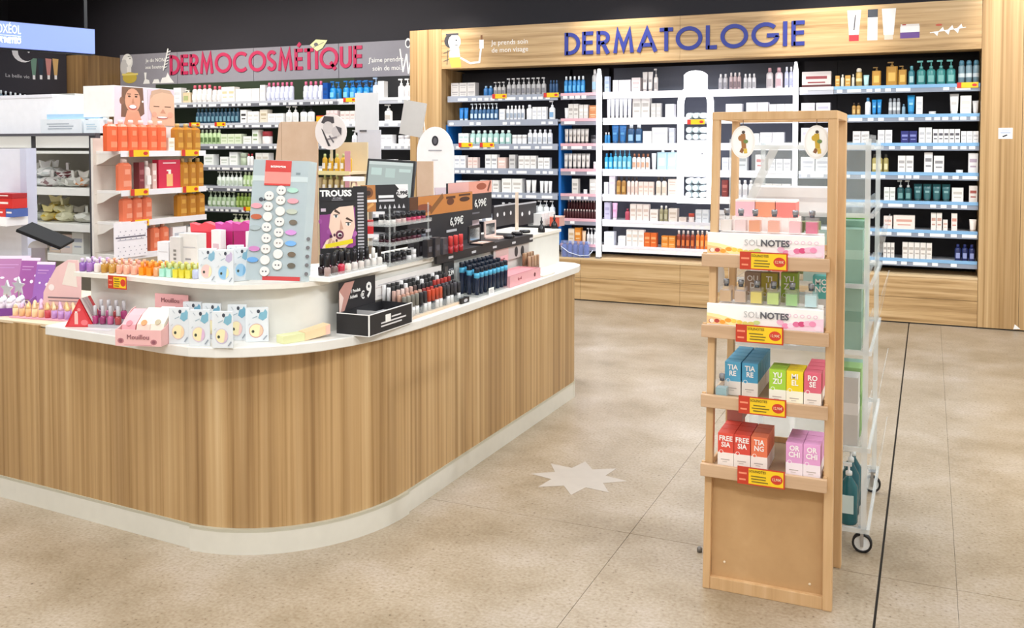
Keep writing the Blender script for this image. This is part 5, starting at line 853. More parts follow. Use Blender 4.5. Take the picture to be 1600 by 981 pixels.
# side cabinet at the left edge
sc_ = thing('side_cabinet', 'lilac-white cabinet with a deep ledge at the left edge', 'cabinet'); yc = 3.95
r_ = PY(33, 229, yc)[0]; zc_ = PY(20, 232, yc)[2]; LIL = M('#dfe0ec', .4)
bx('body', r_-.9, r_-.0505, yc+.03, yc+.1, 0, zc_, LIL, sc_); bx('edge_post', r_-.05, r_+.004, yc+.03, yc+.1, 0, zc_+.002, M('#c9cce0', .4), sc_)
zl = PY(10, 338, yc-.05)[2]; bx('ledge', r_-.9, r_+.012, yc-.12, yc+.029, PY(10, 353, yc-.1)[2], zl, M('#f3f2f6', .4), sc_)
for i, (a, b, h0, h1, c, n) in enumerate(((-12, 9, 0, .05, '#d33a32', 'red carton on the ledge at the left edge'), (9.5, 21, 0, .05, '#4a63a8', 'blue carton on the ledge beside the red one'), (-12, 20, .051, .11, '#cf2f2c', 'long red carton stacked on the ledge at the left edge'), (-12, 20, .111, .14, '#a8242a', 'dark red flat carton topmost on the ledge'))):
    q0, q1 = PY(a, 229, yc-.08), PY(b, 229, yc-.08); o = tag(bx('carton', q0[0], q1[0], yc-.09, yc+.01, zl+h0+.0006, zl+h1, M(c, .45)), n, 'carton'); art(o, q1[0]-q0[0], h1-h0, [('r', .1, .45, .8, .65, '#f3e2dd')], y=yc-.0906, x0=q0[0], z0=zl+h0)
# payment screen seen from behind
p = PZ(62, 432, .84); p = PY(62, 420, 3.35)
t = thing('counter_screen', 'black tilted screen on a grey post seen from behind, left on the counter', 'screen', (PY(62, 420, 3.52)[0], 3.52, .8186), radians(30))
MB().lathe([(.07, 0), (.07, .012), (.04, .016)], GREY, 16).build('base', t); bx('post', -.035, .035, -.015, .015, .016, .262, M('#a9aaab', .35, .4), t)
ph = bx('head', -.12, .12, -.09, .09, 0, .018, M('#0b0a0c', .9), t, .004); ph.location = (.03, 0, .30); ph.rotation_euler = (radians(8), radians(24), 0)
MB().prism(ell(0, 0, .05, .04, 16, 0, pi), -.02, .02, M('#c3c4c2', .35, .3), 'y').build('hinge', t, (0, 0, .245))
# ---------------------------------------------------------------- goods on the counter
def at(px, py, z, dz=.0006): p = PZ(px, py, z); return (p[0], p[1], z+dz)
def board(name, label, cat, loc, w_, h, t_, m, rz=0, tilt=0, shapes=None, base=None, bevel=0, part='board'):
    t = thing(name, label, cat, loc); t.rotation_euler = (-tilt, 0, rz)
    bx(part, -w_/2, w_/2, 0, t_, 0, h, m, t, bevel)
    if shapes: art(t, w_, h, shapes, y=-.0006)
    return t
D30, D38, D20 = radians(30), radians(38), radians(20)
# bath bomb cartons
def bomb(loc, label, ball, drop, rz, w_=.082, h=.128, dd=.034):
    o = tag(MB().prism([(-w_/2, 0), (w_/2, 0), (w_/2-.004, dd), (-w_/2+.004, dd)], 0, h, M('#dfe3e6', .45)).build('bath_bomb_carton', None, loc, rz), label, 'carton', 'bath bomb cartons')
    c1, c2, c3 = ball
    art(o, w_, h, [('p', [(.55, .7), (.75, .62), (.93, .7), (.95, .88), (.86, .96), (.78, .88), (.62, .86)], drop), ('e', .56, .9, .075, .055, '#3f4550'), ('l', .2, .93, .3, .85, .003, '#b9bfc6'), ('l', .3, .7, .52, .76, .003, '#9fb3bd'), ('e', .46, .33, .315, .21, c3), ('e', .46, .335, .29, .19, c1), ('p', ell(.46, .335, .29, .19, 12, -1.2, .9), c2), ('e', .32, .31, .065, .045, '#4f5a48'), ('e', .33, .315, .03, .022, '#2c2f2c'), ('p', [(.74, .06), (.8, .05), (.95, .17), (.9, .19)], '#9aa2ac'), ('l', .12, .5, .2, .55, .003, '#c3c9ce')], y=-.0008, name='print')
    return o
CRM, PNK, LIL_, BLU_ = '#f0e3b4', '#efc6c0', '#dcb9d4', '#8fbfe0'
for (px, py), n, ball in (((280, 537), 'white bath bomb carton, left one of the front three on the worktop', (CRM, '#efd2a8', '#e3c5c2')), ((312, 541), 'white bath bomb carton, middle one of the front three on the worktop', (CRM, LIL_, '#dfc3d6')), ((348, 544), 'white bath bomb carton, right one of the front three on the worktop', (CRM, '#dfc0c4', '#c9b9dc'))):
    bomb(at(px, py, ZS), n, ball, '#7fb3c6', radians(24), .078, .138, .016)
for (px, py), n in (((301, 526.5), 'white bath bomb carton behind the front three, left'), ((331, 529.5), 'white bath bomb carton behind the front three, middle'), ((371, 531.5), 'white bath bomb carton behind the front three, right')):
    bomb(at(px, py, ZS), n, (CRM, PNK, '#e3c5c2'), '#6fa9c2', radians(16), .078, .14, .014)
bomb(at(402, 534, ZS), 'white bath bomb carton standing alone on the worktop by the pastel strip', (CRM, '#e8c7a8', '#d99a8e'), '#7fb3c6', radians(36), .086, .132, .02)
for (px, py), n, ball, a in (((324, 441), 'white bath bomb carton with pink ball on the upper tier', (PNK, CRM, '#ecd6b9'), 26), ((351, 443.5), 'white bath bomb carton with blue ball on the upper tier', (BLU_, CRM, '#b4d3e6'), 30), ((377, 439), 'white bath bomb carton with small blue ball beside the lens board', ('#9cc8e6', '#7fb4dc', '#cfe2ee'), 50)):
    bomb(at(px, py, ZC), n, ball, '#86b4c9' if a != 30 else '#c3b3d0', radians(a), .068, .132)
bomb(at(368, 434, ZC), 'white bath bomb carton behind the blue ones on the upper tier', (BLU_, CRM, '#b4d3e6'), '#86b4c9', radians(32), .068, .132)
# lens display board
LB = at(427, 441.5, ZC, .009); t = thing('lens_board', 'tall grey board of round lens cases with a red header on the upper tier', 'display board', LB); t.rotation_euler = (radians(-11), radians(2.2), radians(27))
BW, BH = .22, .485
bx('board', -BW/2, BW/2, .004, .012, 0, BH, M('#aab7bb', .45), t); MB().prism([(BW/2, .004), (BW/2+.028, .03), (BW/2+.028, .036), (BW/2, .012)], 0, BH, M('#b9c6c9', .4), 'z').build('side_wing', t)
bx('header', -BW*.28, BW*.19, .0, .004, BH*.785, BH*.995, M('#ee8a80', .45), t); bx('header_band', -BW*.28, BW*.19, -.001, .0, BH*.9, BH*.995, RED, t); bx('header_foot', -BW*.28, BW*.19, -.001, -.0, BH*.785, BH*.80, RED, t)
bx('foot_strip', -BW*.2, BW*.47, .0, .004, .0, .016, M('#c2393a', .45), t)
text('acuvogue', .016, M('#fbe9e6', .5), t, -BW*.045, -.0018, BH*.945, bold=.0005); bx('pale_band', -BW/2, BW/2, .003, .0039, BH*.82, BH*.865, M('#c3cfd0', .45), t)
art(t, BW, BH, [('r', .26, .855, .68, .862, '#d9665c'), ('r', .26, .83, .68, .845, '#f5b3aa'), ('r', .08, .84, .16, .855, '#7f8d92'), ('r', .78, .88, .86, .9, '#7f8d92'), ('e', .18, .665, .04, .018, '#3c434a'), ('e', .24, .663, .02, .01, '#3c434a')], y=.0035)
def uv(px, py): return ((px-(150-75*(py-65)/880))/402-.5)*BW, (942-py)/880*BH
for i, (px, py) in enumerate(((258, 330), (250, 408), (245, 483), (236, 560), (232, 640), (227, 718), (220, 798), (215, 880), (347, 287), (341, 360), (336, 440), (330, 517), (323, 595), (320, 673), (314, 752), (307, 832))):
    x, z = uv(px, py); c = MB().lathe([(.0195, 0), (.0195, .007), (.0175, .009)], M('#dfdeda', .4), 18).build('lens_case', t, (x, .003, z)); c.rotation_euler.x = pi/2
    if i % 4 != 2:
        for dx in (-.006, .006): MB().lathe([(.0032, .009), (.0032, .0096)], M(('#6d6a70', '#8c7a70', '#6f8c86', '#4d4a50')[i % 4], .5), 8).build('pupil', c, (dx, 0, 0))
for i, (px, py, c) in enumerate(((430, 283, '#a9d3c2'), (430, 362, '#ef9ba6'), (420, 440, '#b9bfae'), (428, 518, '#6d6152'), (410, 593, '#cf8fd2'), (407, 672, '#6fa8e0'), (412, 752, '#6b5a48'), (408, 832, '#5f584c'), (165, 405, '#ef9ba6'), (162, 485, '#b85a36'), (150, 565, '#a3b0b3'), (143, 718, '#c77fb8'), (130, 798, '#5f9bd6'))):
    x, z = uv(px, py); r = (.022, .0105) if c not in ('#6d6152', '#6b5a48', '#5f584c') else (.016, .0105)
    MB().prism(ell(0, 0, *r, 16), -.007, 0, M(c, .25, coat=.5), 'y').build('lens', t, (x, .004, z))
for i in range(5): MB().lathe([(.0075, 0), (.0075, .004)], M('#6d6a6c', .4), 10).build('swatch', t, (BW/2+.016, .014, .03+.035*i)).rotation_euler.x = pi/2
# nail polish tray and TROUSS header
y0, y1 = PX(512, 436, -2.175)[1], PX(602, 420, -2.175)[1]
t = thing('polish_tray', 'white nail polish tray overhanging the upper tier at the corner', 'tray', (0, 0, 0)); bx('tray', -2.43, -2.165, y0, y1, ZC+.0006, ZC+.022, WHITE2, t, .003); bx('clear_lip', -2.172, -2.166, y0+.004, y1-.004, ZC+.0222, ZC+.034, CLEARE, t)
zt_ = ZC+.0226
yc_ = (y0+y1)/2
TB_ = PZ(521, 420, zt_)
t = thing('trouss_display', 'black TROUSS nail display with a woman\'s face and purple backdrop', 'display board', (TB_[0]-.012, TB_[1]+.055, zt_+.003)); t.rotation_euler = (radians(-4), 0, radians(44)); TW, TH = .152, .338
bx('board', -TW/2, TW/2, .002, .012, 0, TH, M('#1b191d', .4), t)
def face(parent, W, H, sk, y=-.0006, extra=()):
    S = [('r', 0, 0, 1, 1, '#1b191d'), ('p', [(0, .2), (.18, .12), (1, .26), (1, .76), (.85, .72), (.2, .66), (0, .66)], '#94408a')]
    R = random.Random(3)
    for i in range(22): a, b = R.random(), .2+R.random()*.45; S.append(('e', a, b, .05, .03, ('#a24f99', '#7a2f72', '#b563ab')[i % 3]))
    S += [('p', [(.25, .5), (.3, .66), (.45, .75), (.95, .77), (.99, .5), (.85, .3), (.62, .2), (.42, .3)], '#efcdb8'), ('p', [(.24, .68), (.4, .715), (.62, .77), (.6, .82), (.2, .82)], '#1b191d'), 
     ('p', [(.4, .7), (.56, .66), (.57, .68), (.44, .73)], '#4a3428'), ('p', [(.72, .6), (.92, .56), (.92, .58), (.76, .625)], '#4a3428'), ('e', .45, .64, .065, .022, '#f3ece6'), ('e', .455, .64, .03, .022, '#3c4a50'), ('e', .8, .535, .07, .022, '#f3ece6'), ('e', .8, .535, .03, .022, '#3c4a50'), ('l', .38, .655, .52, .655, .003, '#2a1c1a'), ('l', .72, .555, .88, .552, .003, '#2a1c1a'),
     ('p', [(.58, .6), (.66, .47), (.55, .46)], '#cf9f88'), ('e', .55, .4, .115, .058, '#6b2744'), ('e', .555, .4, .065, .028, '#f6efe9'), ('e', .56, .395, .05, .018, '#3a1422'),
     ('p', [(0, .05), (.0, .2), (.18, .34), (.4, .38), (.44, .35), (.38, .1), (.3, .06)], '#f1d2be'), ('l', .12, .12, .3, .36, .012, '#cfa088'), ('l', .2, .1, .38, .33, .012, '#cfa088'), ('l', .3, .1, .44, .28, .012, '#cfa088'), ('e', .3, .385, .035, .022, '#4a1a3c'), ('e', .4, .4, .03, .02, '#4a1a3c'), ('e', .46, .33, .028, .02, '#4a1a3c'),
     ('r', 0, 0, 1, .235, '#141316'), ('p', [(.14, .235), (.92, .29), (.92, .345), (.14, .285)], '#ecd61c'), ('r', 0, .83, 1, 1, '#1b191d'), ('r', .34, .84, .66, .848, '#9a969c'), ('r', .03, .7, .17, .74, '#cbb9c6')]
    return art(parent, W, H, S, y=y, step=.00006)
face(t, TW, TH, None, y=.0015)
text('TROUSS', .036, WHITE2, t, -.006, -.0022, TH*.925, bold=.0016, sx=1.02); text('SO CHIC', .010, M('#c9c6cc', .5), t, 0, -.0022, TH*.865)
sp_ = thing('shade_column', 'black side column listing white names beside the TROUSS board', 'display board', (TB_[0]+.052, TB_[1]+.135, zt_)); sp_.rotation_euler = (radians(-2), 0, radians(50)); bx('board', -.03, .03, .0, .012, 0, .345, M('#211f23', .45), sp_)
art(sp_, .06, .345, [('r', .25, .1+.04*i, .72, .122+.04*i, '#b9b6bc') for i in range(21)], y=-.0006)
def polish(x, y, z, col, cap, label, rz=0, s=1):
    o = tag(MB().lathe([(.0105*s, 0), (.012*s, .003), (.012*s, .026*s), (.006*s, .032*s)], M(col, .12, coat=.5), 12).build('nail_polish', None, (x, y, z+.0004)), label, 'nail polish', 'nail polishes'); MB().lathe([(.0075*s, .0322*s), (.0068*s, .068*s), (.005*s, .07*s)], M(cap, .3), 10).build('cap', o); return o
PCOL = ['#a58c86', '#6e5a56', '#c22b45', '#efe0d4', '#d9d0cb', '#d6cbc4', '#c9c4bf', '#e3ded8', '#d9d4ce']
for i in range(9):
    yy = y0+.02+(y1-y0-.045)*i/8; polish(-2.19, yy, zt_, PCOL[i], '#171419' if i != 7 else '#f0efec', ('taupe', 'brown', 'red', 'cream', 'pale beige', 'beige-pink', 'grey-beige', 'white-capped', 'clear')[i]+' nail polish in the front row of the corner tray', s=1.15 if i != 2 else 1.25)
for i in range(8):
    yy = y0+.03+(y1-y0-.05)*i/8; polish(-2.225, yy, zt_, ('#2c1a20', '#5a1f2c', '#2f2a30', '#71424a')[i % 4], '#141216', f'dark nail polish, {ORD[i]} of eight from left in the second row of the corner tray', s=1.2)
for i in range(4):
    c = '#1a171b'; yy = y0+.09+.03*i; 
    if i < 3: polish(-2.262, yy+.1, zt_, c, '#141216', f'black nail polish, {ORD[i]} of three from left at the back of the corner tray', s=1.2)
# acrylic tester tower
ya, yb_ = PX(611, 414, -2.2)[1], PX(672, 400, -2.2)[1]
t = thing('tester_tower', 'three-tier clear acrylic tower of nail colours right of the TROUSS board', 'display stand', (0, 0, 0)); X0_, X1_ = -2.40, -2.205
for x, y in ((X0_, ya), (X0_, yb_-.006), (X1_-.006, ya), (X1_-.006, yb_-.006)): bx('post', x, x+.006, y, y+.006, ZC+.0006, ZC+.27, CLEARE, t)
TZ = [ZC+.008, ZC+.098, ZC+.186]
for z in TZ: s = bx('tier', X0_, X1_+.008, ya-.008, yb_+.008, z-.006, z, CLEARE, t); bx('front_lip', X1_+.008, X1_+.011, ya-.008, yb_+.008, z-.006, z+.012, CLEARE, s); bx('side_lip', X0_, X1_+.008, ya-.011, ya-.008, z-.006, z+.012, CLEARE, s)
for k, z in enumerate(TZ):
    cols = (['#2a2428', '#3a3438', '#e9e6e6', '#f0eeee', '#dedbdb'], ['#3a1420', '#4a1826', '#3f1722', '#551f30', '#6a6d78'], ['#d9d5d0', '#cfb4b0', '#b8506a', '#c23a5e', '#8f2745'])[k]
    for j in range(2):
        for i in range(8):
            yy = ya+.018+(yb_-ya-.036)*i/7; xx = X1_-.022-.034*j
            c = cols[min(4, i*5//8)]; cap = '#f1efef' if (k == 0 and i > 4) else '#151217'
            o = tag(MB().lathe([(.0125, 0), (.0125, .02), (.010, .022)], M(c, .2), 10).build('nail_colour_jar', None, (xx, yy, z+.0006)), f'small nail colour jar, {ORD[i]} from left, {("front", "second")[j]} row, {("lowest", "middle", "top")[k]} tier of the clear tower', 'jar', 'nail colour jars in the clear tower'); MB().lathe([(.0115, .0222), (.0115, .046)], M(cap, .3), 10).build('lid', o)
yh = (ya+yb_)/2
t = board('price_header', 'black price header with a gold face picture on top of the clear tower', 'sign', (-2.345, yh+.01, TZ[2]+.0485), .245, .125, .004, M('#1e1c20', .45), radians(58), .06, [('r', 0, 0, .3, 1, '#b9793f'), ('e', .15, .72, .1, .2, '#7a4a2a'), ('e', .15, .7, .05, .1, '#3a2418'), ('r', 0, .35, .32, .45, '#f3eee8'), ('l', .05, .05, .25, .3, .012, '#dba560'), ('p', [(.72, 1), (1, 1), (1, .66), (.9, .62)], '#f1efec'), ('e', .87, .66, .13, .19, '#e9e6e6'), ('r', .36, .5, .68, .6, '#f1efef'), ('r', .36, .36, .7, .44, '#cfccd0')]+[('p', [(.36+.1*i, .1), (.42+.1*i, .1), (.39+.1*i, .26)], '#c9c6ca') for i in range(6)])
text('2,99€', .026, BLACK, t, .09, -.0035, .083, bold=.0006); bx('stand', -.1, .1, .004, .03, 0, .004, CLEARE, t)
# ledge display: lip with items
yl0, yl1 = PX(682, 404, -2.185)[1], PX(832, 367, -2.185)[1]
t = thing('makeup_ledge', 'long black makeup ledge along the front edge of the upper tier', 'display base', (0, 0, 0)); bx('lip', -2.1975, -2.182, yl0, yl1, ZC-.034, ZC+.01, M('#2b292d', .4), t); bx('deck', -2.46, -2.1976, yl0, yl1, ZC+.0006, ZC+.01, M('#2b292d', .4), t)
MB().prism([(-2.1976, yl0-.001), (-2.182, yl0-.001), (-2.30, yl0-.025), (-2.315, yl0-.025)], ZC+.0006, ZC+.01, M('#2b292d', .4)).build('corner_deck', t)
for i in range(5): bx('white_mark', -2.182, -2.1815, yl0+.12+.26*i, yl0+.17+.26*i, ZC-.02, ZC-.008, M('#c9c7c9', .5), t)
zl_ = ZC+.0106
def hdr(px0, px1, pyb, pyt, x, label, strip, price, sx0):
    a, b = PX(px0, (pyb+pyt)/2, x), PX(px1, (pyb+pyt)/2, x); m_ = (px0+px1)/2; z0, z1 = PX(m_, pyb, x)[2], PX(m_, pyt, x)[2]; z0 = max(z0, ZC+.0112); W = b[1]-a[1]; H = z1-z0
    t = thing('price_header', label, 'sign', (x, (a[1]+b[1])/2, z0), pi/2); bx('board', -W/2, W/2, 0, .012, 0, H, M('#2d2b2f', .5), t); art(t, W, H, strip, y=-.0006)
    text(price, .062, WHITE2, t, W*(sx0-.5), -.003, H*.42, bold=.001, sx=W/.5 if W < .5 else 1.1); return t
OR_, SKN = '#c98142', '#dca276'
hdr(640, 738, 388, 304, -2.40, 'black 6,99€ price header with an orange face strip, nearer one', [('r', 0, .62, 1, 1, OR_), ('e', .2, .76, .13, .09, '#8c4a34'), ('r', .0, .62, .12, 1, '#5f3a24'), ('l', .3, .68, .5, .98, .03, '#8a5a30'), ('e', .62, .84, .06, .07, '#6b3c24'), ('e', .86, .86, .09, .05, '#4a2a1c'), ('r', .55, .9, .7, .95, '#5a3522'), ('r', .76, .93, .96, .97, '#5a3522'), ('r', .05, .5, .3, .54, '#8f8c90'), ('r', .55, .22, .72, .27, '#cfcdd0'), ('r', .08, .3, .3, .36, '#b9b6ba')], '6,99€', .72)
hdr(700, 768, 345, 284, -2.44, 'black 6,99€ price header with a pink face strip, farther one', [('r', 0, .68, 1, 1, '#e8a08c'), ('e', .75, .86, .12, .09, '#a3543c'), ('r', .0, .68, .45, 1, '#eab2ab'), ('l', .9, .72, .97, .98, .02, '#7a4030'), ('r', .1, .3, .4, .36, '#b9b6ba'), ('r', .1, .16, .7, .2, '#77747a')], '6,99€', .72)
hdr(772, 806, 352, 319, -2.45, 'dark panel of small white icons on the makeup ledge, left one', [('r', 0, .93, 1, 1, '#b9b8be'), ('e', .15, .55, .04, .1, '#e3e1e4'), ('e', .45, .55, .04, .1, '#e3e1e4'), ('e', .75, .55, .04, .1, '#e3e1e4')], '', .5)
hdr(810, 838, 350, 316, -2.45, 'dark panel of small white icons on the makeup ledge, right one', [('r', 0, .93, 1, 1, '#b9b8be'), ('e', .2, .5, .05, .1, '#e3e1e4'), ('e', .6, .5, .05, .1, '#e3e1e4')], '', .5)
def blk(px, py, w_, d, h, c, label, name='makeup_box', cat='cosmetics', rz=pi/2, top=None, band=None):
    o = tag(bx(name, -w_/2, w_/2, -d/2, d/2, 0, h, M(c, .35)), label, cat); o.location = at(px, py, zl_); o.rotation_euler.z = rz
    if band: bx('label', -w_*.3, w_*.3, -d/2-.0008, -d/2, h*.3, h*.6, M(band, .5), o)
    if top: bx('lid', -w_/2-.001, w_/2+.001, -d/2-.001, d/2+.001, h*.75, h, M(top, .35), o)
    return o
for i, (px, py, h, c) in enumerate(((655, 404, .09, '#201e22'), (668, 404, .085, '#29272c'), (680, 402, .09, '#3a383d'), (692, 399, .08, '#4a484e'))): blk(px, py-2, .05, .03, h, c, f'black mascara box, {ORD[i]} of four from left on the makeup ledge', band='#55535a')
def stick(x, y, z, c1, c2, h, label, r=.009, lean=0, name='lipstick', cat='lipstick', group=None, cap_low=True, rz=0):
    o = tag(MB().lathe([(r, 0), (r, h*.42)], M(c1, .3), 10).build(name, None, (x, y, z+.0006)), label, cat, group); MB().lathe([(r*.96, h*.4202), (r*.96, h*.97), (r*.8, h)], M(c2, .3), 10).build('cap', o)
    o.rotation_euler = (0, lean, rz); return o
for i, px in enumerate((704, 712, 720)): p = at(px, 396-2*i, zl_); stick(p[0], p[1], p[2], '#b3242c', '#d43a3a', .085, f'red lipstick, {ORD[i]} of three from left leaning on the makeup ledge', .012)
for i, (px, py) in enumerate(((748, 381), (772, 372))):   # open palettes
    p = at(px, py, zl_); t = thing('palette', ('open black makeup palette on the ledge beside red lipsticks', 'open pink-framed makeup palette farther on the ledge')[i], 'palette', p, pi/2); c = ('#232125', '#e6cfc6')[i]
    bx('base', -.075, .075, -.06, .02, 0, .008, M(c, .35), t); 
    for q in range(4): bx('pan', -.066+.034*q, -.037+.034*q, -.052, .012, .008, .010, M(('#d9b8a6', '#c79a86', '#efe0d6', '#a97e6c')[q], .6), t)
    MB().box(-.075, .075, .022, .030, .008, .02, M(c, .35)).box(-.075, .075, .022, .030, .085, .1, M(c, .35)).box(-.075, -.062, .022, .030, .02, .085, M(c, .35)).box(.062, .075, .022, .030, .02, .085, M(c, .35)).build('mirror_frame', t); bx('mirror', -.062, .062, .0235, .0285, .02, .085, M('#dfe3e6', .05, .9), t)
for i, (px, py) in enumerate(((795, 372), (808, 367), (820, 364))): p = at(px, py, zl_); o = tag(MB().lathe([(.032, 0), (.034, .004), (.034, .014), (.031, .017)], M('#1a181b', .2), 18).build('powder_compact', None, p), f'round black powder compact, {ORD[i]} of three from left on the makeup ledge', 'compact'); MB().lathe([(.02, .0172), (.02, .018)], M('#57555a', .3), 16).build('emblem', o)
for i, (px, py) in enumerate(((846, 363), (866, 357))):
    p = at(px, py, ZC); o = tag(MB().lathe([(.022, 0), (.023, .004), (.02, .03), (.007, .05), (.006, .058)], M('#18161a', .2), 14).build('dropper_bottle', None, p), ('black dropper bottle at the far end of the upper tier, left one', 'black dropper bottle at the far end of the upper tier, right one')[i], 'bottle'); MB().lathe([(.009, .058), (.009, .07), (.005, .074), (.004, .095)], M('#252327', .3), 10).build('dropper', o)
t = thing('clear_caddy', 'clear open caddy with white goods behind the black dropper bottles', 'caddy', at(851, 351, ZC), pi/2); bx('tray', -.15, .15, -.05, .06, 0, .005, CLEARE, t); bx('back', -.15, .15, .055, .06, .005, .13, CLEARE, t); bx('front', -.15, .15, -.05, -.046, .005, .05, CLEARE, t)
for i in range(4): bx('carton', -.13+.065*i, -.075+.065*i, -.03, .03, .0055, .085, M('#eceaea', .5), t)
t = board('red_white_tub', 'low red and white striped box at the far end of the upper tier', 'box', at(878, 353, ZC), .10, .06, .07, M('#d65a44', .45), pi/2, 0, [('r', .1*i, 0, .1*i+.05, 1, '#f1dcd4') for i in range(10)], part='body'); bx('lid', -.052, .052, -.002, .072, .0602, .066, M('#e8b9aa', .45), t)
t = board('leaflet', 'slim white leaflet with pink heading standing beside the clear tower', 'leaflet', at(655, 372, ZC), .075, .185, .003, M('#efe9ef', .5), radians(52), .08, [('r', .2, .8, .8, .84, '#d9879c'), ('r', .3, .55, .7, .58, '#9a96a0'), ('r', .2, .4, .85, .43, '#b3afb8'), ('r', .2, .3, .85, .33, '#b3afb8'), ('r', .3, .2, .7, .23, '#c6c2ca')])
t = board('beige_stick_stand', 'tall beige card standing on the makeup ledge between dark panels', 'card', at(808, 362, ZC, .0106), .045, .24, .004, M('#dcc8b6', .5), pi/2, 0, [('l', .5, .2, .45, .85, .006, '#a98a70')])
a = at(714, 330, ZC); t = board('pink_tester_panel', 'pale pink tester panel with dark letters behind the price headers', 'display board', PX(718, 296, -2.535)[:2]+(ZC+.0006,), .30, .30, .012, M('#e3cdd3', .5), radians(62), .1, [('r', .08, .62, .8, .78, '#f6eeee'), ('r', .0, .36, .98, .55, '#f4eeee')]+[('e', .1+.1*i, .455, .02, .03, '#2d2a2e' if i % 3 else '#8a5a56') for i in range(9)])
text('LA REINE', .032, M('#4a4448', .5), t, -.01, -.0035, .21, bold=.0004); text('LES MIGNONS', .014, M('#6a6468', .5), t, -.02, -.0035, .12)
# pencil stand on the worktop
def yy_(px, x=-2.1): return PX(px, 229, x)[1]
ys0, ys1 = PX(612, 494, -2.085)[1], PX(718, 455, -2.085)[1]
ys0 = max(ys0, min(PX(650, 504, PZ(577, 527, ZS)[0])[1], PZ(577, 527, ZS)[1]+.34)+.005)
t = thing('pencil_tray', 'long beige acrylic tray of lip and eye pencils on the worktop', 'tray', (0, 0, 0)); bx('base', -2.195, -2.062, ys0, ys1, ZS+.0006, ZS+.012, M('#e3c9ad', .4), t); bx('clear_front', -2.065, -2.062, ys0, ys1, ZS+.0122, ZS+.045, CLEAR, t)
nA = 15; cA = ['#7d7a70', '#8a877c', '#77746b', '#807d74', '#2a282b', '#353236', '#c2452a', '#c84c2e', '#bf4a30', '#c5553a', '#2b2a2e', '#3b393e', '#2e2c31', '#45434a', '#333136']
cB = ['#c79a86', '#b88a76', '#c99f8c', '#b8846f', '#c48f7b', '#c2a08f', '#8f3230', '#a93a32', '#b5352d', '#3a383d', '#4a484e', '#403e44', '#55535a', '#39373c', '#2d2b30']
cC = ['#c7a397', '#d9b9ad', '#e3cdc6', '#d3b1a6', '#caa89c', '#5a4a46', '#2c2a2d', '#343236', '#2a282b', '#3a383c', '#b03a34', '#c04a40', '#a8322e', '#bf463c', '#9a2c2a']
def nm_(c):
    r, g, b = (int(c[i:i+2], 16) for i in (1, 3, 5)); return 'orange-red' if r > 180 and g < 100 else 'dark red' if r > 130 and g < 70 else 'rose beige' if r-b > 25 and r > 150 else 'grey' if r > 100 else 'black'
for row, (x, cs, h, up) in enumerate(((-2.082, cA, .092, '#e9e5e2'), (-2.108, cB, .098, None), (-2.134, cC, .115, None), (-2.160, cC[::-1], .128, None), (-2.184, cB[::-1], .138, None))):
    for i in range(nA):
        y = ys0+.018+(ys1-ys0-.036)*i/(nA-1); c = cs[i]
        lab = f'{nm_(c)} lip pencil, {ORD[i] if i < 14 else "fifteenth"} of fifteen from left, {("front", "second", "third", "fourth", "back")[row]} row of the beige tray'
        if row == 0: stick(x, y, ZS+.012, up if i % 3 != 1 else '#1e1c1f', c, h, lab, .0105, group='lip pencils in the beige tray')
        else: stick(x, y, ZS+.012, '#2a282b', c if row < 3 else ('#2a2a2c' if i % 4 else '#eceaea'), h, lab, .0095, group='lip pencils in the beige tray')
# mascara cluster
ym0, ym1 = PX(737, 452, -2.1)[1], PX(786, 436, -2.1)[1]
t = thing('mascara_stand', 'clear stand of dark blue mascara tubes on the worktop', 'stand', (0, 0, 0)); bx('base', -2.185, -2.062, ym0, ym1, ZS+.0006, ZS+.010, CLEARE, t)
for j in range(3):
    for i in range(8):
        y = ym0+.018+(ym1-ym0-.036)*i/7; x = -2.08-.042*j
        o = tag(MB().lathe([(.0115, 0), (.0145, .08+.012*j), (.0145, .085+.012*j)], M('#16243f', .25), 10).build('mascara', None, (x, y, ZS+.0108)), f'dark blue mascara tube, {ORD[i]} of eight from left, {("front", "middle", "back")[j]} row', 'mascara', 'mascara tubes on the worktop'); z_ = .0852+.012*j
        MB().lathe([(.0147, z_), (.0147, z_+.026)], M('#56b4dc', .3), 10).build('band', o); MB().lathe([(.0145, z_+.0262), (.0145, z_+.048), (.012, z_+.052)], M('#141c2c', .3), 10).build('cap', o)
p = at(762, 447, ZS); o = tag(bx('white_ticket', -.03, .03, 0, .002, 0, .035, WHITE2), 'small white ticket standing before the mascara tubes', 'ticket'); o.location = (-2.045, PX(768, 447, -2.045)[1], ZS+.0006); o.rotation_euler.z = pi/2; art(o, .06, .035, lines(.15, .85, .2, .8, 3, '#b9b6ba'), y=-.0006)
o = tag(MB().prism([(-.04, 0), (.04, 0), (.04, .03), (-.04, .03)], 0, .026, M('#1d1b1e', .35)).build('black_tray_tag', None, (-2.048, PX(727, 458, -2.05)[1], ZS+.0006), pi/2), 'small black block with a white oval mark at end of pencil tray', 'tag block'); art(o, .08, .026, [('e', .5, .5, .25, .3, '#bdbbbf')], y=-.0006)
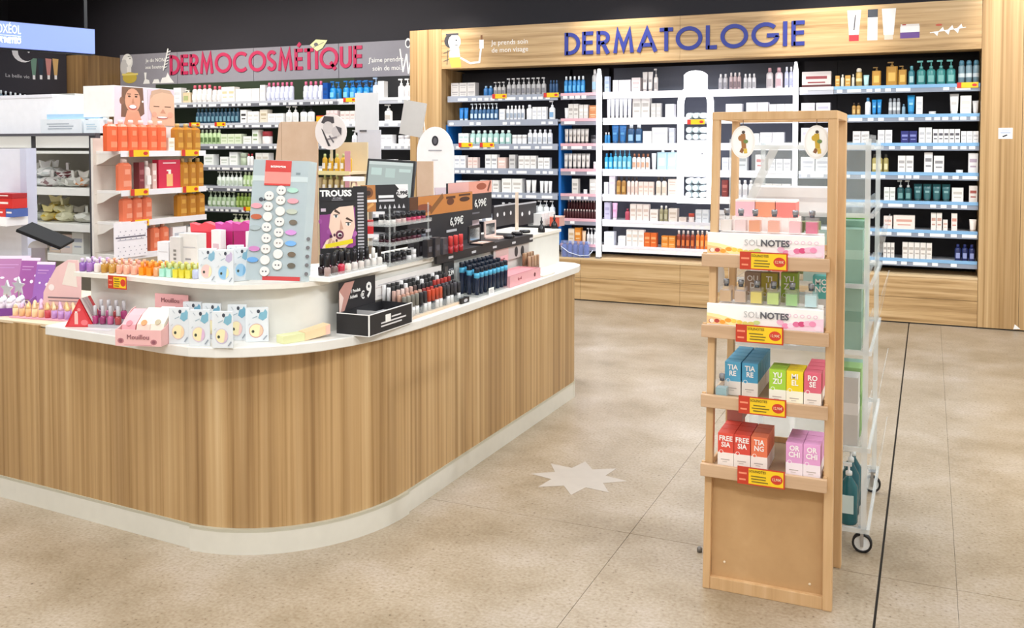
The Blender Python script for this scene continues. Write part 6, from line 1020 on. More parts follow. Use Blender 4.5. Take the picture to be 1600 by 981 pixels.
# pink open display
yq0, yq1 = PX(793, 446, -2.06)[1]+.012, PX(842, 425, -2.06)[1]; PK = M('#e6a9ae', .5)
t = thing('pink_display', 'pink open carton display with a raised price back on the worktop', 'display box', (0, 0, 0)); W0, W1 = -2.185, -2.05
bx('front', W1-.002, W1, yq0, yq1, ZS+.0006, ZS+.06, PK, t); bx('back', W0, W0+.002, yq0, yq1, ZS+.0006, ZS+.062, PK, t); bx('bottom', W0+.0021, W1-.0021, yq0, yq1, ZS+.0006, ZS+.003, PK, t); bx('side', W0+.0021, W1-.0021, yq0, yq0+.002, ZS+.0031, ZS+.06, PK, t); bx('side', W0+.0021, W1-.0021, yq1-.002, yq1, ZS+.0031, ZS+.06, PK, t); bx('inner_shelf', W0+.0021, W1-.03, yq0+.0021, yq1-.0021, ZS+.05, ZS+.054, M('#d9969c', .5), t)
bd = bx('price_back', W0-.0006, W0+.0014, yq0-.0, yq0+(yq1-yq0)*.62, ZS+.0622, ZS+.145, M('#eab4b8', .5), t)
tt = text('3,99€', .04, M('#8a4a52', .5), t, W0+.004, yq0+(yq1-yq0)*.40, ZS+.115, bold=.0006); tt.rotation_euler = (pi/2, 0, pi/2)
tt = text('lip oil', .022, M('#b0606a', .5), t, W1+.001, yq0+(yq1-yq0)*.3, ZS+.035); tt.rotation_euler = (pi/2, 0, pi/2); e_ = MB().prism(ell(0, 0, .012, .012, 12), 0, .0006, M('#6a3038', .5), 'x').build('dot_mark', t, (W1+.0002, yq0+(yq1-yq0)*.8, ZS+.03))
# bronze sticks on a card base
yb0 = PX(845, 432, -2.08)[1]; t = thing('stick_holder', 'white card base holding bronze makeup sticks near the counter end', 'holder', (-2.1, yb0+.03, ZS+.0006)); bx('base', -.085, .06, -.09, .10, 0, .006, M('#ddd3c4', .5), t); bx('card', .01, .055, -.06, .05, .0062, .0075, WHITE2, t)
for j in range(2):
    for i in range(7): stick(-2.17+.035*j, yb0-.045+.022*i, ZS+.007, '#7a5a44', ('#a07a5a', '#c2a284', '#8a6446', '#b5917a')[(i+j) % 4], .125+.012*((i*3+j) % 3)-.03*j, f'bronze makeup stick, {ORD[i]} of seven from left, {("back", "front")[j]} row on the card base', .0095, name='makeup_stick', cat='makeup stick', group='bronze makeup sticks')
t = board('dark_price_tag', 'black price tag hanging under the makeup ledge above the pencils', 'tag', (-2.185, PX(713, 415, -2.185)[1]-.08, ZC-.035-.095), .11, .094, .004, M('#2a2829', .5), pi/2, 0, [('r', .1, .3, .4, .8, '#57504c'), ('r', .5, .55, .9, .62, '#8f8c90')]); text('2,99', .034, WHITE2, t, .02, -.0016, .036, bold=.0006)
t = board('price_strip', 'white printed strip leaning on the riser behind the lip pencils', 'card', (-2.195, PX(640, 450, -2.195)[1], ZS+.09), .62, .085, .003, M('#e9e4e0', .5), pi/2, 0, [('r', .03, .6, .97, .64, '#cbb9b6'), ('r', .06, .72, .6, .76, '#b3afb3'), ('r', .1, .35, .9, .38, '#d9cfcc'), ('r', .05, .18, .55, .22, '#c6c2c6')])
t = board('grey_photo_strip', 'grey and pink photo strip on the riser above the pink display', 'card', (-2.195, PX(800, 392, -2.195)[1], ZC-.11), .5, .075, .003, M('#c9c2be', .5), pi/2, 0, [('r', .05, 0, .4, 1, '#d9b9b4'), ('e', .62, .5, .05, .4, '#3a3638'), ('e', .8, .45, .05, .4, '#3a3638')])
# open black carton display
cx_, cy_ = PZ(577, 527, ZS)[:2]; L1 = cy_+0
xa_ = PZ(528, 519, ZS)[0]; ye_ = PX(650, 504, cx_)[1]; BK = M('#201f22', .5); BWH = M('#eceae8', .5)
ye_ = min(ye_, cy_+.34); xa_ = max(xa_, cx_-.155)
t = thing('open_black_display', 'open black carton display with white edges and a 9 euro back card', 'display box', (cx_, cy_, ZS+.0006)); wX, wY, hB = cx_-xa_, ye_-cy_, .085
bx('front_wall', -.003, 0, 0, wY, 0, hB, BK, t); bx('side_wall', -wX, -.0031, 0, .003, 0, hB, BK, t); bx('back_wall', -wX, -wX+.003, .0031, wY, 0, hB, BK, t); bx('far_wall', -wX+.0031, -.0031, wY-.003, wY, 0, hB, BK, t); bx('floor', -wX+.0031, -.0031, .0031, wY-.0031, 0, .003, BK, t)
for a in ((-.004, .001, -.001, wY, hB, hB+.003), (-wX, -.004, -.001, .003, hB, hB+.003), (-.004, .001, -.0015, .0035, 0, hB), (-wX, -.004, -.001, .0005, 0, .003), (-.0005, .0005, .0036, wY, 0, .003), (-.004, .001, wY-.003, wY+.0005, 0, hB)): bx('white_edge', *a, BWH, t)
bx('divider', -wX+.0031, -.0031, wY*.42, wY*.425, .003, hB*.9, M('#c9c7c6', .5), t); bx('false_floor', -wX+.01, -.0031, wY*.44, wY-.0031, hB*.55, hB*.57, M('#bdbcbd', .5), t)
bk = bx('back_card', -wX-.004, -wX-.001, .02, wY*.86, 0, .205, M('#262427', .5), t); MB().prism([(.02, .03), (.02, .17), (.06, .2), (.13, .2)], -wX-.0009, -wX+.0003, M('#c9958a', .5), 'x').build('picture', t); MB().prism([(.02, .06), (.02, .17), (.05, .14)], -wX+.0003, -wX+.001, M('#f1d8cf', .5), 'x').build('picture', t)
for s_, sz, y, z, b in (('9', .09, wY*.70, .145, .002), ('€', .045, wY*.56, .13, .001), ('1 Produit', .019, wY*.40, .158, .0005), ('Acheté', .019, wY*.36, .135, .0005)):
    tt = text(s_, sz, WHITE2, t, -wX+.0016, y, z, bold=b); tt.rotation_euler = (pi/2, 0, pi/2)
bx('white_label', .0002, .0012, wY*.36, wY*.48, hB*.45, hB*.82, WHITE2, t)
for k, z in enumerate((.052, .037, .024)): bx('print_line', .0002, .001, wY*(.5 if k == 0 else .26), wY*(.72, .84, .74)[k], z, z+.006, M('#d9d6d6', .5), t)
o = tag(bx('white_card', -.03, .03, -.002, .002, 0, .03, WHITE2), 'small white card inside the open black display', 'card'); o.location = (cx_-.10, cy_+.035, ZS+.0845-.03); o.rotation_euler.z = pi/2; bx('fold', -.03, .03, .002, .02, 0, .001, WHITE2, o)
o.location.z = ZS+.0042
# pastel folded strip
a, b = PZ(443, 538, ZS), PZ(516, 526, ZS); L = hypot(b[0]-a[0], b[1]-a[1]); an_ = atan2(b[1]-a[1], b[0]-a[0])
t = thing('pastel_strip', 'long pale yellow and peach paper strip lying on the front worktop', 'paper strip', (a[0], a[1], ZS+.0006), an_)
MB().prism([(0, 0), (L*.45, 0), (L*.45, .03), (0, .03)], 0, .052, M('#dfe0ac', .6), 'y').build('yellow_half', t); MB().prism([(L*.455, 0), (L, 0.012), (L, .05), (L*.455, .032)], 0, .05, M('#f0cfa4', .6), 'y').build('peach_half', t); MB().prism([(L*.90, .010), (L*1.0, .0123), (L*1.0, .0505), (L*.90, .046)], -.001, 0, M('#eec0ac', .6), 'y').build('pink_tip', t)
# price card under the upper tier
p = PY(239, 446, 2.895); t = thing('price_card', 'red and yellow price card on the white riser behind the pink display', 'price card', (PZ(219, 448, .99)[0], 2.886, PY(239, 456, 2.886)[2]), -.02)
bx('card', 0, .105, -.002, 0, 0, .055, M('#c23a22', .45), t); art(t, .105, .055, [('r', .3, .1, .97, .92, '#f0c21c'), ('e', .82, .5, .14, .28, '#cf3a24'), ('r', .05, .6, .24, .7, '#ef8d6a'), ('r', .05, .25, .22, .35, '#ef8d6a')]+lines(.33, .68, .15, .85, 4, '#7c6a1c', .4), y=-.0022, x0=0)
# pink wave tray with packets and its header
cxl = at(216, 541, ZS); rz = radians(17)
t = thing('pink_tray', 'pink card tray with curved sides on the front worktop', 'display box', cxl, rz); W, Dp = .185, .15; PKL = M('#eab6b4', .5)
prof = [(0, 0), (Dp, 0), (Dp, .125), (Dp*.8, .12), (Dp*.55, .10), (Dp*.35, .075), (Dp*.15, .065), (0, .062)]
for x in (-W/2, W/2-.003): MB().prism(prof, x, x+.003, PKL, 'x').build('side', t)
bx('front', -W/2+.0031, W/2-.0031, 0, .003, 0, .062, PKL, t); bx('bottom', -W/2+.0031, W/2-.0031, .0031, Dp, 0, .003, PKL, t); bx('back', -W/2+.0031, W/2-.0031, Dp-.003, Dp, .0031, .11, PKL, t)
art(t, W, .062, [('e', .12, .32, .07, .17, '#b5747c'), ('e', .84, .26, .07, .17, '#b5747c'), ('e', .12, .32, .04, .1, '#8f5560'), ('e', .84, .26, .04, .1, '#8f5560'), ('r', .2, .06, .8, .08, '#c98a90')], y=-.0007); text('Mouillou', .026, M('#8f5a60', .5), t, 0, -.0022, .034)
for i, (x, c, h) in enumerate(((-.058, '#e5a3a8', .118), (.002, '#f0cfc0', .123), (.058, '#ece2d2', .128))):
    o = tag(MB().prism([(.01, 0), (.11, 0), (.13, h-.02), (.12, h), (.075, h*.86), (.03, h*.6)], -.027, .027, M(c, .5), 'x').build('soap_packet', None, (cxl[0]+x*cos(rz), cxl[1]+x*sin(rz)+.006, ZS+.0042), rz), ('rose pink packet in the pink tray, left', 'peach packet with a round flower in the pink tray, middle', 'cream packet in the pink tray, right')[i], 'packet')
    MB().lathe([(.012, 0), (.012, .002)], M(('#c97f88', '#d9935c', '#b9a98a')[i], .5), 12).build('seal', o, (0, .034, h*.64)).rotation_euler.x = radians(52)
a = PZ(268, 505, ZS); a = PY(268, 484, 2.905); t = board('pink_header_card', 'pink header card with flowers behind the bath bomb cartons', 'card', (a[0], 2.905, ZS+.0006), .165, .16, .003, M('#e3abab', .5), radians(4), 0, [('r', .18, .3, .8, .62, '#f0c9c4'), ('e', .1, .3, .07, .09, '#8f5a5c'), ('e', .1, .5, .05, .06, '#b98078'), ('e', .85, .45, .06, .07, '#a98a5c'), ('e', .3, .12, .07, .08, '#9a5560'), ('e', .62, .12, .08, .1, '#b0404c'), ('r', .26, .5, .72, .525, '#b98a88'), ('r', .3, .42, .7, .44, '#cfa09c'), ('e', .82, .84, .05, .05, '#d99a9c')]); text('Mouillou', .026, M('#8a5a5c', .5), t, -.005, -.002, .134)
# red triangular gift pack
p = at(124, 511, ZS); t = thing('triangular_pack', 'red triangular gift pack with silver roof bars on the front worktop', 'gift box', p, radians(22)); RDK = M('#cf2f36', .3); hw, th, dp = .062, .118, .10
MB().prism([(-hw, 0), (hw, 0), (0, th)], 0, dp, RDK, 'y').build('body', t)
art(t, 2*hw, th, [('p', [(.1, .04), (.9, .04), (.5, .86)], '#d9434a'), ('r', .34, .1, .46, .5, '#f0bdb4'), ('r', .36, .5, .44, .56, '#e9e2dc'), ('e', .68, .16, .12, .1, '#e8747a'), ('e', .5, .62, .06, .06, '#ee8f90')], y=-.0006)
for k in range(3):
    v = [(hw+.002, .003+.0195*k, .004), (hw+.002, .016+.0195*k, .004), (.004, .016+.0195*k, th), (.004, .003+.0195*k, th), (hw+.010, .003+.0195*k, .006), (hw+.010, .016+.0195*k, .006), (.010, .016+.0195*k, th+.004), (.010, .003+.0195*k, th+.004)]
    MB().add(v, [(3, 2, 1, 0), (4, 5, 6, 7), (0, 1, 5, 4), (2, 3, 7, 6), (1, 2, 6, 5), (3, 0, 4, 7)], M('#d3c3c3', .3, .3)).build('roof_bar', t)
# clear rack with magenta polishes
p = at(167, 511, ZS); t = thing('polish_rack', 'clear stepped rack of magenta nail polishes beside the red gift pack', 'rack', p, radians(12)); bx('step', -.075, .075, -.02, .02, 0, .012, M('#d6cfd6', .2, alpha=.7, var=0), t); bx('step', -.075, .075, .021, .06, 0, .03, M('#d6cfd6', .2, alpha=.7, var=0), t)
cr, sr = cos(radians(12)), sin(radians(12))
for i in range(4):
    for j in range(2):
        lx, ly = -.054+.036*i, .0+.04*j; polish(p[0]+lx*cr-ly*sr, p[1]+lx*sr+ly*cr, ZS+.0130+.018*j, ('#a8326e', '#8f2a5e', '#b85a86', '#a33a3c')[(i+j) % 4], '#c9c6ca', f'magenta nail polish, {ORD[i]} of four from left, {("front", "back")[j]} step of the clear rack', s=1.1)
tag(MB().prism([(-.06, 0), (.06, 0), (.06, .03), (-.06, .03)], 0, .0006, M('#e6dfe3', .5)).build('paper_slip', None, at(150, 516, ZS), radians(10)), 'thin white paper slip on the worktop before the polish rack', 'paper')
# left end: pink tray with little tubes, purple display, pink header
zL = .8186
t = thing('tube_tray', 'thin pink tray of little beige and lilac tubes at the left end', 'tray', (0, 0, 0))
q = [PZ(14, 496, zL), PZ(116, 503, zL)]; an_ = atan2(q[1][1]-q[0][1], q[1][0]-q[0][0]); Lq = hypot(q[1][0]-q[0][0], q[1][1]-q[0][1])
t.location = (q[0][0], q[0][1], zL); t.rotation_euler.z = an_; bx('plate', 0, Lq, 0, .2, 0, .006, M('#e6a9bc', .5), t)
for j in range(5):
    for i in range(10):
        lx = .018+(Lq-.036)*i/9; ly = .02+.038*j; c, n = (('#dfb27e', 'beige') if i in (1, 2, 4) else ('#e8c79a', 'cream') if i in (0, 3) else ('#c04048', 'red') if i == 5 else ('#b98ac0', 'lilac')) if j < 2 else (('#e3b878', 'gold') if i < 7 else ('#c94a56', 'red'))
        x, y = q[0][0]+lx*cos(an_)-ly*sin(an_), q[0][1]+lx*sin(an_)+ly*cos(an_)
        o = tag(MB().lathe([(.0115, 0), (.0125, .002), (.0125, .036)], M(c, .35), 10).build('mini_tube', None, (x, y, zL+.0066)), f'{n} little tube, {ORD[i]} of ten from left, {("front", "second", "third", "fourth", "back")[j]} row of the pink tray', 'tube', 'little tubes on the pink tray'); MB().lathe([(.011, .0362), (.0085, .046), (.003, .054)], M(('#e9c9a0', '#d9b0c9', '#e7c489')[(i+j) % 3], .35), 10).build('tip', o)
a = PY(97, 440, 3.12); t = thing('pink_header_card', 'pale pink pointed header card behind the little tubes, left end', 'card', (a[0], 3.12, zL+.0006), radians(12))
MB().prism([(-.105, 0), (.095, 0), (.1, .2), (.085, .255), (.03, .255), (-.03, .22), (-.08, .14), (-.1, .1)], 0, .004, M('#e8c3c0', .5), 'y').build('board', t); MB().prism([(.0, .14), (.08, .13), (.07, .24), (.035, .245)], -.001, 0, M('#e9dfd4', .5), 'y').build('picture', t)
art(t, .2, .25, [('e', .22, .5, .08, .06, '#f6e9e6'), ('r', .12, .30, .95, .325, '#7a6a70'), ('r', .14, .24, .9, .26, '#a58e92'), ('r', .2, .14, .4, .155, '#b8a0a4'), ('e', .6, .15, .03, .02, '#7a6a70')], x0=-.1)
def purple(pxc, yv, label, rz, w_, h, c):
    a = PY(pxc, 440, yv); t = board('purple_card', label, 'card', (a[0], yv, zL+.074), w_, h, .004, M(c, .45), rz, .25, [('r', .0, .9, 1, 1, '#ead9ea'), ('r', .1, .68, .7, .71, '#cf9fd0'), ('r', .1, .58, .6, .61, '#c08fc4'), ('e', .7, .2, .09, .06, '#f3e4f3'), ('e', .3, .25, .06, .04, '#f3e4f3'), ('e', .85, .4, .05, .035, '#f3e4f3')]); bx('foot', -w_/2, w_/2, .0, .05, -.0595, -.0001, M(c, .45), t); return t
purple(14, 3.32, 'purple display card leaning at the far left end', radians(25), .19, .15, '#b57aac'); purple(42, 3.30, 'purple display card, middle one of three at the left end', radians(14), .105, .15, '#a0589f'); purple(66, 3.27, 'violet display card, right one of three at the left end', radians(14), .10, .14, '#9863b0')
a0, a1 = PZ(-40, 500, zL), PZ(30, 498, zL); 
t = thing('purple_tray', 'purple sloping tray of white tubes at the far left of the counter', 'tray', (PZ(-2, 494, zL)[0], PZ(-2, 494, zL)[1], zL), radians(40)); bx('front', -.22, .12, 0, .004, 0, .035, M('#7a3f92', .45), t); bx('bottom', -.22, .12, .0041, .16, 0, .004, M('#7a3f92', .45), t); bx('side', .116, .12, .0041, .2, .0041, .06, M('#7a3f92', .45), t)
for j in range(3):
    for i in range(8):
        lx, ly = -.19+.038*i, .03+.04*j; r4 = radians(40); x, y = t.location.x+lx*cos(r4)-ly*sin(r4), t.location.y+lx*sin(r4)+ly*cos(r4)
        o = tag(MB().lathe([(.0135, 0), (.0135, .05)], M('#dccdd3', .35), 10).build('white_tube', None, (x, y, zL+.0046)), f'white-grey tube, {ORD[i]} of eight from left, {("front", "middle", "back")[j]} row of the purple tray', 'tube', 'white tubes in the purple tray'); MB().lathe([(.013, .0502), (.011, .064), (.004, .075)], M('#f1eff2', .3), 8).build('cap', o)
for i, (px, py) in enumerate(((10, 452), (28, 447))):
    a = PY(px, py, 3.16); pts = [((.045 if k % 2 == 0 else .02)*cos(pi*k/5+.3), (.045 if k % 2 == 0 else .02)*sin(pi*k/5+.3)) for k in range(10)]
    t = thing('silver_bow', ('silver star bow over the white tubes, left one', 'silver star bow over the white tubes, right one')[i], 'bow', (a[0], 3.16, a[2])); MB().prism(pts, 0, .008, M('#dfe0e6', .2, .5), 'y').build('star', t); bx('stem', -.003, .003, .001, .006, -(a[2]-zL-.003), -.02, STEEL, t)
# little bottles along the upper tier
cols = [(123, '#8a5aa6', 'purple', 0), (134, '#9a66ae', 'purple', 0), (146, '#e0d3cf', 'white', 0), (157, '#b8862e', 'gold', 0), (169, '#c08f3a', 'gold', 0), (181, '#e5a58a', 'peach', 0), (192, '#e8ad92', 'peach', 0), (204, '#e6a68c', 'peach', 0), (217, '#f0941e', 'orange', 1), (229, '#ee8e1c', 'orange', 1), (239, '#dd9a6a', 'amber', 0), (249, '#a9dcc8', 'mint', 1), (260, '#b3dfce', 'mint', 1), (270, '#e0cf3c', 'yellow', 1), (280, '#d9c936', 'yellow', 1), (290, '#dccf48', 'yellow', 1), (300, '#b9bdd4', 'lilac-grey', 0)]
for i, (px, c, n, kind) in enumerate(cols):
    for j in range(3):
        b = PZ(px, 426+13*(px-115)/190-2, ZC); x, y = b[0]-.004*j, b[1]+.02+.032*j
        lab = f'{n} mini bottle, {("front", "middle", "back")[j]} row of the upper tier, {ORD[i] if i < 14 else ("fifteenth", "sixteenth", "seventeenth")[i-14]} from the left'
        if kind == 0: o = tag(MB().lathe([(.0115, 0), (.013, .003), (.013, .034), (.006, .04)], M(c, .2, coat=.4), 10).build('mini_bottle', None, (x, y, ZC+.0006)), lab, 'bottle', 'mini bottles on the upper tier')
        else: o = tag(MB().prism([(-.012, -.009), (.012, -.009), (.012, .009), (-.012, .009)], 0, .034, M(c, .15, coat=.4)).build('mini_bottle', None, (x, y, ZC+.0006)), lab, 'bottle', 'mini bottles on the upper tier')
        MB().lathe([(.0075, .0402 if kind == 0 else .0342), (.0075, .054), (.005, .057)], M((('#d9c3de', '#e9dce6', '#cfa9d0') if i < 3 else ('#e9c9b0', '#e0a8a0', '#dba07c') if i < 8 else ('#ee9a3c', '#e08a2a', '#efb056') if i < 11 else ('#c9d08a', '#b3b25a', '#d9c86a'))[j], .3), 8).build('cap', o)
# cartons and gift bags behind the little bottles
for i, (px, py, w_, d, h, c, n) in enumerate(((257, 418, .062, .05, .115, '#dcdcdf', 'pale grey carton behind the mini bottles, left one'), (280, 418.5, .062, .05, .115, '#e3e3e5', 'pale grey carton behind the mini bottles, right one'), (304, 415, .06, .06, .14, '#cfcac6', 'grey carton with dark letters behind the mini bottles'), (337, 413, .10, .06, .155, '#d9d4cf', 'wide grey-beige carton behind the bath bomb cartons'))):
    b = PZ(px, py, ZC); o = tag(bx('carton', -w_/2, w_/2, -d/2, d/2, 0, h, M(c, .5)), n, 'carton'); o.location = (b[0], 3.20+.02*(i % 2), ZC+.0006); o.rotation_euler.z = .05; art(o, w_, h, [('r', .1, .6, .9, .63, '#b9b6b8'), ('r', .35, .25, .65, .3, '#8f8c90')] if i != 2 else [('r', .35, .15+.13*k, .6, .22+.13*k, '#77746f') for k in range(4)], y=-d/2-.0008)
for i, (px, w_, h, c, n, bow) in enumerate(((320, .115, .36, '#cf2238', 'bright red gift bag behind the grey cartons', '#e8505c'), (354, .076, .37, '#b81f6c', 'magenta gift bag behind the bath bomb cartons, left one', '#d0489a'), (381, .076, .375, '#a81c66', 'magenta gift bag next to the lens board', '#c43e8c'))):
    b = PY(px, 229, 3.88); t = thing('gift_bag', n, 'gift bag', (b[0], 3.88, ZS+.0006), .25)
    v = [(-w_/2, -.03, 0), (w_/2, -.03, 0), (w_/2, .03, 0), (-w_/2, .03, 0), (-w_/2-.008, -.034, h*.86), (w_/2+.008, -.034, h*.86), (w_/2+.008, .034, h*.86), (-w_/2-.008, .034, h*.86)]
    MB().add(v, [(3, 2, 1, 0), (0, 1, 5, 4), (2, 3, 7, 6), (1, 2, 6, 5), (3, 0, 4, 7), (4, 5, 6, 7)], M(c, .35)).build('bag', t); MB().prism([(-w_/2-.012, 0), (w_/2+.012, 0), (w_/2+.02, .03), (w_*.1, .052), (-w_*.2, .034), (-w_/2-.016, .045)], -.03, .03, M(bow, .35), 'y').build('folded_top', t, (0, 0, h*.8605)); bx('label', -w_*.2, w_*.2, -.0365, -.034, h*.3, h*.6, M('#efe3e6', .5) if i else M('#e03a4c', .4), t)
for i, (px, n) in enumerate(((340, 'narrow white box standing between red and magenta bags'), (394, 'narrow white box behind the lens board edge'))):
    b = PY(px, 229, 3.80); o = tag(bx('carton', -.03, .03, -.02, .02, 0, .33, M('#eee6e6', .5)), n, 'carton'); o.location = (b[0], 3.80, ZS+.0006); bx('label', -.018, .018, -.0208, -.02, .2, .26, M('#d9b9c2', .5), o)
# ---------------------------------------------------------------- things behind the counter
def stand_panel(px0, px1, py0, py1, y, t_, m, name, label, cat, rz=0, floor=True, shapes=None, part='board'):
    fz = .8406 if floor == 'top' else 0
    c = PY((px0+px1)/2, py1, y); z1 = PY((px0+px1)/2, py0, y)[2]; w_ = abs(PY(px1, 229, y)[0]-PY(px0, 229, y)[0])
    z0 = fz if floor else c[2]; t = thing(name, label, cat, (c[0], y, z0), rz); bx(part, -w_/2, w_/2, 0, t_, 0, z1-z0, m, t)
    if shapes: art(t, w_, z1-c[2], shapes, y=-.0008, z0=c[2]-z0)
    return t, w_, z1-z0, c
yk = 5.0
t, kw, kh, kc = stand_panel(441, 497, 190, 420, yk, .012, KRAFT_L, 'kraft_stand', 'tall plain kraft cardboard display stand behind the counter', 'display stand')
lx = PY(429, 229, yk)[0]-kc[0]; MB().prism([(lx+.03, 0), (-kw/2-.001, 0), (-kw/2-.001, kh), (-kw/2-.018, kh-.01), (lx+.02, kh-.14), (lx, kh-.3), (lx, .2)], .0, .01, KRAFT_L, 'y').build('side_flap', t); bx('side', -kw/2+.0, -kw/2+.012, .0125, .3, 0, kh-.002, KRAFT_L, t); bx('fold_line', -kw/2-.001, -kw/2+.001, -.0006, .011, 0, kh, M('#8f6f55', .6), t)
rw = PY(549, 229, yk)[0]-PY(498, 229, yk)[0]; rx = kc[0]+kw/2+.002
sz = [PY(520, q, yk)[2] for q in (302, 268)]
t = thing('beige_rack', 'beige card rack of yellow bottles beside the kraft stand', 'display rack', (rx, yk, 0)); BG = M('#dcc9a6', .55)
bx('back', 0, rw, .20, .21, 0, PY(520, 222, yk)[2], BG, t); bx('side', 0, .006, 0, .2, 0, sz[0]+.1, BG, t); bx('side', rw-.006, rw, 0, .2, 0, sz[0]+.1, BG, t)
for z in sz: s = bx('shelf', .0061, rw-.0061, .0, .1995, z-.018, z, BG, t); bx('shelf_lip', .0061, rw-.0061, -.004, -.0, z-.022, z+.004, M('#e6d79c', .5), s)
for k in range(2):
    for i in range(5): put('bot', rx+.028+(rw-.05)*i/4.2, yk+.04, sz[k], .034, .034, .112, '#d6a82c' if k else '#c9b37c', '#c6cf8a', f'yellow bottle with white label, {ORD[i]} of five, {("lower", "upper")[k]} shelf of the beige rack', 'bottle', 'yellow bottles on the beige rack', '#f1ece2')
    bx('shelf_card', rw*.78, rw*.95, .02, .022, sz[k]+.0005, sz[k]+.13, M('#d99aa6', .5), t)
c = PY(516, 206, yk-.02); rr = (PY(541, 229, yk)[0]-PY(492, 229, yk)[0])/2
t = thing('photo_roundel', 'round white sign with a grey photo of a couple above yellow bottles', 'sign', (c[0], yk-.016, c[2])); MB().prism(ell(0, 0, rr, rr*.95, 28), 0, .005, M('#efe6e2', .5), 'y').build('disc', t)
art(t, 2*rr, 2*rr, [('p', [(.2, .75), (.3, .92), (.6, .9), (.62, .74), (.4, .68)], '#4a4448'), ('e', .42, .62, .16, .16, '#d8cfcc'), ('p', [(.2, .6), (.26, .55), (.5, .12), (.42, .12)], '#3f3a3e'), ('e', .68, .5, .15, .14, '#cfc6c4'), ('p', [(.66, .66), (.85, .6), (.84, .4), (.76, .5)], '#5a5458'), ('l', .4, .3, .7, .36, .012, '#8a8286'), ('l', .46, .4, .6, .22, .01, '#6a6468')], x0=-rr, z0=-rr); bx('stem', -.008, .008, .0055, .012, -(c[2]-PY(520, 222, yk)[2])-.12, 0, BG, t)
t, w_, h_, c = stand_panel(556, 590, 145, 207, 5.6, .01, M('#d5d5d6', .5), 'pole_sign', 'upper blank light grey panel of the pair on a thin pole', 'panel', .1, False); bx('pole', -.012, .012, .0105, .03, -c[2], h_, STEEL, t)
t, w_, h_, c = stand_panel(560, 594, 203, 300, 5.45, .01, M('#c8c8d0', .5), 'pole_sign', 'lower blank lilac-grey panel in front of the monitor back', 'panel', .1, False); bx('pole', -.012, .012, .0105, .03, -c[2], h_, STEEL, t); bx('clip', -w_*.4, -w_*.1, -.004, -.0005, h_-.012, h_, M('#55535a', .5), t)
t, w_, h_, c = stand_panel(624, 657, 158, 212, 5.8, .014, M('#c2beba', .5), 'tilted_screen', 'tilted grey screen back on a beige pole left of the oval sign', 'screen', .1, False); bpy.data.objects[t.children[0].name].rotation_euler = (0, radians(10), 0); bx('pole', .05, .085, .03, .05, -c[2], .04, M('#d3c3b2', .5), t); MB().tube([(.07, .02, h_*.95), (.10, .02, h_*.4), (.13, .02, -.2), (.08, .03, -.5)], .004, WHITE2, 6).build('cable', t)
yo = 5.3; c = PY(680, 262, yo); zt_ = PY(680, 198, yo)[2]; wo = PY(707, 229, yo)[0]-PY(653, 229, yo)[0]
t = thing('oval_totem', 'white oval-topped card totem with a small black emblem', 'sign', (c[0], yo, ZS+.0006), .15); zt_ -= ZS; r_o = wo/2; zc0 = zt_-r_o*1.35
MB().prism([(-r_o, 0), (r_o, 0), (r_o, zc0)]+[(r_o*cos(a), zc0+r_o*1.35*sin(a)) for a in [pi*i/20 for i in range(1, 20)]]+[(-r_o, zc0)], 0, .008, M('#f3f1f0', .45), 'y').build('board', t)
art(t, wo, wo, [('e', .5, .62, .09, .13, '#26242a'), ('e', .5, .62, .05, .08, '#5a585e'), ('r', .32, .36, .68, .39, '#a3a1a8'), ('r', .42, .12, .58, .14, '#c9c7cc')], x0=-r_o, z0=zt_-wo*.98)
t, w_, h_, c = stand_panel(652, 676, 252, 330, 5.05, .01, KRAFT_L, 'kraft_card', 'small kraft card standing before the oval totem', 'card', .1, 'top')
ym = 4.55; c = PY(606, 312, ym); wm = PY(642, 229, ym)[0]-PY(574, 229, ym)[0]; hm = PY(606, 249, ym)[2]-c[2]
t = thing('monitor', 'black-framed monitor with a grey form on screen behind the counter', 'monitor', (c[0], ym, ZS+.0006), radians(12))
mz = c[2]-ZS; sc = thing_ = bx('bezel', -wm/2, wm/2, 0, .03, 0, hm, M('#1c1d20', .4), t, .003); sc.location = (0, 0, mz); sc.rotation_euler = (radians(-8), radians(3), 0); art(sc, wm, hm, [('r', .04, .06, .96, .94, M('#8f9a98', .3, emit=.35)), ('r', .04, .86, .96, .94, M('#a9b2b0', .3, emit=.4)), ('r', .1, .6, .32, .78, M('#9fb0ac', .3, emit=.4)), ('r', .4, .55, .6, .78, M('#98a8a4', .3, emit=.4)), ('r', .68, .7, .92, .78, M('#a3b2ae', .3, emit=.4))], y=-.0006)
bx('stem', -.03, .03, .032, .05, .012, mz+.05, BLACK, t); bx('base', -.1, .1, -.06, .12, 0, .012, BLACK, t)
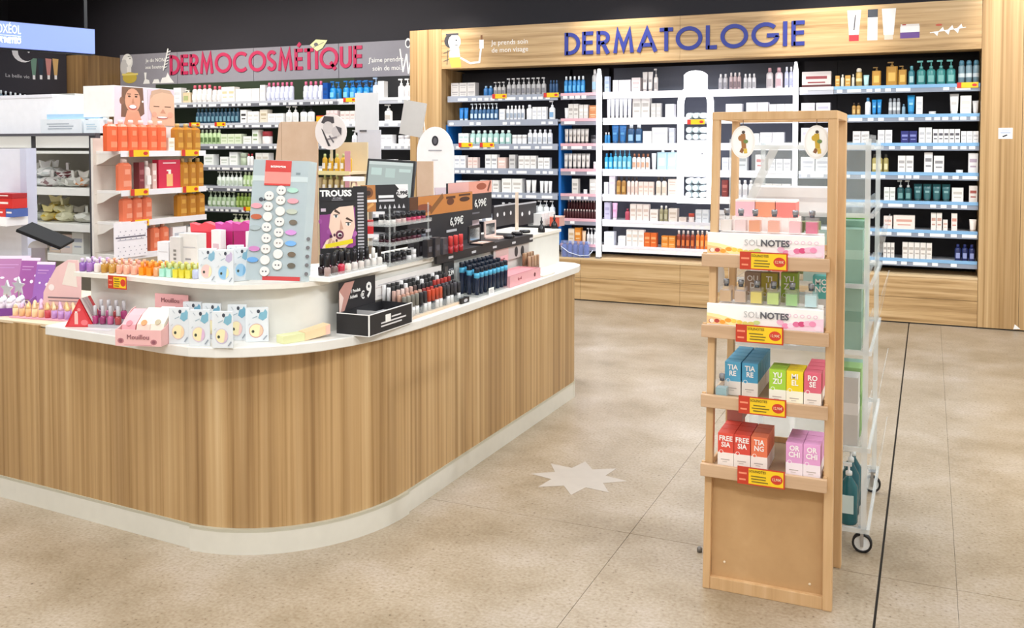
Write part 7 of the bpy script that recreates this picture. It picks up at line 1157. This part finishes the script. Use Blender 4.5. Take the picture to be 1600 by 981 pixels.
t = board('white_card', 'white card with a small logo standing behind the TROUSS board', 'card', PY(527, 300, 3.62)[:2]+(ZC+.0006,), .085, .24, .003, M('#f0ecec', .5), radians(20), 0, [('e', .5, .93, .1, .025, '#7a7680'), ('r', .15, .86, .85, .875, '#c3bfc6'), ('r', .25, .82, .75, .83, '#d3cfd6')])
t = thing('hook_stand', 'small pinkish metal hook stand behind the TROUSS board', 'stand', PY(553, 300, 3.66)[:2]+(ZC+.0006,)); MB().tube([(-.02, 0, 0), (-.022, 0, .32), (-.012, 0, .375), (.012, 0, .375), (.02, 0, .32), (.018, 0, 0)], .0045, M('#d9a9a0', .3, .4), 6).build('wire', t); bx('top_plate', -.045, .045, -.02, .02, .38, .40, M('#f0eef0', .4), t)
t = board('red_box', 'small red and white box left of the clear tower', 'box', at(577, 372, ZC), .05, .10, .05, M('#d32a2c', .45), D38, 0, [('r', 0, 0, 1, .24, '#f1eeec')], part='body'); bx('lid', -.0255, .0255, -.0008, .0508, .1002, .104, M('#b8201f', .45), t)
tag(obj('promo_card', MB().box(-.14, .14, -.004, 0, 0, .085, M('#f0b31e', .45)).box(-.14, .14, -.005, -.004, .075, .085, RED).box(-.06, .06, -.005, -.004, .04, .05, M('#a8741a', .5)).mesh('promo_card'), None, (PY(509, 184, 9.22)[0], 9.233, LV[1]-.005)), 'wide yellow promo card on the second shelf under the pink letters', 'card')
# blue bottle pack at the foot of the narrow bay
t = thing('bottle_pack', 'clear bag of blue bottles on the oak ledge past the counter end', 'pack', (PY(899, 405, 9.2)[0], 9.205, ZB+.0006))
for i in range(5): MB().lathe([(.026, 0), (.028, .004), (.028, .12), (.018, .135)], M('#4a62b0', .3), 12).lathe([(.016, .1352), (.016, .165)], M('#6f84c8', .3), 10).build('bottle', t, (-.12+.06*i, 0, 0))
bx('wrap', -.152, .152, -.0305, .0305, 0, .17, M('#c9d3f0', .1, alpha=.22, var=0), t); MB().tube([(-.15, -.034, .11), (-.06, -.036, .05), (.06, -.036, .02), (.16, -.034, .03), (.2, -.03, .08)], .005, M('#dfe6fb', .3), 6).build('strap', t)
